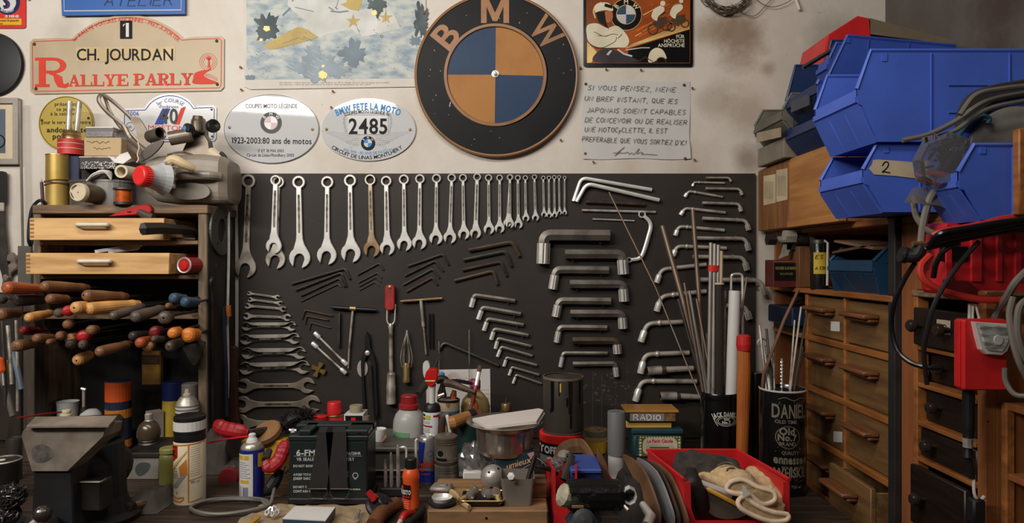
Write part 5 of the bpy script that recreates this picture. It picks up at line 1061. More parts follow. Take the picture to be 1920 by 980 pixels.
part(t, 'lid', grime, lambda m: m.bpx(226, zb_-3,300, zb_+6,1.615,1.765)); part(t, 'stain', M('green black stain', (62,68,62),.7), lambda m: m.poly([p[:2] for p in smooth([(256,872,0),(268,866,0),(282,870,0),(276,884,0),(262,892,0),(254,884,0)],4, True)], wf(1.62),.0006), True)
U('ribbed_bulb', 'dark bulb-shaped fitting with ribbed base standing on the low grey box', 'fitting', 279,1.70,[('globe', M('brown smoked bulb', (84,68,54),.22,.3),[(6,787),(10,789),(16,795),(20,806),(20.5,815),(18,822)]),('ribs', dsteel, [(17,822),(18,824),(16,827),(18,830),(16,833),(17.5,836),(15.5,839),(17,842),(16.5, zpy(P(0, zb_-3,1.615).z, 1.70))]),('neck', steel, [(5,774),(7,776),(6.5,786),(8,788)])])
U('olive_jar', 'olive green plastic jar standing left of the paint spray can', 'jar', 317,1.60,[('body', M('olive plastic', (112,108,52),.45),[(12,846),(16,852),(17,858),(17, bpy_(1.6))]),('lid', M('pale olive lid', (130,126,68),.45),[(15,838),(16.5,840),(16.5,847)])])
def mound(name, label, cat, pts, d0, d1, h, mat, amp=.4, n=22):     # low crumpled cloth lying on the bench
 t = thing(name, label, cat, Vector((P(pts[0],0,(d0+d1)/2).x, (d0+d1)/2-D, ZB)))
 x0 = P(pts[0],0,(d0+d1)/2).x; x1 = P(pts[1],0,(d0+d1)/2).x; m = MB(); sd = random.random()*50; N = n
 from mathutils import noise as nz
 vs = []
 for j in range(N+1):
  for i in range(N+1):
   u = i/N*2-1; v = j/N*2-1; r = math.sqrt(u*u+v*v); a = math.atan2(v, u); ed = 1+.18*nz.noise((math.cos(a)*1.5+sd, math.sin(a)*1.5,0))
   q = max(0,1-(max(abs(u), abs(v))*.6+r*.4)); k = min(1, q*2.6); k = k*k*(3-2*k)
   zz = h*k*(1-amp*.5+amp*(nz.noise((u*1.4+sd, v*1.4,1))+.35*nz.noise((u*4+sd, v*4,1)))); vs.append(Vector(((x0+x1)/2+u*ed*(x1-x0)/2,(d0+d1)/2-D+v*ed*(d1-d0)/2, ZB+.001+max(0, zz))))
 m.add(vs, [(j*(N+1)+i, j*(N+1)+i+1,(j+1)*(N+1)+i+1,(j+1)*(N+1)+i) for j in range(N) for i in range(N)]); m.build('cloth', mat, t); return t
mound('grey_rag', 'crumpled grey rag lying on the bench in front of the low grey box', 'rag', (252,322),1.40,1.52,.035, M('dirty grey cloth', (84,76,68),.9, rgb2=(60,54,48)))
t = thing('hammer', 'small dark hammer lying in front of the grey rag', 'hammer', P(245, bpy_(1.40),1.40)); part(t, 'head', grime, lambda m: m.tube([P(228,950,1.38), P(231,950,1.38), P(248,952,1.38), P(252,952,1.38)],[.011,.014,.014,.010],10)); part(t, 'handle', wdk, lambda m: m.tube([P(240,951,1.38), P(262,945,1.40), P(278,941,1.42)],.008,8, ell=.7))
# bench vise
DV = 1.25; fV = wf(DV)
vm = M('scuffed cast iron', (150,136,120),.5,.15, rgb2=(98,88,77), mix=.44, scale=16, bump=.15); vd = M('dark blue machine iron', (44,46,48),.5,.4, rgb2=(40,32,28), mix=.45, scale=7)
t = thing('bench_vise', 'heavy worn bench vise bolted to the left end of the bench', 'vise', Vector((P(95,900, DV).x, DV+.1-D, ZB)))
part(t, 'front_jaw', vm, lambda m: m.poly([(38.5,817),(41,809),(46,804),(198,801),(194,819),(127,884),(59,884)], fV, -.055,0, ch=1.6), sharp=.4)
part(t, 'wear_patch', M('blue black wear', (70,68,66),.5, rgb2=(108,98,86), scale=60), lambda m: m.poly([p[:2] for p in smooth([(60,842,0),(76,832,0),(96,840,0),(100,854,0),(84,866,0),(64,864,0)],4, True)], fV, .0004), True)
part(t, 'jaw_plate', M('bright jaw steel', (164,152,138),.36,.4, rgb2=(112,102,90)), lambda m: m.rings([[P(49,799, DV-.012), P(203,798, DV-.012), P(203,801, DV-.012), P(49,802, DV-.012)],[P(58,788.5, DV+.01), P(130,792, DV+.01), P(130,795, DV+.01), P(58,792, DV+.01)][:0] or [P(66,781, DV+.045), P(220,778.5, DV+.045), P(220,783, DV+.045), P(66,786, DV+.045)]]), sharp=.3)
part(t, 'rear_jaw', grime, lambda m: m.poly([(120,788),(204,784),(212,792),(210,822),(190,846),(150,864)], wf(DV+.12),-.04,.02, ch=1.2), sharp=.4)
part(t, 'column', vd, lambda m: m.poly([(59,880),(129,880),(132,930),(134,1019),(52,1019),(56,930)], fV, -.12,-.006, ch=2))
part(t, 'body', vd, lambda m: m.tube(smooth([P(112,900, DV+.03), P(150,884, DV+.08), P(190,872, DV+.14), P(212,872, DV+.20)],4),[.020,.030,.036,.042,.046,.049,.052,.053,.053,.052,.05,.045,.036],18))
part(t, 'swivel_base', vd, lambda m: m.lathe([(.075,0),(.078,.012),(.06,.02),(.05,.05),(.045,.16)], Vector((P(175,0, DV+.1).x, DV+.12-D, ZB)),(0,0,1),24))
part(t, 'rear_arm', grime, lambda m: m.poly([p[:2] for p in smooth([(176,826,0),(192,806,0),(206,808,0),(218,850,0),(222,885,0),(206,905,0),(176,884,0)],3, True)], wf(DV+.14),-.03,.02, ch=4))
part(t, 'slide', grime, lambda m: m.bpx(136,902,190,960, DV+.03, DV+.07,.004))
part(t, 'slide_edge', steel, lambda m: m.bpx(142,903,187,905, DV+.028, DV+.05,.0005))
part(t, 'screw_boss', M('dark polished steel', (96,88,82),.25,.8), lambda m: m.lathe([(.026,-.0),(.030,.006),(.030,.02),(.016,.03),(.013,.04)], P(86,985, DV-.004),(0,-1,0),28))
part(t, 'handle_ball', MATS['dark polished steel'], lambda m: m.lathe([(0,-.015)]+[(.0152*math.sin(a),-.015*math.cos(a)) for a in [PI*k/12 for k in range(1,12)]]+[(0,.015)], P(80,963, DV-.05),(0,0,1),22))
part(t, 'handle_bar', chrome, lambda m: m.tube([P(76,970, DV-.05), P(52,990, DV-.05)],.006,10))
m = MB(); m.tube([P(33,783,1.45), P(80,776,1.5), P(116,772,1.55)],.0016,6); tag(m.build('red_straw', M('dark red plastic straw', (150,26,34),.4), o=P(80,776,1.5)), 'thin dark red straw lying behind the vise jaw', 'straw')
random.seed(11)
for (cx, cy, r, lb) in ((22,930,24, 'upper tangled ball of shiny steel wool at the bottom left corner'),(14,962,22, 'lower tangled ball of shiny steel wool at the bottom left corner')):
 c = P(cx, cy, 1.28); R = r*1.28/F; m = MB(); pts = []
 for k in range(560): v = Vector((random.gauss(0,1), random.gauss(0,1), random.gauss(0,1))).normalized(); pts.append(c+v*R*random.uniform(.72,1.05))
 m.tube(smooth(pts, 3),.0008,4, caps=False); t = thing('steel_wool', lb, 'steel wool', c, 'steel wool balls'); m.build('strands', M('dark shiny wire', (92,88,84),.28,.8), t); part(t, 'core', grime, lambda m: m.lathe([(0,-R*.7)]+[(R*.7*math.sin(a),-R*.7*math.cos(a)) for a in [PI*k/8 for k in range(1,8)]]+[(0, R*.7)], c, (0,0,1),14))
U('jar_stand', 'dark tin on which the steel wool lies at the bottom left corner', 'tin', 10,1.32,[('body', grime, [(34,978),(36,980),(36, bpy_(1.32))])])
t = U('saucepan', 'dark metal pan with a pale rim cut by the left edge', 'pan', 6,1.48,[('body', grime, [(27,862),(29,864),(26,892),(22, bpy_(1.48))]),('rim', steel, [(29,860),(30,862),(28.5,864),(27,862),(27.5,860)])]); part(t, 'contents', pwhite, lambda m: m.lpx(4,1.48,[(5,861),(7,865),(7,872)]))
U('grey_pot', 'plain grey metal pot between the left edge and the vise', 'pot', 27,1.62,[('body', dsteel, [(11,822),(13,820),(13.5,822),(13,860),(12, bpy_(1.62))])])
# ---------------------------------------------------------------- spray cans and bench clutter left of the battery
d_ = dB(947,28); f = cylf(356,28.1, d_)
t = U('paint_spray_can', 'cream labelled paint spray can with a tall black cap at the front of the bench', 'spray can', 356, d_, [('body', M('cream can', (206,190,160),.4, var=.05),[(26,822),(28,825),(28,940)]),('base_rim', steel, [(28.4,940),(28.6,943),(28, bpy_(d_))]),('shoulder', black, [(27,806),(28,818),(27.5,823)]),('cap', black, [(25,777),(27.6,778.5),(28,784),(28,808)])])
part(t, 'cap_label', pwhite, lambda m: m.lpx(356, d_, [(28.3,786),(28.3,803)]))
def pl(m):
 m.mi = 0; m.ribbon([(331,828),(384,825)],2, f, .0006); m.ribbon([(366,826),(366,932),(383,929)],2, f, .0006); m.ribbon([(366,892),(383,889)],1.2, f, .0006)
 m.poly([(349,868),(363,852),(364,880),(352,884)], f, .0006); m.ribbon(smooth([(330,918,0),(344,924,0),(358,922,0),(352,930,0),(334,928,0)],3),2.4, f, .0006)
 m.mi = 1; m.poly([(329,830),(346,828),(346,849),(334,859),(329,852)], f, .0008); m.mi = 2; m.text('AUTO', 331,833.5,4, f, .001, w=13, bold=.02); m.text('K', 334,848,10, f, .0011, w=9, bold=.05)
 for k in range(5): m.ribbon([(330,872+k*4),(345+k, 871+k*4)],.8, f, .0008)
 for k in range(14): m.ribbon([(369,832+k*4),(381,831+k*4)],.5, f, .0008)
 m.mi = 3; m.poly([(335,876),(362,842),(364,836),(331,872)], f, .0007); m.mi = 4; m.poly([(334,905),(352,884),(364,880),(345,905)], f, .0007); m.mi = 0; m.poly(circ(345,914,1.8,8), f, .0008); m.mi = 2; m.text('400 ml', 369,897,3.5, f, .0008, w=11)
part(t, 'label', [browno, redp, fblack, M('honey print', (206,170,104),.4), M('silver grey print', (160,156,148),.4)], pl, True)
d_ = dB(938,22); f = cylf(473,22.1, d_)
t = U('blue_spray_can', 'blue spray can with a white label panel and white nozzle at the bench front', 'spray can', 473, d_, [('body', M('ultramarine can', (30,36,112),.35, coat=.3),[(19,838),(21.5,840),(22,844),(22,934),(21, bpy_(d_))]),('dome', M('pale alloy', (170,162,150),.35,.6),[(9,828),(16,830),(20,835),(20.5,839)]),('nozzle', pwhite, [(5,812),(6.5,813.5),(6.5,819),(9,822),(11,828)])])
def wl(m):
 m.mi = 0; m.poly([(453.5,846),(482,845),(482,932),(453.5,931)], f, .0006); m.mi = 1
 for x0, x1 in ((454,464),(466,475)): m.poly([(x0,848),(x1,848),(x1,856),(x0,856)], f, .0009)
 m.poly([(458,893),(475,893),(475,899),(458,899)], f, .0009); m.poly([(489,845),(494.6,845),(494.6,872),(489,870)], f, .0009)
 m.mi = 2
 for k in range(8): m.ribbon([(455,861+k*4),(470+(k*5) % 9,861+k*4)],.8, f, .0009)
 for k in range(9): m.ribbon([(464+k*1.2,906),(464+k*1.2,927)],.6, f, .0009)
 for k in range(3): m.ribbon([(456+k*2,905),(456+k*2,927)],.4, f, .0009)
part(t, 'label', [pwhite, yel, M('ink blue print', (60,62,120),.4)], wl, True)
part(t, 'straw', M('bright red straw', (206,32,44),.4), lambda m: m.tube([P(469,817, d_-.004), P(430,822, d_+.02), P(384,831, d_+.05)],.0019,8))
def ribbed(name, label, path, r, mat, jaw):
 pts = smooth(path, 8); n = len(pts); t = thing(name, label, 'tool', pts[n//2])
 part(t, 'grip', mat, lambda m: m.tube(pts, [r*(.55+.5*min(1,6*k/n, 6*(n-1-k)/n))*(1+.10*(abs(math.sin(k*.8))-.5)) for k in range(n)],12, ell=.7)); part(t, 'jaw', dsteel, lambda m: m.tube([pts[-1], Vector(jaw)],[r*.6, r*.5],8)); return t
ribbed('cable_clamp', 'red ribbed grip lying behind the red straw', [P(403,793,1.64), P(418,803,1.63), P(440,808,1.62), P(466,812,1.62)],.018, M('dark red grip', (150,24,28),.42, var=.15), P(500,806,1.68))
ribbed('cable_clamp', 'red ribbed grip curling up against the left side of the battery', [P(535,826,1.50), P(531,842,1.49), P(522,862,1.48), P(506,874,1.47), P(498,862,1.47)],.015, MATS['dark red grip'], P(505,845,1.50))
m = MB(); pts = [Vector((P(428,0,1.425).x+(.082+.006*math.sin(k*.31))*math.cos(k*2*PI/24),1.425-D+(.045+.004*math.sin(k*.5))*math.sin(k*2*PI/24), ZB+.006+.0022*(k/24)+.001*math.sin(k))) for k in range(52)]+[P(505,948,1.42), P(513,922,1.46), P(517,906,1.5)]
m.tube(smooth(pts, 3),.0036,8); tag(m.build('steel_cable', M('grey sheathed cable', (120,116,108),.4,.3), o=Vector((P(428,0,1.43).x, 1.43-D, ZB))), 'loop of grey sheathed cable lying at the front of the bench', 'cable')
t = thing('jar_on_side', 'jar lying with its dull red lid facing out between the two spray cans', 'jar', P(426, bpy_(1.62),1.62)); part(t, 'lid', M('dull red lid', (128,36,38),.4), lambda m: m.lathe([(0,0),(.0215,0),(.023,.002),(.024,.012)], P(427,896,1.60),(-.1,1,0),28)); part(t, 'glass', glass, lambda m: m.lathe([(.024,.012),(.0265,.02),(.027,.08),(.022,.09)], P(427,896,1.60),(-.1,1,0),24)); part(t, 'contents', grime, lambda m: m.lathe([(.022,.013),(.024,.02),(.024,.078)], P(427,896,1.60),(-.1,1,0),20))
mound('grey_cloth', 'dark grey cloth heap behind the jar with the dull red lid', 'cloth', (388,452),1.66,1.84,.10, M('soot cloth', (64,56,50),.9, rgb2=(46,40,36)))
t = thing('wire_brush', 'round brown wooden brush with copper bristles behind the blue spray can', 'brush', P(503,815,1.70)); part(t, 'wood', M('brown brush wood', (136,96,60),.55), lambda m: m.lathe([(.034,0),(.038,.004),(.038,.016),(.034,.02)], P(503,816,1.68),(-.25,-.5,.9),24)); part(t, 'bristles', M('copper bristle', (168,112,72),.4,.5), lambda m: [m.tube([P(511+k*2.6,810,1.70), P(518+k*2.6,790,1.72)],.0018,5) for k in range(7)])['kind'] = 'stuff'
part(t, 'support', wdk, lambda m: m.tube([P(503,822,1.71), Vector((P(503,822,1.71).x, -.29, ZB))],.02,10))
random.seed(5); t = thing('fuzzy_brush', 'black fluffy brush head lying behind the left corner of the battery', 'brush', P(555,800,1.72)); part(t, 'core', rubber, lambda m: m.tube(smooth([P(530,800,1.7), P(548,785,1.7), P(565,780,1.72), P(580,782,1.74)],4),[.010,.011,.012,.014,.015,.015,.015,.015,.014,.013,.012,.010,.008],10))
def fz(m):
 for k in range(750): x = random.uniform(528,580); c = P(x, 798-(x-528)*.34+random.uniform(-3,3),1.71); v = Vector((random.gauss(0,1), random.gauss(0,1), random.gauss(0,1))).normalized(); m.tube([c+v*.008, c+v*random.uniform(.022,.032)],.0012,3, caps=False)
part(t, 'fluff', M('sooty fluff', (40,36,33),.9), fz)['kind'] = 'stuff'
part(t, 'handle', black, lambda m: m.tube([P(578,782,1.74), Vector((P(590,0,1.8).x, -.2, ZB+.01))],.012,8))
BX('yellow_box', 'yellow box half hidden between the blue spray can and the battery', 'box', 452,826,532, bpy_(1.66),1.66,1.72, M('ochre box', (196,146,40),.5))
t = thing('black_plug', 'black rubber handle with a grey tip leaning beside the battery', 'handle', Vector((P(510,0,1.5).x, -.5, ZB))); part(t, 'grip', rubber, lambda m: m.tube(smooth([P(527,880,1.50), P(518,897,1.49), P(507,914,1.48), P(500,925,1.48)],4),[.008,.009,.011,.012,.013,.014,.014,.014,.014,.013,.012,.010,.008],10)); part(t, 'tip', steel, lambda m: m.tube([P(527,881,1.5), P(532,870,1.5)],.0075,8))
# ---------------------------------------------------------------- battery
DB_ = 1.45; f = wf(DB_); bk = M('dark green black casing', (26,34,33),.35, var=.12, coat=.15); strapm = M('woven black strap', (34,30,27),.75, var=.2, scale=60)
t = thing('battery', 'large black sealed battery with white printing and a black carrying strap', 'battery', Vector((P(616,0,1.52).x, 1.52-D, ZB))); ybb = bpy_(DB_)
part(t, 'case', bk, lambda m: m.bpx(541,826,689, ybb-12, DB_, DB_+.09,.003)); part(t, 'base', rubber, lambda m: m.bpx(539, ybb-13,692, ybb, DB_-.004, DB_+.095,.003)); part(t, 'lid', bk, lambda m: m.bpx(540,817,690.5,827, DB_-.002, DB_+.092,.002))
def lidp(m):
 zt = P(0,817, DB_-.002).z; zh = .012
 for x0, x1 in ((560,583),(646,690)): a = P(x0,0, DB_).x; b = P(x1,0, DB_).x; m.box(((a+b)/2, DB_+.035-D, zt+zh/2),(b-a, .07, zh), None, .002)
 a = P(541,0, DB_).x; b = P(690,0, DB_).x; m.box(((a+b)/2, DB_+.069-D, zt+zh/2),(b-a, .042, zh), None, .002)
part(t, 'terminal_cover', bk, lidp)
for x in (549,678):
 c = P(x, 808, DB_+.018); part(t, 'terminal', chrome, lambda m: [m.lathe([(.002,-.011),(.002,.006)], c, (0,0,1),8), m.lathe([(.0055,-.002),(.0055,.003),(.004,.005)], c, (.5,-1,.4),6), m.tube([c+Vector((-.008,0,.003)), c+Vector((.008,0,.002))],.0026,8)])
part(t, 'terminal_ring', redp, lambda m: m.bpx(669,812,680,816, DB_, DB_+.01,.001))
def straps(m):
 for xa, xb, xc, xd in ((604,624,579,613),(619,648,619,652)):
  m.rings([[P(xa, 796, DB_+.085), P(xb, 796, DB_+.085), P(xb, 797, DB_+.09), P(xa, 797, DB_+.09)],[P(xa-5,803, DB_+.02), P(xb, 803, DB_+.02), P(xb, 805, DB_+.03), P(xa-5,805, DB_+.03)],[P(xa-8,810, DB_-.008), P(xb+1,810, DB_-.008), P(xb+1,812, DB_-.004), P(xa-8,812, DB_-.004)],[P(xc, 917, DB_-.008), P(xd, 917, DB_-.008), P(xd, 917.5, DB_-.004), P(xc, 917.5, DB_-.004)]])
part(t, 'strap', strapm, straps)
for x0, x1 in ((578,614),(619,655)): part(t, 'buckle', dsteel, lambda m: m.tube([P(x0+1,916, DB_-.008), P(x0,926, DB_-.009), P(x0+6,934, DB_-.010), P(x1-8,935, DB_-.010), P(x1,924, DB_-.009), P(x1-1,916, DB_-.008)],.0017,8, closed=True))
def bt(m):
 q = .2552; X = lambda x: 520+x*q; Y = lambda y: 730+y*q
 for s_, x, y, h, w_, b_ in [('6-FM', 140,484,41,138,.03),('7Ah/20HR', 490,478,20,124,.03),('VR SEALE', 142,522,22,128,.03),('-A', 366,522,20,22,.03),('TERY', 505,522,22,60,.03),('DO NOT SHOR', 118,569,17,146,.035),('AVOID TOTAL', 118,632,17,140,.035),('GIN', 356,632,17,40,.035),('(DEEP DISC', 118,661,17,128,.035),('DO NOT C', 118,723,17,100,.035),('CONTAIN R', 118,754,17,128,.035),('IN CHINA', 530,737,11,82,.03)]:
  m.text(s_, X(x), Y(y), h*q, f, .0007, w=w_*q, bold=b_)
 m.ribbon([(X(122), Y(488)),(X(622), Y(488))],.5, f, .0006); m.ribbon(circ(X(574), Y(630),5,9),1.4, f, .0007, True); m.text('PB', X(565), Y(660),2.6, f, .0007, bold=.03); m.ribbon([(X(508), Y(600)),(X(520), Y(640))],1, f, .0007); m.ribbon([(X(520), Y(600)),(X(508), Y(640))],1, f, .0007)
part(t, 'printing', M('white case print', (180,178,172),.5), bt, True)
# things behind the battery
rt = paint('scarlet tin', (206,38,40),.35)
U('red_tin', 'tall red round tin rising above the middle of the battery', 'tin', 627,1.84,[('lid', rt, [(12,753),(13,755),(13,775)]),('body', rt, [(17,777),(18,780),(18, bpy_(1.84))]),('rim', brass, [(17.5,775),(18.6,776.5),(18,779)])])
U('red_tin', 'low red round tin with a gold rim behind the left half of the battery', 'tin', 597,1.80,[('body', rt, [(14,781),(14.5,783),(14.5, bpy_(1.8))]),('lid', rt, [(13.5,779),(15,780),(15,786)])])
U('red_tin', 'plain red tin at the left behind the battery, beside the black fluffy brush', 'tin', 581,1.90,[('body', rt, [(11,774),(12,776),(12, bpy_(1.9))])])
t = BX('picture_card_box', 'white card box with a red picture behind the right half of the battery', 'box', 645,776,681, bpy_(1.82),1.82,1.88, pwhite, .001); part(t, 'picture', fblack, lambda m: m.poly([(647,779),(680,779),(680,830),(652,830)], wf(1.82),.0006), True); part(t, 'red_figure', rt, lambda m: m.poly(rrect(658,782,667,792,2), wf(1.82),.0012), True); part(t, 'pale_figure', cream, lambda m: m.poly(circ(666,795,9,12,3), wf(1.82),.0010), True)
U('cork', 'wide cork standing on the white card box behind the battery', 'cork', 668,1.845,[('body', M('grey cork', (150,134,110),.8, bump=.3),[(11.5,759),(12.5,761),(11.5, zpy(P(0,776,1.82).z, 1.845))])])
U('small_cork', 'small brown cork beside the white card box, above the battery terminal', 'cork', 687,1.83,[('body', M('brown cork', (120,100,78),.8),[(5.5,779),(6,781),(6, bpy_(1.83))])])
# grey metal toolbox right of the battery
gm = M('old grey paint metal', (104,98,88),.45,.3, rgb2=(76,70,62), mix=.45, scale=9)
t = BX('metal_toolbox', 'old grey metal box between the battery and the energy drink can', 'tool box', 688,846,785, bpy_(1.62),1.62,1.80, gm, .004); part(t, 'lid', gm, lambda m: m.bpx(686,839,787,848,1.615,1.805,.003)); part(t, 'seam', steel, lambda m: m.bpx(690,881,784,883.5,1.612,1.62,.0006)); ZL = P(0,839,1.615).z
def on(d): return zpy(ZL, d)
U('mug', 'white cup standing on the grey metal box beside the battery', 'cup', 711,1.68,[('body', white, [(11.5,806),(13,803),(13,806),(12,815),(9.5,828),(7,833),(6.5, on(1.68))]),('contents', grime, [(11,806.5),(0,806.6)])])
m = MB(); m.add([P(735,840,1.64), P(775,841,1.65), P(760,834,1.70), P(738, on(1.64),1.64), P(776, on(1.65),1.65), P(748,826,1.73)],[(0,1,2),(0,2,5),(0,3,4,1),(1,4,5),(1,5,2),(0,5,3)]); tag(m.build('wood_wedge', M('pale offcut wood', (168,132,84),.6), o=P(755,838,1.66)), 'small pale wooden offcut on the grey metal box', 'wood')
m = MB(); m.lpx(727,1.68,[(9,828),(11,829),(11, on(1.68))]); m.tube([P(716,828,1.66), P(722,822,1.66), P(724,816,1.67)],.004,8); tag(m.build('disc_and_peg', wdk, o=P(727, on(1.68),1.68)), 'small brown knob and disc on the grey metal box beside the cup', 'knob')
d_ = 1.745; t = U('plastic_bottle', 'squat translucent bottle with a dark red screw cap and a green label', 'bottle', 767, d_, [('body', M('milky plastic', (162,160,152),.4, var=.06, coat=.1),[(14,763),(17,766),(25,775),(29,786),(30,796),(30, on(d_))]),('cap', M('dark red cap', (150,34,34),.4),[(14,740),(15.5,742),(15.5,755),(19,757),(19.5,764)])])
part(t, 'label', M('green label', (96,140,104),.6), lambda m: m.poly([(740,803),(772,804),(772, on(d_)-1),(740, on(d_)-1)], cylf(767,30.2, d_),.0006), True)
# tool rack of punches
t = thing('punch_rack', 'black rack holding upright steel punches in front of the grey metal box', 'rack', Vector((P(742,0,1.52).x, 1.52-D, ZB))); part(t, 'block', rubber, lambda m: m.bpx(712,915,768, bpy_(1.50),1.50,1.56,.003))
part(t, 'wire_frame', chrome, lambda m: m.tube(elbow([P(745,916,1.52), P(745,828+12,1.52), P(762,836,1.52), P(762,868,1.52)],.01),.0026,8)); part(t, 'wire_frame', chrome, lambda m: m.tube([P(780,915,1.55), P(780,825,1.55), P(783,822,1.55)],.0034,8))
for i, (x, y0, r) in enumerate(((722,861,.0042),(733,848,.0044),(746,834,.005))):
 m = MB(); m.tube([P(x, y0,1.51), P(x, y0+6,1.51), P(x+1,880,1.51), P(x+1,908,1.51), P(x+1,916,1.51)],[r*.5, r*.7, r, r, r*.5],8); tag(m.build('steel_punch', steel, o=P(x, 916,1.51)), 'upright steel punch in the black rack, the %s from the left' % ORD[i], 'punch', 'punches in the black rack')
# white spray bottle with red trigger, energy drink can, pistons, orange bottle
d_ = 1.70; f = cylf(810,16.6, d_)
t = U('trigger_bottle', 'white cleaner bottle with black shoulder and red top behind the energy drink can', 'bottle', 810, d_, [('body', white, [(15.5,769),(16.5,771),(16.5, bpy_(d_))]),('shoulder', black, [(9,755),(13,757),(16,763),(16.3,770)]),('neck', pwhite, [(8,720),(6.5,728),(6,740),(5.6,755)])])
part(t, 'head', redp, lambda m: m.poly([p[:2] for p in smooth([(798,702,0),(803,692,0),(815,690.5,0),(821,694,0),(821,708,0),(818,716,0),(812,723,0),(805,722,0),(799,714,0)],3, True)], wf(d_),-.014,.014, ch=1.5)); part(t, 'band', M('pale yellow band', (206,190,120),.5), lambda m: m.bpx(797,713,816,715.5, d_-.016, d_+.016,.001))
def tl(m):
 m.mi = 0; m.poly([(795,773),(799,773),(799,777),(795,777)], f, .0006); m.mi = 1; m.poly([(795,779),(799,779),(799,784),(795,784)], f, .0006); m.poly([(814,775),(825,774),(825,778),(814,778)], f, .0006); m.poly([(794.5,793),(812,794),(812,797),(794.5,796)], f, .0006); m.poly([(823,791),(826,791),(826,799),(823,799)], f, .0006)
 m.mi = 2; m.poly([(800,775),(809,775),(809,783),(800,783)], f, .0007); m.mi = 0; m.poly([(823,779),(826,779),(826,790),(823,790)], f, .0006)
 for y in (787,790,800,803,806): m.ribbon([(795, y),(808, y)],.6, f, .0006)
 m.mi = 3; m.poly([(794.5,809),(802,809.5),(802,812),(794.5,811.5)], f, .0006)
part(t, 'label', [fblack, redp, M('lime print', (170,170,60),.5), paint('cobalt print', (40,70,150))], tl, True)
d_ = 1.60; f = cylf(801,15.7, d_); yb = bpy_(d_)
t = U('energy_drink_can', 'slim blue and silver energy drink can left of the pistons', 'can', 801, d_, [('body', M('silver can', (160,156,156),.3,.6),[(12.5,818),(15.5,823),(15.6, yb-5),(13, yb)]),('top', chrome, [(12,818.5),(12.8,816.5),(13.2,818),(12.6,820)])])
def eb(m):
 m.mi = 0; m.poly([(785.8,825),(799,825),(794,870),(785.8,875)], f, .0006); m.poly([(785.8,880),(800,877),(816,880),(816, yb-5),(785.8, yb-5)], f, .0006)
 m.mi = 1; m.text('RedBull', 784,870,9, f, .001, w=32, bold=.04); m.poly(circ(793,876,6,10,3), f, .001); m.mi = 2; m.ribbon(circ(808,846,5,14),.6, f, .0007, True); m.mi = 1; m.text('ENERGY', 793,885,2.8, f, .001, w=16, bold=.02)
part(t, 'printing', [paint('royal blue print', (30,40,120)), redm, MATS['steel blue print']], eb, True)
m = MB(); c = P(803,816.5, d_-.003); m.lathe([(.006,0),(.006,.0015),(.003,.0015)], c, (0,-.2,1),12); m.build('pull_tab', chrome, t)
pm = M('used alloy', (140,130,116),.36,.6, rgb2=(104,94,82), mix=.46, scale=16)
for i, (y0, y1, lb) in enumerate(((815,862, 'upper of two stacked engine pistons'),(867, None, 'lower of two stacked engine pistons, standing on the bench'))):
 d_ = 1.555; y1 = y1 or bpy_(d_); s_ = y1-y0
 t = U('piston', lb+' right of the energy drink can', 'piston', 836.5, d_, [('crown', pm, [(19, y0),(21.3, y0+1.5),(21.5, y0+4),(21.5, y0+5.5),(19.8, y0+5.7),(19.8, y0+7),(21.5, y0+7.2),(21.5, y0+9.5),(19.8, y0+9.7),(19.8, y0+11),(21.5, y0+11.2),(21.5, y0+14),(19.8, y0+14.3),(19.8, y0+16),(21.5, y0+16.2)]),('skirt', pm, [(21.5, y0+16.2),(21.7, y0+20),(21.7, y1-5),(20.5, y1-4.5),(20.5, y1-3),(21.7, y1-2.5),(21.4, y1)])], 'pistons', 36)
 for x in (828,): part(t, 'pin_hole', fblack, lambda m: m.poly(circ(x, y0+s_*.63,6,20,6.2), cylf(836.5,21.8, d_),.0004), True); part(t, 'pin_rim', steel, lambda m: m.ribbon(circ(x, y0+s_*.63,6.6,20,6.8),1, cylf(836.5,21.8, d_),.0006, True), True)
 if i == 0: part(t, 'skirt_slot', fblack, lambda m: m.poly(rrect(820, y1-9,840, y1-4,2), cylf(836.5,21.8, d_),.0004), True)
m = MB(); m.lpx(836.5,1.555,[(21,862.2),(21,866.8)]); tag(m.build('spacer_ring', dsteel, o=P(836.5,866.8,1.555)), 'dark spacer ring between the two stacked pistons', 'ring')
d_ = dB(955,16); f = cylf(770.5,16.6, d_)
t = U('orange_bottle', 'small orange plastic bottle with a black cap at the front of the bench', 'bottle', 770.5, d_, [('body', paint('orange bottle plastic', (216,84,36),.35),[(11,877),(13,879),(16,888),(16.6,893),(15.2,899),(15.4,935),(16,940),(16,950),(14.5, bpy_(d_))]),('cap', black, [(9.5,858),(10.8,859.5),(11,868),(11,877)])])
def ol(m):
 m.mi = 0; m.poly([(755.5,903),(772,904),(772,930),(755.5,928)], f, .0006); m.mi = 1; m.text('RESTO', 754,921,7.5, f, .0012, w=18.5, bold=.05); m.mi = 2; m.text('MIRACLE', 757,927,3, f, .001, w=14, bold=.03); m.poly([(755,906),(759,906),(759,912),(755,912)], f, .001)
 m.poly([(757.5,930),(771,931),(771,949),(758,948)], f, .0006); m.mi = 3; m.poly([(755,930),(757.5,930),(758,948),(755.4,946)], f, .0007); m.mi = 4
 for k in range(4): m.ribbon([(760,934+k*4),(768+k % 2,934.4+k*4)],1.2, f, .001)
part(t, 'label', [fblack, pwhite, M('coral print', (214,62,48),.4), paint('lilac print', (110,90,160)), yel], ol, True)
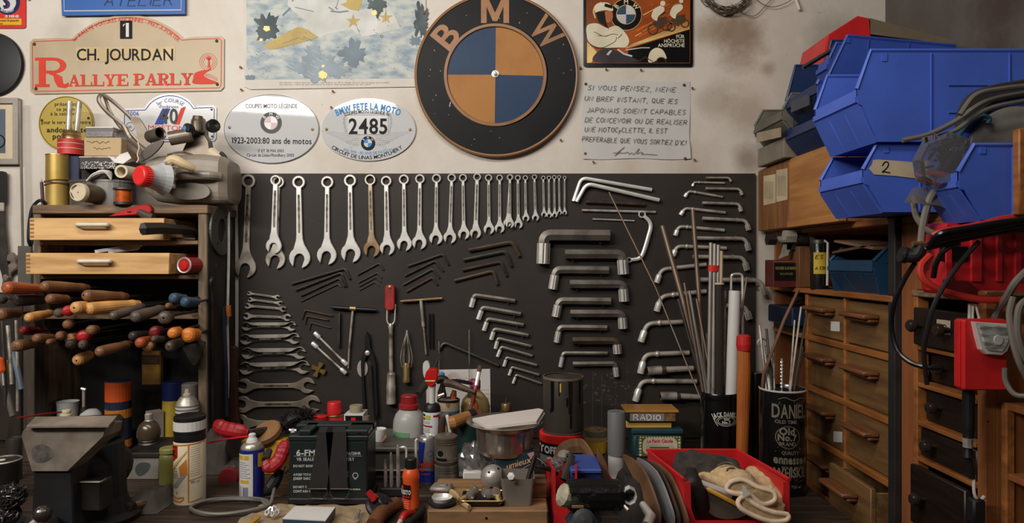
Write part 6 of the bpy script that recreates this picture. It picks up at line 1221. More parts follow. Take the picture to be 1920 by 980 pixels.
# front row left of the wooden box
t = thing('beige_paper', 'sheet of crumpled beige paper lying at the front of the bench under the notepad', 'paper', Vector((P(600,0,1.38).x, 1.39-D, ZB)))
def bp(m):
 from mathutils import noise as nz
 N = 26; vs = []
 for j in range(N//2+1):
  for i in range(N+1):
   d = 1.445-.16*j/(N//2); x = 470+(715-470)*i/N+8*math.sin(j*.7); p = P(x, 0,1.40); vs.append(Vector((p.x+.006*nz.noise((i*.4, j*.4,2)), d-D+.012*nz.noise((i*.3, j*.5,5)), ZB+.002+.006*abs(nz.noise((i*.35, j*.4,9))))))
 m.add(vs, [(j*(N+1)+i, j*(N+1)+i+1,(j+1)*(N+1)+i+1,(j+1)*(N+1)+i) for j in range(N//2) for i in range(N)])
part(t, 'sheet', M('beige wrapping paper', (150,128,98),.8, var=.12), bp)
def onb(x, y, d, z=0): p = P(x, y, d); return p
t = thing('notepad', 'small white notepad with a blue edge lying at the bottom of the picture', 'notepad', Vector((P(578,0,1.36).x, 1.36-D, ZB+.009)))
def quad(m, L, z0, z1): m.rings([[Vector((x, y, z0)) for x, y in L],[Vector((x, y, z1)) for x, y in L]])
def flo(px, py, z): d = (ZC-z)*F/(py-490); p = P(px, py, d); return (p.x, p.y)
zN = ZB+.024; LN = [flo(553,949, zN), flo(629,951, zN), flo(611,976, zN), flo(530,972, zN)]
part(t, 'cover', paint('petrol cover', (44,66,84)), lambda m: quad(m, LN, ZB+.009, zN-.001)); part(t, 'pages', pwhite, lambda m: quad(m, [(x*.995+LN[0][0]*.005, y) for x, y in LN], zN-.001, zN+.001))
random.seed(3)
for i, (x, y) in enumerate(((502,963),(508,958),(514,955),(513,966),(521,962))):
 t_ = MB(); c = Vector((*flo(x, y, ZB+.012), ZB+.015)); ax = Vector((random.uniform(-1,1),-1, random.uniform(0,1))).normalized(); t_.rings([[c+(ax.orthogonal().normalized()*math.cos(a)+ax.cross(ax.orthogonal().normalized())*math.sin(a))*r+ax*h for a in [2*PI*k/6 for k in range(6)]] for r, h in ((.0035,-.003),(.0068,-.003),(.0068,.003),(.0035,.003))], closed=True)
 tag(t_.build('nut', chrome, o=c, sharp=.3), 'shiny steel nut in the little heap on the beige paper, %s' % ['leftmost', 'upper left', 'topmost', 'lowest', 'rightmost'][i], 'nut', 'heap of nuts')
m = MB(); a = Vector((*flo(466,985, ZB+.012), ZB+.012)); b = Vector((*flo(488,968, ZB+.012), ZB+.012)); m.tube([a, a+(b-a)*.8, b],[.0045,.0045,.0012],6); tag(m.build('yellow_pencil', M('pencil yellow', (206,150,44),.4), o=a), 'yellow pencil end at the bottom of the picture left of the notepad', 'pencil')
m = MB(); a = Vector((*flo(668,975, ZB+.012), ZB+.013)); b = Vector((*flo(674,957, ZB+.012), ZB+.013)); m.tube([a, a+(b-a)*.15, a+(b-a)*.16, b],[.0055,.0055,.0035,.003],10); tag(m.build('bolt', steel, o=a), 'single steel bolt lying on the beige paper right of the notepad', 'bolt')
t = thing('plastic_funnel', 'black round plastic funnel tilted on the bench with a red valve', 'funnel', Vector((P(712,0,1.38).x, 1.39-D, ZB))); c = P(712,950,1.38); ax = Vector((.45,-.45,.8)).normalized()
part(t, 'disc', black, lambda m: m.lathe([(.028,-.004),(.031,0),(.031,.005),(.026,.008),(.014,.010),(.011,.022),(.008,.024)], c, ax, 32)); part(t, 'valve', redp, lambda m: [m.tube([P(703,936,1.37), P(697,929,1.37), P(690,921,1.37)],[.008,.007,.006],10), m.tube([P(699,936,1.37), P(705,928,1.37)],.006,8)])
part(t, 'support', rubber, lambda m: m.tube([c-ax*.003, Vector((c.x-.008, c.y+.02, ZB))],.014,10))
m = MB(); m.tube(smooth([P(700,985,1.30), P(712,965,1.34), P(730,952,1.40), P(742,945,1.43)],4),.016,10); tag(m.build('file_grip', M('red brown handle wood', (104,64,40),.45), o=P(720,960,1.36)), 'thick red-brown wooden handle lying right of the black funnel', 'handle')
t = thing('pliers', 'pliers with red and black grips at the bottom of the picture beside the wooden box', 'pliers', Vector((P(768,0,1.33).x, 1.34-D, ZB))); part(t, 'red_grip', redp, lambda m: m.tube(smooth([P(752,976,1.31), P(758,966,1.32), P(768,962,1.34), P(776,962,1.36)],4),.0075,10)); part(t, 'black_grip', rubber, lambda m: m.tube(smooth([P(762,985,1.30), P(776,972,1.33), P(790,960,1.36), P(793,952,1.39)],4),.0075,10)); part(t, 'jaw', chrome, lambda m: m.tube([P(752,976,1.31), P(746,984,1.29)],[.006,.004],8)); part(t, 'grip_end', rubber, lambda m: m.tube([P(775,962,1.36), P(789,957,1.40)],.008,8))
# ---------------------------------------------------------------- middle of the bench
t = thing('white_card', 'white card with a red pencil sketch pinned low on the tool board', 'card', P(858,775, DP)); fB = wf(DP)
part(t, 'sheet', pwhite, lambda m: m.poly([(799,693),(919,691),(920,776),(800,778)], fB, .001,.003))
def sk(m):
 for r in (6,9,12): m.ribbon(circ(851,710, r, 14, a0=PI, a1=2*PI),.5, fB, .0034)
 m.ribbon([(866,706),(870,712),(874,707),(880,711),(888,708)],.6, fB, .0034); m.poly([(876,712),(890,711),(890,718),(877,718)], fB, .0034)
 for y in (730,738,746): m.ribbon([(902, y),(917, y)],.4, fB, .0034)
part(t, 'sketch', M('pink pencil', (170,96,104),.6), sk, True)
d_ = 1.88; t = U('shrink_wrapped_bottle', 'amber and cream plastic bottle with a wrinkled sleeve under the white card', 'bottle', 891, d_, [('body', M('amber cream sleeve', (180,152,98),.35, rgb2=(120,84,48), mix=.42, scale=14, bump=.3, coat=.2),[(9,726),(10,732),(16,738),(24,748),(28,762),(27,766),(28,770),(27,774),(28,778),(27,784),(28,790),(28, bpy_(d_))]),('cap', paint('plum cap', (140,44,82)),[(9,711),(10,713),(10,727)])])
t = U('paint_tin', 'small tin with cream and blue bands holding scrapers and wire brushes', 'tin', 841,1.83,[('body', M('cream banded tin', (168,148,122),.5, rgb2=(146,120,92)),[(20,749),(21,751),(21, bpy_(1.83))]),('band', paint('petrol blue band', (56,108,140)),[(21.3,767),(21.3,792)]),('rim', black, [(19.5,747),(21.5,748),(21.5,751),(19.5,750)])])
part(t, 'drips', M('ochre drip', (140,104,52),.5), lambda m: m.poly([(838,751),(846,751),(844,758),(842,760),(839,756)], cylf(841,21.2,1.83),.0005), True)
t = thing('scraper', 'brown handled scraper lying across the banded tin', 'scraper', P(862,728,1.81)); part(t, 'handle', M('dark brown grip', (84,62,46),.5), lambda m: m.tube(smooth([P(832,716,1.81), P(850,720,1.81), P(870,728,1.80), P(891,735,1.79)],4),[.008,.010,.011,.011,.0105,.010,.0095,.009,.0085,.008,.007,.006,.005],8, ell=.6)); part(t, 'blade', black, lambda m: m.poly([p[:2] for p in smooth([(838,712,0),(860,711,0),(885,717,0),(884,721,0),(858,717,0),(838,716,0)],3, True)], wf(1.82),-.006,.004))
random.seed(9); t = thing('steel_brush', 'tangled grey wire brush head standing in the banded tin', 'brush', P(828,745,1.83))
def wb(m):
 for k in range(60): x = random.uniform(820,838); q = random.uniform(-9,9); m.tube([P(829+q*.3,712+abs(q)*.4,1.82+random.uniform(-.008,.008)), P(x, random.uniform(735,747),1.82+random.uniform(-.012,.012))],.0011,4, caps=False)
part(t, 'wires', dsteel, wb)['kind'] = 'stuff'; part(t, 'head', grime, lambda m: m.tube(smooth([P(818,716,1.82), P(826,709,1.82), P(836,712,1.82), P(838,724,1.82)],4),.009,10)); part(t, 'foot', steel, lambda m: m.tube([P(822,742,1.81), P(833,738,1.81)],.004,6))
for nm, cx, y0, y1, r, mt, lb in (('blue_cloth', 829,698,712,.008, paint('bright blue cloth', (44,120,176),.7), 'small bright blue tuft poking out behind the red trigger top'),('amber_chisel', 851,732,750,.009, M('amber wood', (176,96,40),.45), 'short amber handle standing in the banded tin')):
 m = MB(); m.tube([P(cx+1, y0,1.84), P(cx-1,(y0+y1)/2,1.84), P(cx, y1+6,1.84)],[r*.7, r, r],8); tag(m.build(nm, mt, o=P(cx, y1,1.84)), lb, nm.split('_')[1])
m = MB(); m.poly([p[:2] for p in smooth([(794,680,0),(802,677,0),(806,686,0),(802,700,0),(798,708,0),(794,700,0)],3, True)], wf(1.90),-.012,.006); tag(m.build('paper_tuft', pwhite, o=P(799,708,1.9)), 'crumpled white paper tuft above the red trigger top', 'paper')
m = MB(); m.tube([P(785,741,1.80), P(797,722,1.84), P(814,690,1.88), P(822,672,1.9)],[.012,.011,.005,.003],10); tag(m.build('grey_pipe', dsteel, o=P(785,741,1.8)), 'grey tapering pipe slanting behind the white trigger bottle', 'pipe')
for i, (a, b, c, lb) in enumerate((((898,697),(893,722),(878,788), 'white-ferruled paintbrush standing up against the white card'),((885,745),(891,752),(897,786), 'red-brown paintbrush leaning right beside the white-ferruled one'))):
 t = thing('paintbrush', lb, 'paintbrush', P(*c, 1.80), 'paintbrushes'); A_, B_, C_ = P(*a, 1.82), P(*b, 1.81), P(*c, 1.79); v = (B_-A_).normalized()
 part(t, 'handle', M('varnished red wood', (140,62,32),.35, coat=.3), lambda m: m.tube([B_, B_+(C_-B_)*.3, B_+(C_-B_)*.6, C_],[.005,.0065,.004,.0035],8)); part(t, 'ferrule', chrome, lambda m: m.tube([A_, B_],[.006,.0055],8, ell=.6)); part(t, 'bristles', M('brown bristle', (96,72,50),.8), lambda m: m.tube([A_-v*.018, A_-v*.008, A_],[.005,.0065,.006],8, ell=.6))
t = U('pencil_pot', 'dark green pot of pencils left of the steel bowl', 'pot', 876,1.68,[('body', paint('bottle green', (20,52,46)),[(24,790),(25,792),(23, bpy_(1.68))])])
for i, (x, y, c) in enumerate(((866,780, 'b'),(872,776, 'r'),(880,774, 'o'),(886,777, 'r'),(894,778, 'd'))):
 m = MB(); m.tube([P(x, y, 1.68), P(x+.2, y+3,1.68), P(x-1,800,1.68), P(x-2,830,1.68)],[.0012,.0042,.0042,.0042],6); tag(m.build('pencil', HM[c], o=P(x-2,830,1.68)), '%s of the pencils standing in the dark green pot' % ['leftmost', 'second from the left', 'middle one', 'fourth from the left', 'rightmost'][i], 'pencil', 'pencils in the green pot')
t = thing('mallet', 'wooden mallet handle with a black cap lying on the green pot', 'mallet', P(866,790,1.62)); part(t, 'handle', M('mallet wood', (174,118,62),.45, rgb2=(150,98,50)), lambda m: m.tube([P(843,793,1.62), P(848,792,1.62), P(880,780,1.66)],[.0155,.0165,.0145],14)); part(t, 'cap', M('navy black plastic', (26,28,36),.4), lambda m: m.tube([P(879,780.5,1.66), P(891,776,1.67), P(893,775,1.67)],[.0165,.0155,.010],14))
m = MB(); m.tube(smooth([P(828,830,1.65), P(828,800,1.65), P(832,782,1.65), P(841,780,1.65), P(845,800,1.65), P(847,822,1.65)],4),.009,8, ell=.5); tag(m.build('leather_strap', M('dark brown leather', (66,44,34),.5), o=P(835,830,1.65)), 'dark brown leather strap standing behind the pistons', 'strap')
m = MB(); m.tube([P(838,778,1.63), P(842,795,1.62), P(846,822,1.62)],.0045,8); tag(m.build('steel_tweezers', chrome, o=P(846,822,1.62)), 'thin bright steel rod in front of the brown leather strap', 'rod')
# steel bowl on a dark teal box, with papers
d_ = 1.52; bz = P(0,849, d_-.06).z
t = BX('teal_box', 'dark teal card box with slanting cream script under the steel bowl', 'box', 928,849,1001, bpy_(1.47),1.47,1.56, M('dark teal card', (34,56,64),.5)); f = wf(1.47)
def tb(m): m.text('umieux', 950,880,11, f, .0008, w=48, shear=.35, rot=-.30, bold=.01); m.ribbon(smooth([(952,884,0),(975,880,0),(997,868,0)],4),.7, f, .0008)
part(t, 'lettering', M('cream script print', (214,170,124),.5), tb, True); part(t, 'small_print', pwhite, lambda m: m.text('LA CAISSE', 933,856,2.6, f, .0008, w=19), True); part(t, 'lid_flap', M('dusty pink card', (190,150,138),.6), lambda m: m.poly([(988,850),(1001,846),(1001,858),(996,860)], f, .0006), True)
cz = P(946,490, d_); rimz = P(0,790, d_).z
t = thing('steel_bowl', 'shiny steel mixing bowl full of papers on the dark teal box', 'bowl', Vector((cz.x, d_-D, bz)))
bs = M('polished bowl steel', (170,160,148),.22,.85, var=.08)
q = d_/F; prof = [(30*q, 849),(40*q, 849.5),(47*q, 846),(52*q, 838),(53*q, 815),(54*q, 800),(58*q, 794),(70*q, 790.5),(72*q, 789),(70*q, 788),(57*q, 791),(52*q, 797),(50*q, 820),(40*q, 840),(1e-4,842)]
part(t, 'bowl', bs, lambda m: m.lathe([(r, ZC+(490-y)/F*d_-bz) for r, y in prof], Vector((cz.x, d_-D, bz)),(0,0,1),56, False))
for i, (L, lb) in enumerate(([(886,784),(918,778),(1010,765),(1019,768),(1008,790),(915,799)], 'top sheet of the papers in the steel bowl'),([(893,789),(925,786),(1000,779),(1004,797),(960,796),(915,801)], 'lower folded sheets of the papers in the steel bowl')) if False else enumerate((([(886,784),(918,778),(1010,765),(1019,768),(1006,789),(915,799)], 'top sheet of the papers in the steel bowl'),([(895,792),(925,790),(1000,784),(1002,797),(960,797),(918,802)], 'lower folded sheets of the papers in the steel bowl'))):
 ds = [1.47,1.55,1.56,1.55,1.47,1.46]; m = MB(); k_ = len(L); tp_ = [P(x, y-i*1, d) for (x, y), d in zip(L, ds)]; m.rings([[p+Vector((0,0,-.006)) for p in tp_], tp_]); m.rings([[p+Vector((0,.01,-.016)) for p in tp_],[p+Vector((.004,.004,-.008)) for p in tp_]])
 tag(m.build('paper_sheets', M('warm white paper', (206,194,184),.7, var=.04), o=sum(tp_, Vector())/k_), lb, 'paper', 'papers in the bowl')
# clear bag, white cartons, silver ball, wooden box, tray of bulbs, grey cup
def bag(name, label, x0, x1, y0, y1, d, dd):
 from mathutils import noise as nz
 c = P((x0+x1)/2,(y0+y1)/2, d); rx = (x1-x0)/2*d/F; rz = (y1-y0)/2*d/F; N = 30; rs = []
 for j in range(1,16):
  a = PI*j/16; rs.append([])
  for i in range(N): b = 2*PI*i/N; v = Vector((math.sin(a)*math.cos(b), math.sin(a)*math.sin(b), math.cos(a))); k = 1+.30*nz.noise(v*2.3+Vector((d*9,0,0)))+.16*nz.noise(v*6); rs[-1].append(c+Vector((v.x*rx*k, v.y*dd*k, v.z*rz*k)))
 t = thing(name, label, 'bag', Vector((c.x, c.y, c.z-rz))); part(t, 'film', clear, lambda m: m.rings(rs)); part(t, 'contents', M('grey plastic parts', (120,114,106),.6), lambda m: m.tube(smooth([c+Vector((-rx*.4,0,-rz*.4)), c+Vector((0,0,0)), c+Vector((rx*.3,0,-rz*.3))],4), rz*.3,8)); return t
bag('clear_bag', 'crumpled clear plastic bag right of the pistons', 860,925,828,898,1.56,.05)
BX('white_carton', 'white carton lying under the clear plastic bag', 'carton', 868,885,903, bpy_(1.50),1.50,1.54, pwhite)
ZW = .951; dW = (ZC-ZW)*F/(956-490); wbw = M('pale crate wood', (150,112,74),.6, rgb2=(112,80,52), mix=.45, scale=7, stretch=(1,6,6), bump=.2)
t = thing('wooden_box', 'upturned wooden box at the front of the bench carrying the bulbs and the silver ball', 'box', Vector((P(915,0, dW).x, dW+.09-D, ZB)))
a = P(801,956, dW); b = P(1028,956, dW)
def wbx(m): m.box(((a.x+b.x)/2, dW+.095-D, ZB+(ZW-ZB)/2),(b.x-a.x, .19, ZW-ZB), None, .003)
part(t, 'box', wbw, wbx); part(t, 'knot', fblack, lambda m: m.poly(circ(912,971,2.5,10), wf(dW),.0005), True)
def onw(py): return (ZC-ZW)*F/(py-490)
BX('wood_block', 'brown wooden block standing on the right end of the upturned box', 'block', 992,903,1026, zpy(ZW, onw(934)), onw(934), onw(934)+.05, wood('mid brown block', (120,84,56),(88,60,40), 'X'))
d_ = 1.40; c = P(924,885, d_); c.z = ZW+.0264; R = .0262
t = thing('silver_ball', 'matt silver ball with small holes on the upturned wooden box', 'ball', Vector((c.x, c.y, ZW))); part(t, 'ball', M('matt silver', (180,172,164),.36,.6, var=.06), lambda m: m.lathe([(0,-R)]+[(R*math.sin(q),-R*math.cos(q)) for q in [PI*k/20 for k in range(1,20)]]+[(0, R)], c, (0,0,1),40))
for vx, vz in ((-.28,.62),(.45,.8),(-.1,-.55)): v = Vector((vx, -math.sqrt(max(.04,1-vx*vx-vz*vz)), vz)).normalized(); part(t, 'hole', fblack, lambda m: m.lathe([(.0028, R*.985),(.0027, R+.0004),(0, R+.0004)], c, v, 12))
dT = onw(952); zt0 = ZW
t = thing('bulb_tray', 'small black tray with a gold rim full of light bulbs on the upturned box', 'tray', Vector((P(904,0, dT).x, dT+.03-D, ZW)))
def tr(m):
 a = P(863,0, dT).x; b = P(945,0, dT).x; rs = []
 for ins, z in ((.006,0),(0,.013),(.003,.013),(.009,.002)): rs.append([Vector((x, y, zt0+.0005+z)) for x, y in rrect(a+ins, dT-D+ins, b-ins, dT-D+.062-ins, .008,3)])
 m.rings(rs)
part(t, 'tray', M('black japanned tin', (20,19,18),.3), tr)
part(t, 'rim', M('gold rim', (206,180,120),.35,.6), lambda m: m.tube([Vector((x, y, zt0+.0135)) for x, y in rrect(P(863,0, dT).x, dT-D, P(945,0, dT).x, dT-D+.062,.008,3)],.0013,6, closed=True))
for i, (x, y, ax, lb) in enumerate(((882,930,(-.8,-.4,-.3), 'light bulb lying at the left end of the gold-rimmed tray'),(889,918,(-.1,.6,-.4), 'light bulb on top at the back of the gold-rimmed tray'),(910,927,(.5,.5,-.2), 'light bulb in the middle of the gold-rimmed tray'),(930,922,(.35,-.5,-.75), 'light bulb with a bright brass cap at the right end of the gold-rimmed tray'),(917,935,(.9,-.1,-.2), 'greyish light bulb at the front right of the gold-rimmed tray'))):
 c = P(x, y, dT+.02+.008*(i % 3)); c.z = max(c.z, ZW+.018); v = Vector(ax).normalized(); r = .0095
 t = thing('light_bulb', lb, 'light bulb', c, 'bulbs in the tray'); part(t, 'globe', M('smoky bulb glass', (224,214,204),.04, trans=.85, var=.04), lambda m: m.lathe([(0,-r)]+[(r*math.sin(q),-r*math.cos(q)) for q in [PI*k/10 for k in range(1,9)]]+[(r*.5, r*1.15)], c, v, 16)); part(t, 'cap', brass, lambda m: m.lathe([(.0062, r*.9),(.0068, r*1.1),(.0068, r*2.4),(.004, r*2.65),(0, r*2.7)], c, v, 14))
dG = onw(951); t = thing('grey_cup', 'square translucent grey plastic cup on the upturned box holding a rod', 'cup', Vector((P(970,0, dG).x, dG+.033-D, ZW)))
def gc(m):
 zt_ = P(0,898, dG).z; cxx = P(970.5,0, dG+.03).x; cyy = dG+.034-D; rs = []
 for hw, z in ((.0275, ZW+.0005),(.0335, zt_+.0),(.0325, zt_),(.027, ZW+.003)): rs.append([Vector((cxx+x, cyy+y, z)) for x, y in rrect(-hw, -hw, hw, hw, .006,3)])
 m.rings(rs)
part(t, 'cup', M('smoky grey plastic', (136,124,112),.35, trans=.25, var=.08), gc)
m = MB(); m.tube([P(982,925, dG+.045), P(1003,855, dG+.06)],.005,10); tag(m.build('black_rod', black, o=P(982,925, dG+.045)), 'black rod leaning in the grey plastic cup', 'rod')
t = thing('bolt', 'bolt with a chrome head hooked over the front of the grey plastic cup', 'bolt', P(960,895, dG)); part(t, 'head', chrome, lambda m: m.lathe([(.006,0),(.0075,.001),(.0075,.006),(0,.0065)], P(959,892, dG-.004),(-.2,-1,.3),6)); part(t, 'shank', brass, lambda m: m.tube([P(959,892, dG-.002), P(965,904, dG-.004)],.004,8))
t = thing('small_dish', 'small chrome dish on a black base at the left of the upturned box', 'dish', Vector((P(830,0, onw(950)).x, onw(950)+.02-D, ZW))); c = Vector((P(829,0, onw(945)).x, onw(945)-D, ZW)); part(t, 'base', black, lambda m: m.lathe([(.024,0),(.028,.004),(.027,.008)], c, (0,0,1),28)); part(t, 'dish', chrome, lambda m: m.lathe([(.018,.008),(.0205,.015),(.0195,.015),(.016,.009),(0,.009)], c, (0,0,1),28))
m = MB(); c = Vector((P(826,0, onw(925)).x, onw(922)-D, ZW)); m.box(c+Vector((0,.01,.006)),(.044,.035,.011), Matrix.Rotation(-.15,3, 'Z'),.004); m.box(c+Vector((.004,.008,.012)),(.016,.012,.004), Matrix.Rotation(-.15,3, 'Z'),.001); tag(m.build('alloy_block', M('cast alloy', (150,142,132),.45,.4), o=c), 'small cast alloy part lying behind the chrome dish', 'machine part')
m = MB(); pts = [P(846,930,1.37), P(852,932,1.36), P(862,945,1.33), P(880,962,1.27), P(888,968,1.25)]
for p in pts: p.z = ZW+.005+max(0,(p.y+D-dW)*0)
m.tube(smooth([Vector((*flo(x, y, ZW+.005), ZW+.006)) for x, y in ((846,925),(856,930),(866,942),(880,952))],4),[.009,.009,.0085,.008,.007,.006,.0055,.005,.005,.005,.005,.0055,.006],8, ell=.7); tag(m.build('bone_stick', M('bone coloured wood', (176,148,100),.5), o=Vector((*flo(866,942, ZW), ZW))), 'curved bone-coloured stick lying left of the bulb tray', 'stick')
# big black tin on the red-lidded tin
d_ = 1.74; f = cylf(1052,40.3, d_)
t = U('coffee_tin', 'black tin with a bright red lid and white lettering under the drippy tin', 'tin', 1052, d_, [('body', M('black tin paint', (26,25,24),.35),[(39.5,822),(40,824),(40, bpy_(d_))]),('lid', M('vivid red lid', (216,40,32),.4),[(39,807),(41,808.5),(41,822),(40,822.5)])])
def ct(m):
 m.mi = 0; m.text('TOFER', 1012,840,12, f, .0008, w=37, bold=.05); m.mi = 1; m.poly([(1013,845),(1032,845),(1032,858),(1013,858)], f, .0008); m.mi = 0; m.text('C', 1024,857,10, f, .0014, bold=.05)
 for k in range(3): m.ribbon([(1014,863+k*4),(1036,863+k*4)],1, f, .0008)
part(t, 'lettering', [pwhite, pgrey], ct, True)
d_ = 1.74; f = cylf(1056,38.2, d_)
t = U('drippy_tin', 'tall dark tin with black paint drips standing on the red-lidded tin', 'tin', 1056, d_, [('body', M('dark grey tin', (72,65,57),.45,.2, rgb2=(56,50,44), mix=.45, scale=8),[(37,706),(38,709),(38,800),(37,804),(38.5,805),(38.5, zpy(P(0,807, d_).z, d_))]),('rim', M('worn tin rim', (140,122,100),.4,.5),[(36,704),(38.4,704),(38.6,708),(36.4,706)])])
def dr_(m):
 m.mi = 0
 for x, w_, y0, y1 in ((1034,6,709,765),(1031,3,760,768),(1066,7,709,770),(1067,4,770,796),(1084,3,709,752),(1046,3,709,736),(1060,3,738,756)): m.poly([(x-w_/2, y0),(x+w_/2, y0),(x+w_/2*.8, y1-4),(x, y1),(x-w_/2*.8, y1-4)], f, .0007)
 m.mi = 1; m.poly([(1047,712),(1049.5,712),(1049.5,728),(1047,728)], f, .001)
part(t, 'drips', [M('glossy black drip', (14,13,13),.2), yel], dr_, True)
t = U('yellow_glass', 'glass jar of yellow-labelled powder right of the red-lidded tin', 'jar', 1117,1.86,[('glass', glass, [(21,806),(22,804),(22.5,806),(21,840),(20, bpy_(1.86))]),('label', M('mustard label', (214,164,44),.5),[(22.8,824),(21.2, bpy_(1.86)-1)])]); part(t, 'red_light', redp, lambda m: m.lathe([(.003,0),(0,.002)], P(1123,806,1.83),(0,-1,.5),8))
t = U('grey_cylinder', 'matt grey cylinder standing on a white one', 'cylinder', 1156,1.60,[('body', M('matt grey paint', (104,103,102),.55, var=.05),[(16,770.5),(17,772),(17,851)])])
t = U('white_cylinder', 'white cylinder with a red mark standing under the matt grey one', 'cylinder', 1155.5,1.60,[('body', M('matt white card', (190,182,176),.6, var=.05),[(15.5,851.2),(15, bpy_(1.6))])]); part(t, 'mark', redp, lambda m: m.poly([(1141,886),(1154,902),(1141,903)], cylf(1155.5,15.4,1.6),.0006), True)
# tins on the right of the middle
f = wf(1.80); d_ = 1.80
t = BX('teal_tin', 'teal hinged tin with an ornate cream label standing on the bench', 'tin', 1187,812,1281, bpy_(1.80),1.80,1.88, M('dark teal tin', (34,66,72),.35, var=.08),.006); part(t, 'lid', MATS['dark teal tin'], lambda m: m.bpx(1185,805,1283,815,1.795,1.885,.004))
def tt(m):
 m.mi = 0; m.poly(rrect(1197,817,1277,855,3), f, .0006); m.mi = 1; m.poly(rrect(1205,819.5,1270,853,12), f, .0010); m.mi = 2; m.text('Le Petit Claude', 1213,829,6, f, .0016, w=48, bold=.03); m.text('Le Petit Delice', 1211,852,4, f, .0016, w=50, bold=.02)
 m.mi = 3; m.poly(rrect(1210,834,1264,843,4), f, .0014); m.mi = 4; m.ribbon([(1218,838.5),(1254,838.5)],1.6, f, .0017); m.mi = 5
 for k in range(15): m.poly(circ(1201+k*5.2,819,1.3,8), f, .0012)
 for k in range(6): m.poly(circ(1200.5,824+k*5.6,1.6+.8*(k % 2),10), f, .0012); m.poly(circ(1273.5,824+k*5.6,1.6+.8*(k % 2),10), f, .0012)
part(t, 'label', [M('olive label', (92,100,62),.5), M('shell pink label', (206,186,168),.5), redm, M('pale green panel', (176,184,140),.5), fblack, M('butter dot', (220,206,140),.5)], tt, True)
zz = zpy(P(0,805,1.795).z, 1.81)
t = BX('yellow_case', 'flat yellow case lying on the teal tin', 'case', 1174,790.5,1260, zz, 1.81,1.87, M('yellow case plastic', (206,164,76),.4, var=.08))
t = BX('radio_box', 'flat box with RADIO scrawled on silver tape lying on the yellow case', 'box', 1175,772,1272,790.3,1.80,1.875, M('dark brown case', (44,34,28),.45)); f = wf(1.80); part(t, 'lid', M('amber lid', (178,122,56),.4), lambda m: m.bpx(1173,769,1273,773.5,1.797,1.877,.001))
part(t, 'silver_tape', M('silver tape', (160,154,146),.35,.4), lambda m: m.poly([(1181,774.5),(1246,774.5),(1246,789),(1181,789)], f, .0006), True); part(t, 'end_patch', M('patterned brown card', (150,112,66),.5, rgb2=(100,70,40), scale=90), lambda m: m.poly([(1247,774.5),(1266,774.5),(1266,789),(1247,789)], f, .0006), True)
part(t, 'lettering', M('chalk white marker', (222,216,206),.6), lambda m: m.hand('RADIO', 1188,787,10, f, .0012, w=50, lw=2, shear=0), True)
# black whisky tins full of rods
lt = M('cream tin print', (206,198,182),.4)
d_ = 1.70; f = cylf(1349,35.2, d_); yb = bpy_(d_)
t = U('round_black_tin', 'round black tin with white whiskey lettering holding rods and tubes', 'tin', 1349, d_, [('body', M('gloss black tin', (13,13,13),.22, coat=.4),[(33,738),(34,733),(35,735),(35,744),(34.6,746),(35,748),(35, yb)])])
def jd(m):
 m.text("JACK DANIEL'S", 1350.5,771,7.5, f, .0008, w=46, al='c', bold=.04, arc=(1350.5,826,54)); m.ribbon(circ(1351,781,17,30,9),.8, f, .0008, True); m.ribbon(circ(1351,781,14.5,30,6.6),.6, f, .0008, True); m.text('Old', 1351,779.5,4, f, .0008, al='c', bold=.05); m.text('No.7', 1351,785.5,4.6, f, .0008, al='c', bold=.05)
 for s_ in (-1,1): m.ribbon(smooth([(1351+s_*18,774,0),(1351+s_*20,781,0),(1351+s_*15,790,0)],4),1, f, .0008)
part(t, 'lettering', lt, jd, True)
d_ = 1.55; f = cylf(1467,42.3, d_); yb = bpy_(d_)
t = U('tall_black_tin', 'tall black tin with large whiskey lettering standing beside the wooden drawers', 'tin', 1467, d_, [('body', MATS['gloss black tin'],[(40.5,730),(41.5,727),(42,730),(42, yb)]),('rim', chrome, [(41.2,726),(42.4,727),(42.2,729),(41.2,728)])])
def jt(m):
 for s_, x, y, h, w_, b_ in (("DANIELS", 1436,774,24,66,.02),('OLD TIME', 1440,784,6,36,.02),('Old', 1446,804,12,26,.04),('No.7', 1444,815,11,32,.04),('BRAND', 1446,824,6,28,.02),('QUALITY', 1450,840,6,30,.02),('ennessee', 1438,857,15,58,.03),('SOUR MASH', 1450,866,4,40,.02),('WHISKEY', 1438,881,15,66,.03),('750 ml', 1466,901,5,18,.02)): m.text(s_, x, y, h, f, .0008, w=w_, bold=b_)
 m.ribbon(circ(1461,809,20,36,20),1, f, .0008, True); m.ribbon(smooth([(1445,740,0),(1456,737,0),(1470,742,0),(1482,738,0),(1492,739,0)],4),1.2, f, .0008)
 random.seed(2)
 for k in range(60): x = random.uniform(1440,1500); y = random.choice([random.uniform(745,750), random.uniform(826,836), random.uniform(884,890)]); m.poly(circ(x, y, .7,5), f, .0008)
part(t, 'lettering', M('aged cream print', (120,111,95),.45), jt, True)
U('black_canister', 'plain glossy black canister between the two lettered tins', 'canister', 1418,1.80,[('body', MATS['gloss black tin'],[(15,697),(16,699),(16, bpy_(1.8))])])
def rodz(name, pts, r, mt, lb, cat, seg=10, grp=None):
 pts = [P(*p) for p in pts]; m = MB(); m.tube(pts, r, seg); return tag(m.build(name, mt, o=pts[-1]), lb, cat, grp)
al = M('dull aluminium', (160,152,142),.42,.5); rb = M('brown steel rod', (110,92,76),.45,.5)
G_ = 'rods standing in the round black tin'
rodz('thin_rod', [(1142,360,1.93),(1230,540,1.86),(1313,745,1.72)],.0022, rb, 'long thin rod slanting from the upper board down into the round black tin', 'rod', 8, G_)
rodz('steel_tube', [(1242,424,1.86),(1280,560,1.79),(1335,790,1.70)],.0075, rb, 'dark tube slanting left out of the round black tin', 'tube', 12, G_)
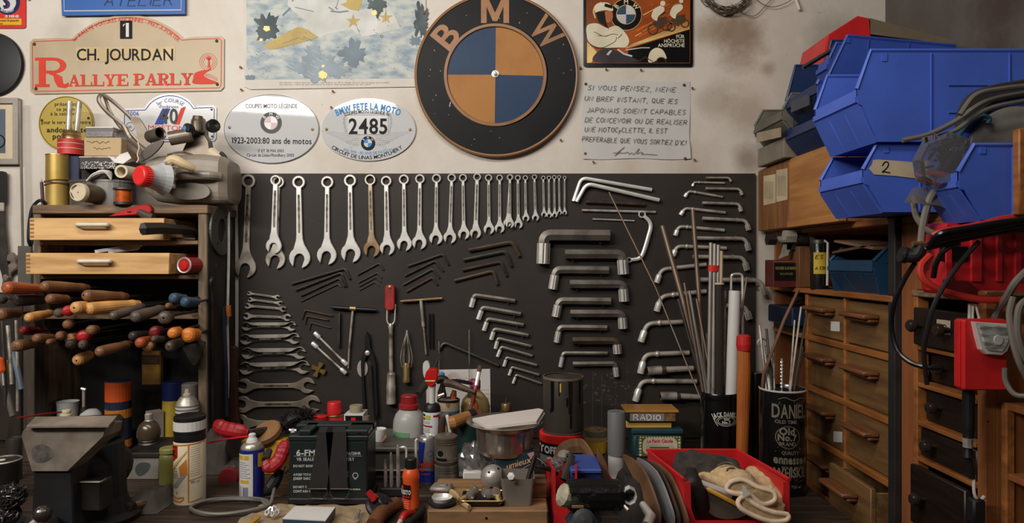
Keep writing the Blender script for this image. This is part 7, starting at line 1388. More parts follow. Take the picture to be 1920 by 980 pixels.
rodz('steel_tube', [(1299,394,1.84),(1311,560,1.78),(1330,800,1.70)],.0062, rb, 'tall brown tube rising highest over the round black tin', 'tube', 12, G_)
for i, x in enumerate((1333,1340,1346)): rodz('aluminium_tube', [(x+(0,0,1)[i],455+(0,2,4)[i],1.74),(x-5+i, 800,1.70)],.0052, al, 'pale aluminium tube in the taped bundle, %s' % ('left', 'middle', 'right')[i], 'tube', 12, 'taped aluminium tubes')
m = MB(); m.tube([P(1338.6,497,1.735), P(1338,509,1.735)],.0155,16, ell=.55); tag(m.build('red_tape', M('red tape', (190,36,32),.5), o=P(1338,503,1.735)), 'red tape wound round the bundle of aluminium tubes', 'tape')
rodz('thin_tube', [(1353,470,1.72),(1352,530,1.72),(1346,800,1.70)],.004, M('cream tube', (186,160,130),.45), 'pale tube with a brown tip right of the taped bundle', 'tube', 8, G_)
t = thing('file_handle_rod', 'dark wooden handled rod standing right of the taped bundle', 'rod', P(1350,800,1.70)); part(t, 'handle', M('near black wood', (40,30,24),.5), lambda m: m.tube([P(1349,533,1.71), P(1348,800,1.70)],[.012,.010],12)); part(t, 'ferrule', cream, lambda m: m.tube([P(1349,530,1.71), P(1349,534,1.71)],.012,12))
rodz('white_tube', [(1378,545,1.70),(1374,660,1.69),(1370,800,1.685)],.0148, M('white plastic tube', (206,202,196),.4, var=.05), 'thick white plastic tube standing in the round black tin', 'tube', 20, G_)
for i, (a, b, r, mt) in enumerate((((1283,530),(1326,780),.0035, rb),((1292,545),(1330,780),.004, al),((1298,580),(1336,780),.003, chrome),((1272,560),(1328,760),.0045, dsteel),((1306,560),(1346,780),.003, rb),((1400,520),(1362,780),.0032, rb),((1360,545),(1356,780),.0035, steel),((1325,625),(1334,790),.006, dsteel),((1345,630),(1345,790),.0065, dsteel),((1357,620),(1354,790),.0075, rb))):
 rodz('thin_rod', [(*a, 1.75+.01*(i % 3)),(*b, 1.70+.006*(i % 4)-.01)], r, mt, 'one of the shorter loose rods in the round black tin, %s from the left' % ORD[i], 'rod', 8, G_)
m = MB(); m.tube(elbow([P(1370,620,1.76), P(1371,515,1.78), P(1380,513,1.78), P(1392,514,1.78), P(1393,640,1.76)],.015),.0035,8); tag(m.build('wire_hook', chrome, o=P(1393,640,1.76)), 'bright bent wire loop above the white plastic tube', 'wire')
t = thing('hammer_shaft', 'orange-brown wooden tool shaft with a red taped end standing against the black tins', 'handle', P(1393, bpy_(1.62),1.62)); part(t, 'shaft', M('orange brown shaft', (186,104,44),.4, rgb2=(160,86,36), stretch=(4,4,.6), coat=.2), lambda m: m.tube([P(1395,640,1.64), P(1395,700,1.635), P(1393,780,1.63), P(1390, bpy_(1.62),1.62)],[.0145,.0165,.0155,.014],16, ell=.8)); part(t, 'taped_end', MATS['red tape'], lambda m: m.tube([P(1394.5,627,1.64), P(1394.5,630,1.64), P(1394.5,645,1.64), P(1395,656,1.64)],[.012,.0168,.0182,.0165],16))
for i, (x0, y0, x1, r, mt) in enumerate(((1424,610,1440,.003, steel),(1431,640,1446,.0025, chrome),(1437,616,1450,.003, dsteel),(1450,650,1452,.0025, steel),(1441,665,1458,.004, dsteel),(1502,575,1478,.0025, steel),(1513,585,1484,.003, dsteel),(1490,600,1478,.0022, steel))): rodz('thin_rod', [(x0, y0,1.60),(x1,760,1.55)], r, mt, 'thin rod standing in the tall black tin, %s of the eight in its list from the left' % ORD[[0,1,2,4,3,6,7,5][i]] if False else 'thin rod standing in the tall black tin, %s' % ('leftmost', 'second from the left', 'third from the left', 'the short one in the middle', 'the thick one in the middle', 'right, leaning to the drawers', 'rightmost, leaning to the drawers', 'the thinnest, right of the twist drill')[i], 'rod', 8, 'rods standing in the tall black tin')
def td(m):
 rs = []
 for k in range(40): z = 672+k*1.9; a = k*.9; c = P(1466, z, 1.56); rs.append([c+Vector((math.cos(a+q)*.0036*e, math.sin(a+q)*.0036*e, 0)) for q, e in ((0,1),(.9,.55),(PI/2,.5),(2.2,.55),(PI, 1),(4.0,.55),(PI*1.5,.5),(5.3,.55))])
 m.rings(rs)
m = MB(); td(m); tag(m.build('twist_drill', chrome, o=P(1466,746,1.56)), 'bright twist drill standing upright in the tall black tin', 'drill bit')
m = MB(); m.tube(circ and [P(1430+9*math.cos(q),642+7*math.sin(q),1.60) for q in [2*PI*k/16 for k in range(16)]],.0028,8, closed=True); m.tube([P(1432,648,1.60), P(1446,735,1.56)],.003,8); tag(m.build('eye_bolt', steel, o=P(1446,735,1.56)), 'ring-ended rod standing in the tall black tin', 'bolt')
rodz('long_rod', [(1497,543,1.62),(1470,600,1.60),(1432,700,1.56),(1428,745,1.56)],.004, M('copper brown rod', (128,92,72),.4,.5), 'copper-brown rod slanting up to the right behind the tall black tin', 'rod', 8)
# red open bin with gloves
t = thing('red_bin', 'red open-fronted storage bin at the front right holding gloves and rags', 'bin', Vector((P(1385,0,1.4).x, 1.4-D, ZB)))
rp = M('bright red bin plastic', (196,36,38),.38, var=.1)
zR = P(0,843,1.5).z; BL = Vector((P(1214,0,1.5).x, 1.5-D, 0)); BR = Vector((P(1383,0,1.5).x, 1.5-D, 0)); FL_ = Vector((P(1283,0,1.30).x, 1.30-D, 0)); FR = Vector((P(1480,0,1.30).x, 1.30-D, 0))
def wall(m, a, b, z0, za, zb, th, ins):
 n = (b-a).cross(Vector((0,0,1))).normalized()*th*ins; m.rings([[Vector((a.x, a.y, z0)), Vector((b.x, b.y, z0)), Vector((b.x, b.y, zb)), Vector((a.x, a.y, za))],[Vector((a.x+n.x, a.y+n.y, z0)), Vector((b.x+n.x, b.y+n.y, z0)), Vector((b.x+n.x, b.y+n.y, zb)), Vector((a.x+n.x, a.y+n.y, za))]])
part(t, 'back_wall', rp, lambda m: wall(m, BL, BR, ZB+.001, zR, zR, .004,1)); part(t, 'side_wall', rp, lambda m: wall(m, BL, FL_, ZB+.001, zR, zR-.006,.004,-1)); part(t, 'side_wall', rp, lambda m: wall(m, BR, FR, ZB+.001, zR, zR-.006,.004,1))
part(t, 'floor', rp, lambda m: m.rings([[Vector((p.x, p.y, z)) for p in (BL, BR, FR, FL_)] for z in (ZB+.001, ZB+.005)])); part(t, 'front_lip', rp, lambda m: wall(m, FL_, FR, ZB+.001, ZB+.024, ZB+.024,.004,-1))
def pil(m):
 for p, s_ in ((FL_, 1),(FR, -1)): m.rings([[Vector((p.x, p.y-.001, z)), Vector((p.x+s_*w_, p.y-.001, z)), Vector((p.x+s_*w_, p.y+.004, z)), Vector((p.x, p.y+.004, z))] for z, w_ in ((ZB+.002,.034),(ZB+.03,.02),(ZB+.05,.013),(zR-.006,.012))])
part(t, 'front_edge', rp, pil); part(t, 'rim', rp, lambda m: m.tube([Vector((p.x, p.y, zR-.001)) for p in (FL_+Vector((0,0,0)), BL, BR, FR)],.004,6))
from mathutils import noise as nz
def heap(name, label, cat, pts, w_, mat, seg=10, ell=.5, amp=.18, loc=None):
 pts = smooth(pts, 5); n = len(pts); t = thing(name, label, cat, loc or pts[n//2]); m = MB()
 m.tube(pts, [w_*(.55+.45*min(1,4*k/n, 4*(n-1-k)/n))*(1+amp*nz.noise((k*.45, w_*90,3))) for k in range(n)], seg, ell=ell); m.build('cloth', mat, t); return t
gl = M('cream knitted cotton', (206,176,132),.9, rgb2=(176,142,98), mix=.45, scale=60, bump=.5); glp = M('pale cuff cotton', (214,188,160),.9, bump=.5, scale=60)
mound('felt_rag', 'dark grey felt rag filling the back of the red bin', 'rag', (1242,1406),1.365,1.485,.125, M('grey felt', (74,66,60),.95, rgb2=(54,48,44), scale=40, bump=.4),.25)
def glove(label, loop, mids, tipw, tag_=False, thumb=None):
 lp = smooth([P(*p) for p in loop],4, True); n = len(lp); cen = sum(lp, Vector())/n
 t = thing('work_glove', label, 'glove', cen, 'cream work gloves'); rs = [[cen+(p-cen)*.80 for p in lp], lp]; ms = smooth([cen]+[P(*q) for q in mids],5)
 for k in range(1, len(ms)):
  w_ = 1-k/(len(ms)-1); v = (ms[k]-ms[k-1]).normalized(); rr = tipw*(.55+.45*min(1,4*w_))*(1+.10*math.sin(k*1.7)); up = Vector((0,-.5,1)); up = (up-v*up.dot(v)).normalized(); sd = v.cross(up); b = min(1, k/4)
  rs.append([(lp[i]+(ms[k]-cen))*(1-b)+(ms[k]+up*math.sin(math.atan2((lp[i]-cen).z, (lp[i]-cen).x))*rr*.62+sd*(-1)*math.cos(math.atan2((lp[i]-cen).z, (lp[i]-cen).x))*rr*.9*(-1 if sd.x < 0 else -1))*b for i in range(n)])
 part(t, 'palm', gl, lambda m: m.rings(rs[1:])); part(t, 'lining', gl, lambda m: m.rings([rs[1],[c+Vector((0,.03,-.004)) for c in rs[0]],[cen+(c-cen)*.3+Vector((0,.05,0)) for c in rs[0]]], caps=True)); part(t, 'cuff', glp, lambda m: m.tube(lp, .0046,10, closed=True, ell=1.3))
 if thumb: part(t, 'thumb', gl, lambda m: m.tube(smooth([P(*q) for q in thumb],4),[.017,.019,.02,.021,.021,.02,.018,.015,.009],12, ell=.7))
 if tag_: part(t, 'tag', pwhite, lambda m: m.poly([(1392,909),(1398,911),(1406,928),(1393,930)], wf(1.262),-.002,0))
 return t
glove('cream knitted work glove lying uppermost in the red bin', [(1362,914,1.30),(1372,902,1.30),(1395,899,1.295),(1420,912,1.285),(1450,922,1.28),(1452,938,1.275),(1430,945,1.27),(1405,928,1.275),(1380,925,1.285),(1366,921,1.295)],[(1385,898,1.34),(1350,888,1.39),(1318,881,1.43),(1300,878,1.45)],.030, True)
glove('cream work glove under the uppermost one, cuff toward the front lip', [(1384,940,1.27),(1396,932,1.275),(1420,948,1.265),(1450,960,1.26),(1476,964,1.26),(1474,975,1.255),(1445,977,1.255),(1415,967,1.26),(1390,953,1.265)],[(1442,942,1.31),(1444,920,1.35),(1430,902,1.39),(1410,888,1.43)],.032, thumb=[(1428,908,1.38),(1416,890,1.41),(1404,878,1.43)])
m = MB(); m.tube(smooth([P(1302,886,1.40), P(1330,896,1.38), P(1352,904,1.35), P(1366,910,1.33)],4),[.007,.009,.010,.011,.012,.012,.013,.013,.013,.012,.012,.011,.010],10); m.build('finger', gl, bpy.data.objects['work_glove'])
heap('leather_flap', 'curled black leather flap hanging at the left inside the red bin', 'leather', [P(1296,878,1.36), P(1300,900,1.33), P(1310,925,1.325), P(1318,950,1.33), P(1330,972,1.34)],.017, M('black brown leather', (34,27,23),.55),8,.4)
m = MB(); m.poly([p[:2] for p in smooth([(1315,903,0),(1345,915,0),(1385,946,0),(1400,962,0),(1360,972,0),(1325,955,0)],4, True)], wf(1.335),-.004,.004); tag(m.build('grey_pad', M('brown grey felt', (80,70,58),.9), o=P(1355,940,1.335)), 'brown-grey felt pad under the gloves in the red bin', 'pad')
m = MB(); a, b = P(1325,915,1.325), P(1384,946,1.315); m.tube([a, a+(b-a)*.05, b],[.0015,.0045,.0045],6); tag(m.build('yellow_pencil', MATS['pencil yellow'], o=b), 'yellow stick pencil lying under the gloves in the red bin', 'pencil')
for i, (a, b, mt) in enumerate((((1311,902),(1365,922), pwhite),((1313,908),(1372,932), M('mauve strip', (130,104,108),.5)))): m = MB(); m.tube([P(*a, 1.33), P(*b, 1.325)],.005,6, ell=.4); tag(m.build('paper_strip', mt, o=P(*b, 1.325)),('white' if i == 0 else 'mauve')+' strip tucked under the gloves in the red bin', 'strip')
t = thing('spectacles', 'dark wire spectacles lying on the grey felt in the red bin', 'spectacles', P(1375,880,1.36)); part(t, 'frame', dsteel, lambda m: [m.tube(smooth([P(1345,872,1.37), P(1362,866,1.365), P(1380,872,1.355), P(1400,887,1.345)],5),.0016,6), m.tube([P(1371+8*math.cos(q),881+4*math.sin(q),1.352) for q in [2*PI*k/16 for k in range(16)]],.0014,6, closed=True)])
# things between the wooden box and the red bin
t = thing('small_red_bin', 'small red bin half hidden behind the rough black block', 'bin', Vector((P(1050,0,1.4).x, 1.4-D, ZB)))
def srb(m):
 a = Vector((P(1024,0,1.5).x, 1.5-D, 0)); b = Vector((P(1082,0,1.5).x, 1.5-D, 0)); c = Vector((P(1038,0,1.3).x, 1.3-D, 0)); e = Vector((P(1082,0,1.3).x, 1.3-D, 0)); z0 = ZB+.001
 wall(m, a, c, z0, P(0,860,1.5).z, P(0,862,1.3).z-.02,.004,-1); wall(m, b, e, z0, P(0,860,1.5).z, P(0,880,1.3).z, .004,1); wall(m, a, b, z0, P(0,860,1.5).z, P(0,860,1.5).z, .004,1); wall(m, c, e, z0, P(0,932,1.3).z, P(0,932,1.3).z, .004,-1)
part(t, 'shell', rp, srb)
BX('blue_box', 'small blue plastic box with a hinged lid right of the big black tins', 'box', 1070,886,1128,916,1.36,1.46, M('deep blue plastic', (34,46,92),.4)).location
tt_ = bpy.data.objects['blue_box']; part(tt_, 'lid', M('blue box lid', (56,78,146),.4), lambda m: m.bpx(1069.5,880,1128.5,888,1.355,1.465,.002)); part(tt_, 'support', rubber, lambda m: m.bpx(1074,912,1124, bpy_(1.38),1.38,1.45))
t = thing('cast_block', 'rough black cast metal block with a pale end at the front of the bench', 'anvil', Vector((P(1115,0,1.22).x, 1.22-D, ZB)))
cb = M('rough black iron', (26,25,24),.32,.4, rgb2=(120,112,100), mix=.28, scale=45, bump=.8)
def cbk(m):
 rs = []
 for x, s_ in ((1062,.8),(1066,1),(1120,1),(1160,1),(1168,.8)): c = P(x, 927,1.22); rs.append([c+Vector((0,.030*math.copysign(abs(math.cos(a))**.7, math.cos(a))*s_, .0255*math.copysign(abs(math.sin(a))**.7, math.sin(a))*s_)) for a in [2*PI*k/16 for k in range(16)]])
 m.rings(rs)
part(t, 'block', cb, cbk); part(t, 'pale_end', M('chalky end', (166,156,132),.6), lambda m: m.tube([P(1051,925,1.205), P(1054,927,1.205), P(1063,929,1.21)],[.014,.0205,.0205],12)); part(t, 'pedestal', M('blue grey iron', (56,66,76),.45,.4), lambda m: m.lathe([(.045,0),(.04,.01),(.027,.02),(.027,.05),(.034,.06),(.02,.075)], Vector((P(1096,0,1.20).x, 1.22-D, ZB)),(0,0,1),24)); part(t, 'pedestal_cap', M('dull iron cap', (84,84,84),.4,.5), lambda m: m.lathe([(.018,0),(.02,.006),(.014,.012),(0,.014)], P(1094,975,1.165),(0,-1,.3),24))
part(t, 'rag_strip', M('brown board', (132,96,60),.6), lambda m: m.bpx(1072,947,1095,953,1.19,1.25,.001))
t = thing('hex_ring', 'bright hexagonal ring standing at the right end of the rough black block', 'ring', P(1180,948,1.21)); part(t, 'ring', chrome, lambda m: m.poly(circ(1181,930,14,8,17), wf(1.20),-.012,.002,[circ(1181,930,11.5,8,14)], ch=.5), sharp=.3); part(t, 'peg', steel, lambda m: m.tube([P(1168,945,1.2), P(1178,956,1.19)],.003,8)); part(t, 'backing', grime, lambda m: m.tube([P(1179,930,1.215), P(1176,936,1.27)],.013,10))
lw = M('brown strap leather', (124,88,60),.6, rgb2=(92,64,44))
t = thing('leather_belt', 'stiff brown leather strip arched over in front of the red-lidded tin', 'belt', P(1070,850,1.5)); part(t, 'strip', lw, lambda m: m.tube(smooth([P(1050,862,1.50), P(1055,846,1.50), P(1068,837,1.50), P(1084,835,1.50), P(1095,838,1.48), P(1108,860,1.46), P(1112,885,1.45)],5),.018,6, ell=.25)); part(t, 'stone', M('grey pebble', (130,124,112),.6), lambda m: m.lathe([(0,-.016),(.013,-.01),(.017,0),(.013,.01),(0,.016)], P(1058,853,1.5),(0,0,1),12))
m = MB(); m.poly([p[:2] for p in smooth([(1122,843,0),(1132,858,0),(1140,880,0),(1143,905,0),(1133,906,0),(1128,880,0),(1120,860,0)],4, True)], wf(1.42),-.012,0); tag(m.build('leather_strip', lw, o=P(1135,905,1.42)), 'upright brown leather strip right of the blue box', 'leather')
m = MB(); m.tube([P(1058,900,1.36), P(1066,876,1.38), P(1073,853,1.40)],[.010,.010,.008],6, ell=.5); m.tube([P(1062,853,1.40), P(1076,856,1.40)],.004,6); tag(m.build('steel_clamp', dsteel, o=P(1058,900,1.36)), 'grey notched metal strip left of the blue box', 'clamp')
bag('clear_bag', 'crumpled clear bag in the small red bin left of the blue box', 1030,1056,858,884,1.44,.02)
t = thing('trigger_lever', 'thin black lever sticking out left over the small red bin', 'lever', P(1030,880,1.35)); part(t, 'lever', black, lambda m: m.tube(smooth([P(1004,873,1.36), P(1016,876,1.36), P(1032,880,1.37), P(1044,888,1.38)],4),.0045,8)); part(t, 'rod', black, lambda m: m.tube(smooth([P(1006,858,1.40), P(1018,866,1.39), P(1028,878,1.38)],4),.003,8))
# leather cut-offs and grey sheet left of the big red bin
for i, (x, sh, mt, lb) in enumerate(((1170,0, lw, 'long curved brown leather strip leaning toward the red bin, outermost'),(1196,6, M('grey sheet', (126,124,122),.5), 'curved grey sheet between the leather strips left of the red bin'),(1206,8, M('dark leather', (60,44,34),.6), 'dark leather strip right of the grey sheet'),(1222,12, lw, 'brown leather strip touching the side of the red bin'))):
 m = MB(); L = smooth([P(x, 855+sh, 1.44), P(x+20,880+sh, 1.38), P(x+44,920+sh, 1.33), P(x+62,968+sh, 1.29), P(x+68,990+sh, 1.28)],5); th = .0022; w_ = .028
 m.rings([[p+Vector((-th, 0, w_*k)), p+Vector((th, 0, w_*k)), p+Vector((th, .006,-w_*k)), p+Vector((-th, .006,-w_*k))] for p, k in zip(L, [.15+.85*min(1, q/8) for q in range(len(L))])]); tag(m.build('leather_strip' if i != 1 else 'grey_sheet', mt, o=L[-1]), lb, 'leather' if i != 1 else 'sheet')
m = MB(); m.tube([P(1212,985,1.24), P(1220,968,1.26), P(1205,945,1.30)],[.010,.010,.007],12); tag(m.build('chrome_bar', chrome, o=P(1212,985,1.24)), 'short polished bar at the bottom of the picture left of the red bin', 'bar')
mound('dark_rag', 'dark rag heap between the rough black block and the leather strips', 'rag', (1150,1230),1.32,1.52,.09, M('black brown cloth', (40,34,29),.9),.3)
U('amber_vial', 'small brown capped bottle standing behind the steel bowl', 'bottle', 949,1.86,[('cap', brass, [(8,756),(9,758),(9,768)]),('body', M('amber glass', (70,40,20),.15),[(10,768),(12,774),(12, bpy_(1.86))]), ])
m = MB(); m.tube([P(948,757,1.86), P(949,745,1.86)],.001,5); tag(m.build('wick', brass, o=P(948,757,1.86)), 'thin wire poking out of the small brown capped bottle', 'wire')
# ---------------------------------------------------------------- right-hand shelves: every face here looks to the left (-X)
XW = .778
def xf(X):                                   # drawing plane x = X, in photo pixels
 def f(px, py, n=0.0): d = X*F/(px-960); p = P(px, py, d); p.x -= n; return p
 f.step = 0; return f
def xb(m, X0, X1, d0, d1, z0, z1, bev=.002): m.box(((X0+X1)/2,(d0+d1)/2-D, ZC+(z0+z1)/2),(abs(X1-X0), abs(d1-d0), abs(z1-z0)), None, bev)
dw = wood('drawer front wood', (124,90,52),(96,68,40), 'Y', .55,7); rw = wood('orange rail wood', (160,100,48),(124,74,34), 'Y', .5,7); lwd = wood('ledge wood', (124,76,42),(92,56,32), 'Y', .5,9); pw = wood('plywood', (146,86,46),(118,68,36), 'Z', .6,4)
t = thing('drawer_unit', 'tall wooden unit of eight small drawers with ledge pulls at the right of the bench', 'drawer unit', Vector((.92,-.40,0)))
rows = [(-.0826,-.199),(-.199,-.330),(-.330,-.459),(-.459,-.591)]; cols = [(1.75,1.557),(1.557,1.364)]
part(t, 'top_board', rw, lambda m: xb(m, XW-.004,1.10,1.345,1.985,.076,.0895)); part(t, 'shelf_board', rw, lambda m: xb(m, XW-.012,1.10,1.345,1.985,-.083,-.070))
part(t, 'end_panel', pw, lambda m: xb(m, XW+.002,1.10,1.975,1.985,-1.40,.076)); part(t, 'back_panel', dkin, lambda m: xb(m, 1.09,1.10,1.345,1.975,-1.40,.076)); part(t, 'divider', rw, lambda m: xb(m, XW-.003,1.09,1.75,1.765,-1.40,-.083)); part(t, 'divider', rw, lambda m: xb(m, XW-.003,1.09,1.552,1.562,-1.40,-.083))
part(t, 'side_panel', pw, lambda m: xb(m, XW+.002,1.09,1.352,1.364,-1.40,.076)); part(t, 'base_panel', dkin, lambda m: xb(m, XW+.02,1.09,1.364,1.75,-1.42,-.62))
for z0, z1 in rows: part(t, 'rail', rw, lambda m: xb(m, XW-.004, XW+.05,1.364,1.75, z1-.006, z1+.008,.001))
part(t, 'shelf', rw, lambda m: xb(m, XW-.006,1.09,1.765,1.975,-.205,-.192)); part(t, 'shelf', rw, lambda m: xb(m, XW-.006,1.09,1.765,1.975,-.44,-.428))
part(t, 'edge_strip', M('grey steel angle', (60,58,57),.45,.5), lambda m: xb(m, XW-.010, XW+.01,1.338,1.362,-.62,.085,.001))
for r, (z0, z1) in enumerate(rows):
 for c, (d1, d0) in enumerate(cols):
  out = .045 if (r == 3 and c == 1) else 0; X = XW+.004-out
  m = MB(); xb(m, X, X+.012, d0+.006, d1-.006, z1+.010, z0-.008,.002)
  if out:
   for dd in (d0+.008, d1-.014): xb(m, X+.012, X+.2, dd, dd+.006, z1+.012, z0-.018,.001)
   xb(m, X+.012, X+.2, d0+.008, d1-.008, z1+.012, z1+.018,.001)
  dr = m.build('drawer', dw, t)
  zc = z0-.30*(z0-z1); dm = (d0+d1)/2+.012
  m = MB(); xb(m, X-.036, X, dm-.056, dm+.056, zc-.006, zc+.004,.003); xb(m, X-.024, X, dm-.054, dm+.054, zc-.014, zc-.006,.003); m.build('drawer_pull', lwd, dr)
  if (r, c) in ((0,0),(2,0)):
   yy = {0: (1558,602,1575,621),2: (1563,808,1580,829)}[r]; m = MB(); m.poly([(yy[0], yy[1]),(yy[2], yy[1]+1),(yy[2], yy[3]),(yy[0], yy[3]-1)], xf(X),.0007); m.build('paper_label', pwhite, dr, flat=True)
# plywood partition and second, darker unit
zt2 = -.067
t = thing('plywood_panel', 'bare orange-brown plywood panel right of the eight small drawers', 'panel', Vector((.80,-.72,0))); part(t, 'panel', pw, lambda m: [xb(m, XW+.003, XW+.018,1.288,1.337,-1.42,.074,.001), xb(m, XW+.003, XW+.018,1.175,1.288, zt2+.013,.074,.001)]); part(t, 'top_ledge', pw, lambda m: xb(m, XW+.003,1.09,1.175,1.337,.0745,.0895,.001))
t = thing('dark_drawer_unit', 'dark unit of round-knobbed drawers with a plain brown fibreboard side at the far right', 'drawer unit', Vector((.93,-.78,0))); zt2 = -.067
fb = M('brown fibreboard', (146,88,46),.65, var=.1, scale=6, bump=.1); dd_ = M('dark drawer wood', (36,25,19),.42, rgb2=(25,18,14), stretch=(9,1,9))
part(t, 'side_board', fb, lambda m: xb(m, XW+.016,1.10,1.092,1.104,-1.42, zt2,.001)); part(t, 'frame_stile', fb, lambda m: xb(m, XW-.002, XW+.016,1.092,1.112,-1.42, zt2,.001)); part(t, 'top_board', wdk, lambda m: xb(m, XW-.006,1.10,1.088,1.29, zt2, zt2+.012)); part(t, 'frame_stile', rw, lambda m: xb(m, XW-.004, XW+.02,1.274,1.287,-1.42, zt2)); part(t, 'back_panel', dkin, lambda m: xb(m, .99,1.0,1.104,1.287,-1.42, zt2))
zr = [zt2-.010,-.163,-.233,-.306,-.374,-.50]
for k in range(5):
 part(t, 'rail', rw, lambda m: xb(m, XW-.005, XW+.03,1.112,1.274, zr[k+1]-.005, zr[k+1]+.003,.001)); out = (.014,-.02,-.01,.0,.02)[k]
 m = MB(); xb(m, XW-out, XW-out+.012,1.116,1.270, zr[k+1]+.006, zr[k]-.010,.002); dr = m.build('drawer', dd_, t); zc = (zr[k]+zr[k+1])/2
 for dk in ((1.245,1.165) if k == 0 else (1.225,)): m = MB(); m.lathe([(.005,0),(.006,.010),(.011,.014),(.012,.020),(.009,.025),(0,.026)], Vector((XW-out, dk-D, ZC+zc)),(-1,0,0),16); m.build('knob', M('dark bakelite', (44,34,28),.25), dr)
 if k == 0:
  m = MB(); f = xf(XW-out); m.poly([(1757,598),(1783,601),(1782,628),(1757,625)], f, .0008); lb_ = m.build('label', cream, dr, flat=True); m = MB(); m.hand('6' if '6' in STF else '0', 1764,621,13, f, .0014, w=9, lw=2); m.ribbon(circ(1769,616,3.4,10),1.6, f, .0014, True); m.build('digit', fblack, dr, flat=True)
for x, y in ((1845,690),(1852,790),(1812,640),(1870,620)): part(t, 'nail_head', fblack, lambda m: m.poly(circ(x, y, 1.6,8), wf(1.092),.0006), True)
# open crate at the far right edge
t = thing('open_crate', 'open brown wooden crate with two compartments at the right edge of the picture', 'crate', Vector((.86,-1.02,0))); X2 = .80
for z0, z1 in ((-.240,-.228),(-.352,-.342),(-1.42,-.45)): part(t, 'board', pw, lambda m: xb(m, X2,1.0,.86,1.085, z0, z1,.001))
part(t, 'stile', rw, lambda m: xb(m, X2-.003, X2+.012,1.075,1.088,-.45,-.228)); part(t, 'back_board', dkin, lambda m: xb(m, .98,.99,.86,1.085,-.45,-.24)); part(t, 'side_board', pw, lambda m: xb(m, X2+.01,.98,1.078,1.086,-.45,-.24))
t = thing('black_roll', 'black roll lying in the upper compartment of the open crate', 'roll', Vector((.84,1.02-D, ZC-.342+.03))); part(t, 'roll', rubber, lambda m: m.lathe([(.012,.002),(.012,0),(.03,0),(.032,.004),(.032,.10),(.028,.104)], Vector((.815,1.025-D, ZC-.341+.033)),(1,0,0),24))
# bracket lamp
red_l = paint('signal red paint', (196,34,36),.32); DL = 1.06
t = thing('hand_lamp', 'boxy red hand lamp with a chrome-rimmed lens hanging on the brown fibreboard', 'lamp', P(1838,730, DL+.02))
part(t, 'body', red_l, lambda m: m.poly(rrect(1799,597,1881,730,5), wf(DL),-.010,.010, ch=3), sharp=.4); part(t, 'side', red_l, lambda m: m.poly(rrect(1796,600,1804,726,3), wf(DL),-.009,.004, ch=1)); part(t, 'lens_rim', chrome, lambda m: m.poly([p for p in ((1812,601),(1882,606),(1878,640),(1872,655),(1862,663),(1834,661),(1824,652),(1818,630))], wf(DL),.008,.020, ch=1.5)); part(t, 'lens', M('ribbed lens glass', (206,204,196),.12,.3, rgb2=(130,126,118), mix=.5, scale=40, stretch=(1,1,4)), lambda m: m.poly([(1818,606),(1876,610),(1872,638),(1866,650),(1860,657),(1837,655),(1829,648),(1823,628)], wf(DL),.019,.0225, ch=2)); part(t, 'reflector', chrome, lambda m: m.poly(circ(1852,634,8,16,9), wf(DL),.0225,.024))
part(t, 'bracket', chrome, lambda m: [m.tube([P(1817,600, DL+.01), P(1818,570, DL+.015), P(1824,569, DL+.015), P(1823,600, DL+.01)],.0022,6), m.tube([P(1829,570, DL+.015), P(1836,597, DL+.01)],.002,6)])
t = thing('black_tube_rod', 'black tubular rod hanging below the red hand lamp', 'rod', P(1816,860,1.075)); part(t, 'tube', black, lambda m: m.tube([P(1816,725,1.075), P(1816,800,1.075), P(1815,840,1.075), P(1815,856,1.075)],[.009,.009,.006,.009],12)); part(t, 'fitting', steel, lambda m: m.tube([P(1815,822,1.07), P(1815,838,1.07)],.0075,10)); part(t, 'hook', chrome, lambda m: m.tube(smooth([P(1826,890,1.075), P(1827,925,1.07), P(1836,938,1.07), P(1846,930,1.07)],4),.0025,6)); part(t, 'lower_sleeve', black, lambda m: m.tube([P(1815,856,1.075), P(1822,896,1.075)],.005,8))
m = MB(); m.bpx(1826,938,1850,985,1.06,1.08,.003); tag(m.build('black_pouch', rubber, o=P(1838,985,1.07)), 'small black pouch hanging at the bottom right below the black rod', 'pouch')
# ---------------------------------------------------------------- crate and bins on the top board
ZS = .0897
t = thing('wooden_crate', 'plain wooden crate with two paper labels under the grey bin', 'crate', Vector((.84,-.26, ZC+ZS))); cw = wood('crate wood', (176,122,66),(150,98,52), 'Y', .6,5)
part(t, 'side', cw, lambda m: xb(m, .736,.752,1.496,1.985, ZS, .272,.002)); part(t, 'box', cw, lambda m: xb(m, .752,1.0,1.50,1.98, ZS, .270,.002)); part(t, 'corner_plank', wood('darker crate plank', (138,92,52),(110,70,40), 'Z', .6,6), lambda m: xb(m, .733,.737,1.77,1.985, ZS+.001,.268,.001)); part(t, 'bottom_batten', cw, lambda m: xb(m, .730,.737,1.496,1.77, ZS, ZS+.016,.001))
f = xf(.7325)
for a in ((1432,326,1455,385),(1456,315,1477,379)):
 def lab(m): m.mi = 0; m.poly([(a[0], a[1]+4),(a[2], a[1]),(a[2], a[3]-5),(a[0], a[3])], f, .0006); m.mi = 1; [m.ribbon([(a[0]+3+k*2.4, a[1]+14),(a[0]+3+k*2.4, a[3]-12)],1, f, .001) for k in range(7)]
 part(t, 'paper_label', [M('aged label paper', (190,170,136),.7), M('label grey', (150,136,112),.7)], lab, True)
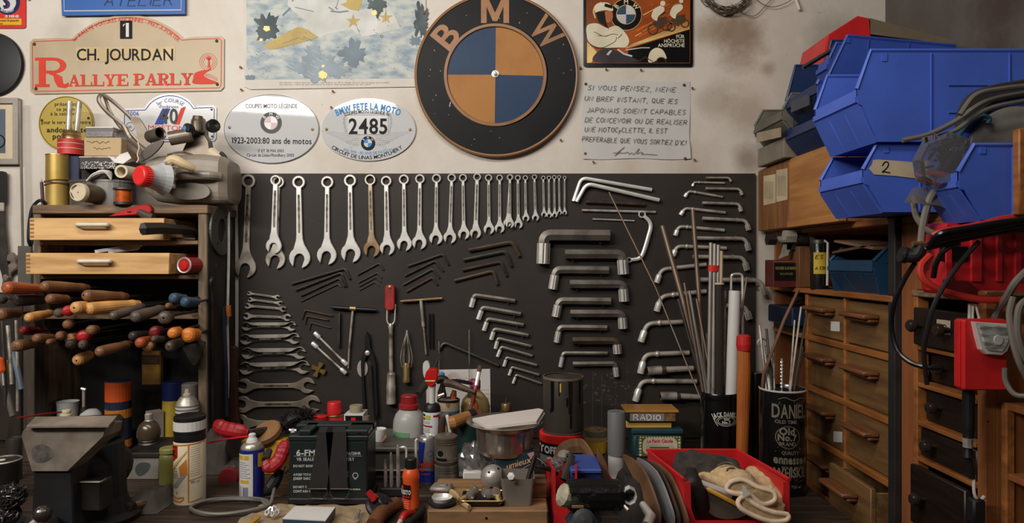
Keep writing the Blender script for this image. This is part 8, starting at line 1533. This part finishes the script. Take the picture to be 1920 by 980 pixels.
def bin_(name, label, X0, d0, w_, zb, h, L, mat, lipf=.42, prof=None, tilt=0.0, ins=.004, group='blue open-fronted bins'):
 """open-fronted stacking bin: front to -X, near side at depth d0"""
 pr = prof or [(0.0, lipf*h),(.010, lipf*h*.93),(.036,0),(L, 0),(L, h),(.024, h),(0.0, lipf*h+.026)]
 c, s_ = math.cos(tilt), math.sin(tilt); T = lambda x, z: (X0+x*c+z*s_, ZC+zb-x*s_+z*c)
 t = thing(name, label, 'bin', Vector((X0+L/2, d0+w_/2-D, ZC+zb)), group)
 def side(m, d, sg):
  def f(x, z, n=0): X, Z = T(x, z); return Vector((X, d-D+n, Z))
  m.poly(pr, f, 0, sg*ins)
  m.tube([f(x, z, sg*ins*.5) for x, z in (pr[4], pr[5], pr[6])],.0042,6)
  for x in (L*.30, L*.62): m.box(f(x, h*.5,-sg*.001),(.002,.0024, h*.94), Matrix.Rotation(tilt, 3, 'Y'))
  for z in (h*.62, h*.32): m.box(f(L*.68, z, -sg*.001),(L*.62,.0024,.002), Matrix.Rotation(tilt, 3, 'Y'))
  m.poly(rrect(L*.07+.012, h*.88, L*.07+.022, h*.97,.002), f, -sg*.0014,0)
 part(t, 'side', mat, lambda m: side(m, d0,1)); part(t, 'side', mat, lambda m: side(m, d0+w_, -1))
 def strip(m, a, b, th):
  A, B = T(*a), T(*b); v = Vector((B[0]-A[0],0, B[1]-A[1])).normalized(); n = Vector((-v.z, 0, v.x))*th
  m.rings([[Vector((p[0], y, p[1]))+q for y, q in ((d0-D+.001, Vector()),(d0+w_-D-.001, Vector()),(d0+w_-D-.001, n),(d0-D+.001, n))] for p in (A, B)])
 part(t, 'lip', mat, lambda m: [strip(m, (0, lipf*h+.026),(0, lipf*h),.004), strip(m, (-.004, lipf*h+.012),(-.004, lipf*h+.002),.004)]); part(t, 'front_slope', mat, lambda m: [strip(m, (.002, lipf*h),(.036,0),-.004)]+[m.tube([Vector((T(.004, lipf*h*.9)[0]-.001, y, T(.004, lipf*h*.9)[1]-.003)), Vector((T(.034,.002)[0]-.001, y, T(.034,.002)[1]-.002))],.0024,6) for y in (d0-D+w_*.3, d0-D+w_*.65)]); part(t, 'floor', mat, lambda m: strip(m, (.034,.002),(L, .002),.004)); part(t, 'back', mat, lambda m: strip(m, (L-.002,0),(L-.002, h),.004)); return t
def on_(p, z): return z
bin_('storage_bin', 'lower bright blue storage bin with a taped number 2 on its side', .638,1.21,.17, ZS, .122,.34, bluep)
bb = bpy.data.objects['storage_bin']; f = wf(1.21); part(bb, 'number_tape', M('masking tape', (184,166,136),.7), lambda m: m.poly([(1628,316),(1634,309),(1636,300),(1645,299),(1728,305),(1727,336),(1680,330),(1638,327)], f, .0014), True)
part(bb, 'number', fblack, lambda m: m.ribbon([p[:2] for p in smooth([(1653,311,0),(1658,304,0),(1664,305,0),(1663,313,0),(1653,323,0),(1656,322,0),(1668,324,0)],4)],2, f, .002), True)
bin_('storage_bin', 'large bright blue storage bin on top of the one numbered 2', .622,1.20,.17,.2155,.164,.44, bluep)
bin_('storage_bin', 'bright blue storage bin at the right edge above the red case', .704,1.05,.085,.0655,.118,.28, bluep)
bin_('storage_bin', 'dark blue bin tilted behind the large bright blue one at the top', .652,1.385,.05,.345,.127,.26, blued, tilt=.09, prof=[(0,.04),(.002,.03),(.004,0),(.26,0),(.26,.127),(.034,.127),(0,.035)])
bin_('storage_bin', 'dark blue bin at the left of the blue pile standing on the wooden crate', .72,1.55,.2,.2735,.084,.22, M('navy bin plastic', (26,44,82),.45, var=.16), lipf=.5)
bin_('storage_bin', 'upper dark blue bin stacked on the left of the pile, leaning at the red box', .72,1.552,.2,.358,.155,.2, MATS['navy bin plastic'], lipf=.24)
bin_('storage_bin', 'small dusty grey bin at the left end of the wooden crate', .708,1.745,.2,.327,.112,.09, M('dusty grey plastic', (104,100,88),.6, rgb2=(84,80,70)), lipf=.38, group='grey bins')
t = thing('grey_carton', 'dusty grey-brown carton under the small grey bin', 'carton', Vector((.76,-.16, ZC+.273))); part(t, 'carton', M('dusty carton', (122,112,96),.8), lambda m: xb(m, .715,.82,1.755,1.94,.2735,.3265))
bn = bpy.data.objects['storage_bin.006']; part(bn, 'card_holder', M('beige card holder', (150,134,108),.6), lambda m: m.poly([(1420,249),(1464,239),(1464,257),(1420,267)], xf(.703),-.001,.002))
bn = bpy.data.objects['storage_bin.005']; part(bn, 'card_holder', M('dark card holder', (58,62,72),.5), lambda m: m.poly([(1484,190),(1518,176),(1518,197),(1484,211)], xf(.716),-.001,.0015))
t = thing('red_case', 'red metal box with a sloping brown lid at the top of the bin pile', 'box', Vector((.80,-.33, ZC+.40))); f = wf(1.765)
part(t, 'end', red_l, lambda m: m.poly([(1531,205),(1536,140),(1554,64),(1609,29),(1631,34),(1640,150),(1640,205)], f, -.16,0, ch=2)); part(t, 'lid', M('dusty brown board', (84,72,52),.8, bump=.3), lambda m: m.rings([[P(1632,34,1.765), P(1790,76,1.60), P(1790,84,1.60), P(1632,64,1.765)],[P(1605,52,1.92), P(1775,88,1.72), P(1775,97,1.72), P(1605,80,1.92)]]))
m = MB(); m.tube([P(1505,127,1.54), P(1566,90,1.52)],.006,6); tag(m.build('black_strut', black, o=P(1505,127,1.53)), 'black bar poking left between the red box and the upper dark blue bin', 'bar')
t = thing('pale_disc', 'pale grey round disc standing behind the right-hand blue bin', 'disc', P(1900,290,1.19)); part(t, 'disc', M('dusty pale metal', (150,144,134),.6, rgb2=(122,114,102)), lambda m: m.poly(circ(1906,292,93,48), wf(1.192),-.004,.004,[circ(1906,292,10,16)], ch=2)); part(t, 'blue_hook', paint('petrol hook', (44,84,100)), lambda m: m.tube(smooth([P(1795,260,1.185), P(1815,232,1.18), P(1840,217,1.18), P(1855,222,1.18), P(1852,232,1.18)],4),.004,8))
m = MB(); m.bpx(1911,240,1935,402,1.03,1.045,.002); tag(m.build('brown_batten', rw, o=P(1920,402,1.04)), 'upright brown batten at the right edge in front of the blue bin', 'batten')
# hoses, cables and bags draped over the bins
def hose(name, pts, r, mt, lb, cat='hose', grp=None, seg=8):
 pts = [P(*p) for p in pts]; m = MB(); m.tube(smooth(pts, 7), r, seg); return tag(m.build(name, mt, o=pts[0]), lb, cat, grp)
gh = M('grey rubber hose', (104,96,86),.5); rh = M('red rubber hose', (176,44,34),.42); bc = M('shiny black cable', (16,16,17),.25)
hose('grey_hose', [(1692,263,1.17),(1740,252,1.165),(1790,228,1.16),(1850,190,1.15),(1935,172,1.15)],.0045, gh, 'upper grey hose running from the blue bin up to the right edge')
hose('grey_hose', [(1730,262,1.15),(1790,245,1.15),(1850,205,1.14),(1935,186,1.14)],.004, gh, 'lower grey hose just beneath the other one on the blue bin')
hose('grey_hose', [(1800,215,1.13),(1830,178,1.13),(1880,166,1.13),(1935,160,1.13)],.0045, gh, 'grey hose arching over the dark cloth at the right edge')
m = MB(); m.poly([p[:2] for p in smooth([(1800,225,0),(1812,190,0),(1840,165,0),(1900,152,0),(1935,150,0),(1935,176,0),(1870,190,0),(1830,215,0),(1806,240,0)],4, True)], wf(1.185),-.02,.006, ch=3); tag(m.build('dark_cloth', M('charcoal cloth', (46,42,38),.85), o=P(1870,190,1.185)), 'dark cloth lying on the large blue bin under the hoses', 'cloth')
random.seed(21); t = thing('dark_parts_bag', 'clear bag of small dark parts lying against the bin numbered 2', 'bag', P(1780,340,1.13))
def dpb(m):
 for k in range(110): c = P(random.gauss(1772,20), random.gauss(304,20),1.10+random.uniform(-.02,.02)); v = Vector((random.uniform(-1,1), random.uniform(-1,1), random.uniform(-1,1))).normalized()*.008; m.tube([c-v, c+v],.0022,5)
part(t, 'parts', M('dark brown parts', (44,32,28),.2,.3), dpb)['kind'] = 'stuff'
def film(m):
 from mathutils import noise as nz
 L = [(1716,300),(1735,265),(1775,250),(1815,264),(1818,310),(1805,345),(1760,352),(1722,335)]
 m.rings([[P(x, y, 1.13) for x, y in L],[P(x+(x-1775)*.1, y+(y-300)*.1,1.10) for x, y in L],[P(1775+(x-1775)*.85,300+(y-300)*.85,1.07) for x, y in L]])
part(t, 'film', clear, film); part(t, 'flap', M('smoky film', (130,124,116),.2, trans=.6), lambda m: m.add([P(1695,379,1.12), P(1712,352,1.13), P(1755,348,1.12), P(1800,345,1.13), P(1797,402,1.11), P(1760,385,1.10)],[(0,1,2,5),(2,3,4,5)]), True)
hose('orange_lead', [(1730,324,1.10),(1765,329,1.095),(1804,337,1.10)],.0042, paint('orange red lead', (206,66,40)), 'short orange-red lead lying on the bag of dark parts', 'lead')
t = thing('hose_connector', 'black right-angled connector with a brass tee at the end of two grey hoses', 'connector', P(1712,480,1.13)); part(t, 'elbow', rubber, lambda m: m.tube(elbow([P(1693,477,1.14), P(1718,482,1.13), P(1726,462,1.13)],.012),.0115,14)); part(t, 'end', rubber, lambda m: m.tube([P(1690,476,1.14), P(1700,479,1.14)],.014,14)); part(t, 'tee', brass, lambda m: [m.tube([P(1711,457,1.125), P(1735,456,1.125)],.0045,8), m.tube([P(1724,466,1.13), P(1724,452,1.13)],.0085,12)])
hose('grey_hose', [(1727,455,1.13),(1732,415,1.12),(1745,370,1.11),(1768,345,1.11),(1800,338,1.12)],.0062, M('pale grey hose', (134,126,114),.45), 'pale grey hose rising from the black connector to the blue bins')
hose('grey_hose', [(1712,372,1.14),(1718,405,1.13),(1735,428,1.12),(1756,440,1.11)],.0052, gh, 'short grey hose hanging left of the pale one')
hose('black_cable', [(1716,492,1.14),(1695,525,1.14),(1676,570,1.15),(1672,615,1.16),(1682,655,1.15),(1705,678,1.13),(1735,688,1.11),(1765,690,1.10)],.0042, bc, 'black cable curving from the connector down beside the eight drawers', 'cable')
# red case full width with cables over it
t = thing('tool_case', 'bright red plastic tool case with ribs lying on the dark drawer unit behind the cables', 'tool case', Vector((.86,1.05-D, ZC+zt2+.012))); rc = M('tool case red', (196,34,40),.38, var=.08)
part(t, 'shell', rc, lambda m: xb(m, .715,1.05,1.10,1.17, zt2+.0125,.0645,.006)); f = wf(1.10)
for x0, x1 in ((1770,1782),(1818,1838),(1866,1876),(1900,1912)): part(t, 'rib', rc, lambda m: m.poly(rrect(x0,420, x1,528,3), f, -.001,.005, ch=1))
part(t, 'latch', M('dark red plastic', (96,18,26),.4), lambda m: m.poly([(1768,524),(1812,526),(1845,557),(1768,556)], f, -.001,.006, ch=1)); part(t, 'handle_gap', fblack, lambda m: m.poly(rrect(1762,462,1814,490,4), f, -.001,.003))
m = MB(); m.bpx(1848,545,1930,556,1.075,1.095,.002); tag(m.build('brown_strip', lwd, o=P(1880,556,1.085)), 'thin brown wooden strip lying under the red tool case', 'strip')
hose('red_hose', [(1945,404,1.05),(1880,410,1.05),(1820,424,1.055),(1775,432,1.06),(1748,440,1.07)],.0052, rh, 'red hose across the top of the tool case, upper of two', grp='red hoses')
hose('red_hose', [(1945,412,1.03),(1890,417,1.04),(1840,427,1.05),(1790,440,1.055),(1758,452,1.06)],.0052, rh, 'red hose across the top of the tool case, lower of two', grp='red hoses')
hose('red_hose', [(1745,478,1.08),(1728,497,1.08),(1730,520,1.075),(1755,540,1.07),(1800,554,1.065),(1850,562,1.06),(1895,560,1.06)],.0058, rh, 'red hose hanging in a wide loop at the lower edge of the tool case')
for i in range(4): hose('black_cable', [(1735+i*3,466-i*3,1.06-i*.004),(1765,458-i*7,1.045-i*.006),(1820,445-i*6,1.035-i*.006),(1880,434-i*6,1.03-i*.005),(1945,428-i*7,1.02)],.0046, bc, 'black cable of the bundle over the red case, %s from the top' % ORD[3-i], 'cable', 'bundle of black cables')
hose('black_cable', [(1836,452,1.04),(1815,475,1.045),(1780,520,1.05),(1752,570,1.05),(1738,620,1.06),(1732,660,1.07),(1738,720,1.08)],.0038, rubber, 'thick black cable falling in front of the red tool case to the dark drawers', 'cable')
hose('black_cable', [(1800,455,1.04),(1772,468,1.05),(1756,492,1.06),(1750,520,1.07)],.0042, bc, 'short black cable end hanging at the left of the red tool case', 'cable')
hose('grey_hose', [(1935,498,1.02),(1905,528,1.02),(1888,556,1.04),(1872,580,1.075),(1864,600,1.085)],.0058, gh, 'grey hose slanting down to the red hand lamp')
hose('grey_hose', [(1900,556,1.03),(1893,590,1.03),(1900,640,1.02),(1912,680,1.01),(1930,716,1.01)],.005, gh, 'grey hose curling down at the right edge beside the lamp')
hose('grey_hose', [(1935,555,1.0),(1912,575,1.0),(1908,620,1.0),(1918,660,1.0),(1935,690,1.0)],.005, gh, 'grey hose hanging in a bend at the extreme right edge')
hose('grey_hose', [(1884,690,1.03),(1886,715,1.03),(1900,737,1.02),(1920,742,1.01),(1940,735,1.0)],.004, gh, 'thin grey hose sagging just above the open crate')
# ---------------------------------------------------------------- things in the open shelves of the drawer unit
t = thing('spindle', 'steel spindle with nuts lying on the shelf edge under the wooden crate', 'machine part', P(1483,448,1.83)); DS = 1.80
for pn, x0, x1, y, r, mt in (('nut', 1438,1453,449,.0165, grime),('shaft', 1453,1469,449,.0095, steel),('flange', 1470,1490,443,.0185, M('pale cast nut', (150,142,126),.5)),('body', 1490,1512,449,.0145, dsteel),('nut', 1512,1524,448,.0125, steel),('shaft', 1524,1536,447,.007, dsteel)): part(t, pn, mt, lambda m: m.tube([P(x0, y, DS), P(x1, y, DS)], r, 6 if pn in ('nut', 'flange') else 14), sharp=.3)
part(t, 'drop_arm', steel, lambda m: m.poly([(1470,458),(1486,458),(1478,478),(1462,484),(1468,472)], wf(DS),-.01,0)); part(t, 'bracket', grime, lambda m: xb(m, .74,.80,1.80,1.83,.03,.076))
SH = -.0695
t = thing('fuse_box', 'small black box with red edges and yellowish lettering at the left of the open shelf', 'box', Vector((.76,1.80-D, ZC+SH))); yb_ = zpy(ZC+SH, 1.80); part(t, 'box', paint('brick red card', (88,34,30)), lambda m: m.bpx(1450,487,1497, yb_, 1.80,1.86,.001)); f = wf(1.80)
def fz2(m):
 m.mi = 0; m.poly([(1452,493),(1495,493),(1495,526),(1452,526)], f, .0007); m.mi = 1; m.text('BOUGIES & BOBINES', 1454,505,5, f, .0013, w=38, bold=.03); m.text('ALLUMAGE', 1462,515,4, f, .0013, w=24); m.ribbon([(1450,490),(1497,490)],1, f, .0008)
part(t, 'print', [fblack, M('olive print', (130,124,60),.6)], fz2, True)
BX('wood_block', 'small upright wooden block right of the red-edged black box', 'block', 1498,462,1521, zpy(ZC+SH, 1.78),1.78,1.85, wood('shelf block wood', (118,76,42),(90,56,32), 'Z'))
t = U('labelled_jar', 'dark jar with a yellow handwritten label in the open shelf', 'jar', 1536,1.70,[('body', M('dark jar glass', (26,22,20),.2),[(15,456),(16,458),(16, zpy(ZC+SH, 1.70))]),('lid', dsteel, [(15,449),(16,451),(16,457)])]); f = cylf(1536,16.2,1.70); part(t, 'label', M('yellow paper', (190,160,40),.6), lambda m: m.poly([(1522,473),(1546,473),(1546,513),(1522,513)], f, .0006), True)
part(t, 'handwriting', fblack, lambda m: [m.hand('ES', 1524,485,7, f, .0014, lw=1), m.hand('A CONT', 1524,505,6, f, .0014, w=20, lw=.9)], True); part(t, 'spout_rod', chrome, lambda m: m.tube([P(1551,535,1.67), P(1552,455,1.67), P(1546,451,1.68)],.003,8))
bin_('storage_bin', 'petrol blue bin filled with brown papers in the open shelf', .760,1.40,.20, SH, .075,.16, M('petrol bin plastic', (32,64,92),.42, var=.14), lipf=.62, prof=[(0,.042),(.004,.04),(.012,0),(.16,0),(.16,.10),(.03,.10),(0,.070)], group='small bins on the shelf')
for i, (z, c, lb) in enumerate(((.050, M('kraft paper', (120,92,66),.7), 'upper brown paper in the petrol blue bin'),(.040, M('dull card', (92,66,44),.7), 'lower brown card in the petrol blue bin'))): m = MB(); m.box((.82,1.50-D+.01*i, ZC+z-.012),(.11,.17,.006), Matrix.Rotation(.12-.2*i, 3, 'X'),.001); tag(m.build('brown_paper', c, o=(.82,1.5-D, ZC+z-.012)), lb, 'paper', 'papers in the petrol bin')
t = thing('blue_tray', 'dark blue tray of metal parts in the left open compartment of the drawer unit', 'tray', Vector((.80,1.87-D, ZC-.19))); part(t, 'tray', M('midnight blue plastic', (18,30,52),.5), lambda m: xb(m, .752,.90,1.79,1.96,-.175,-.125,.004)); part(t, 'parts', dsteel, lambda m: [m.tube([P(1490+k*4,562-k*3,1.86), P(1500+k*4,556-k*2,1.84)],.010,8) for k in range(3)]); part(t, 'foot', grime, lambda m: xb(m, .765,.88,1.80,1.95,-.193,-.174,.001))
m = MB(); m.tube([P(1505,650,1.70), P(1493,720,1.68), P(1478,790,1.66)],.003,8); tag(m.build('thin_rod', dsteel, o=P(1505,650,1.7)), 'thin dark rod hanging in front of the left compartment of the drawer unit', 'rod')
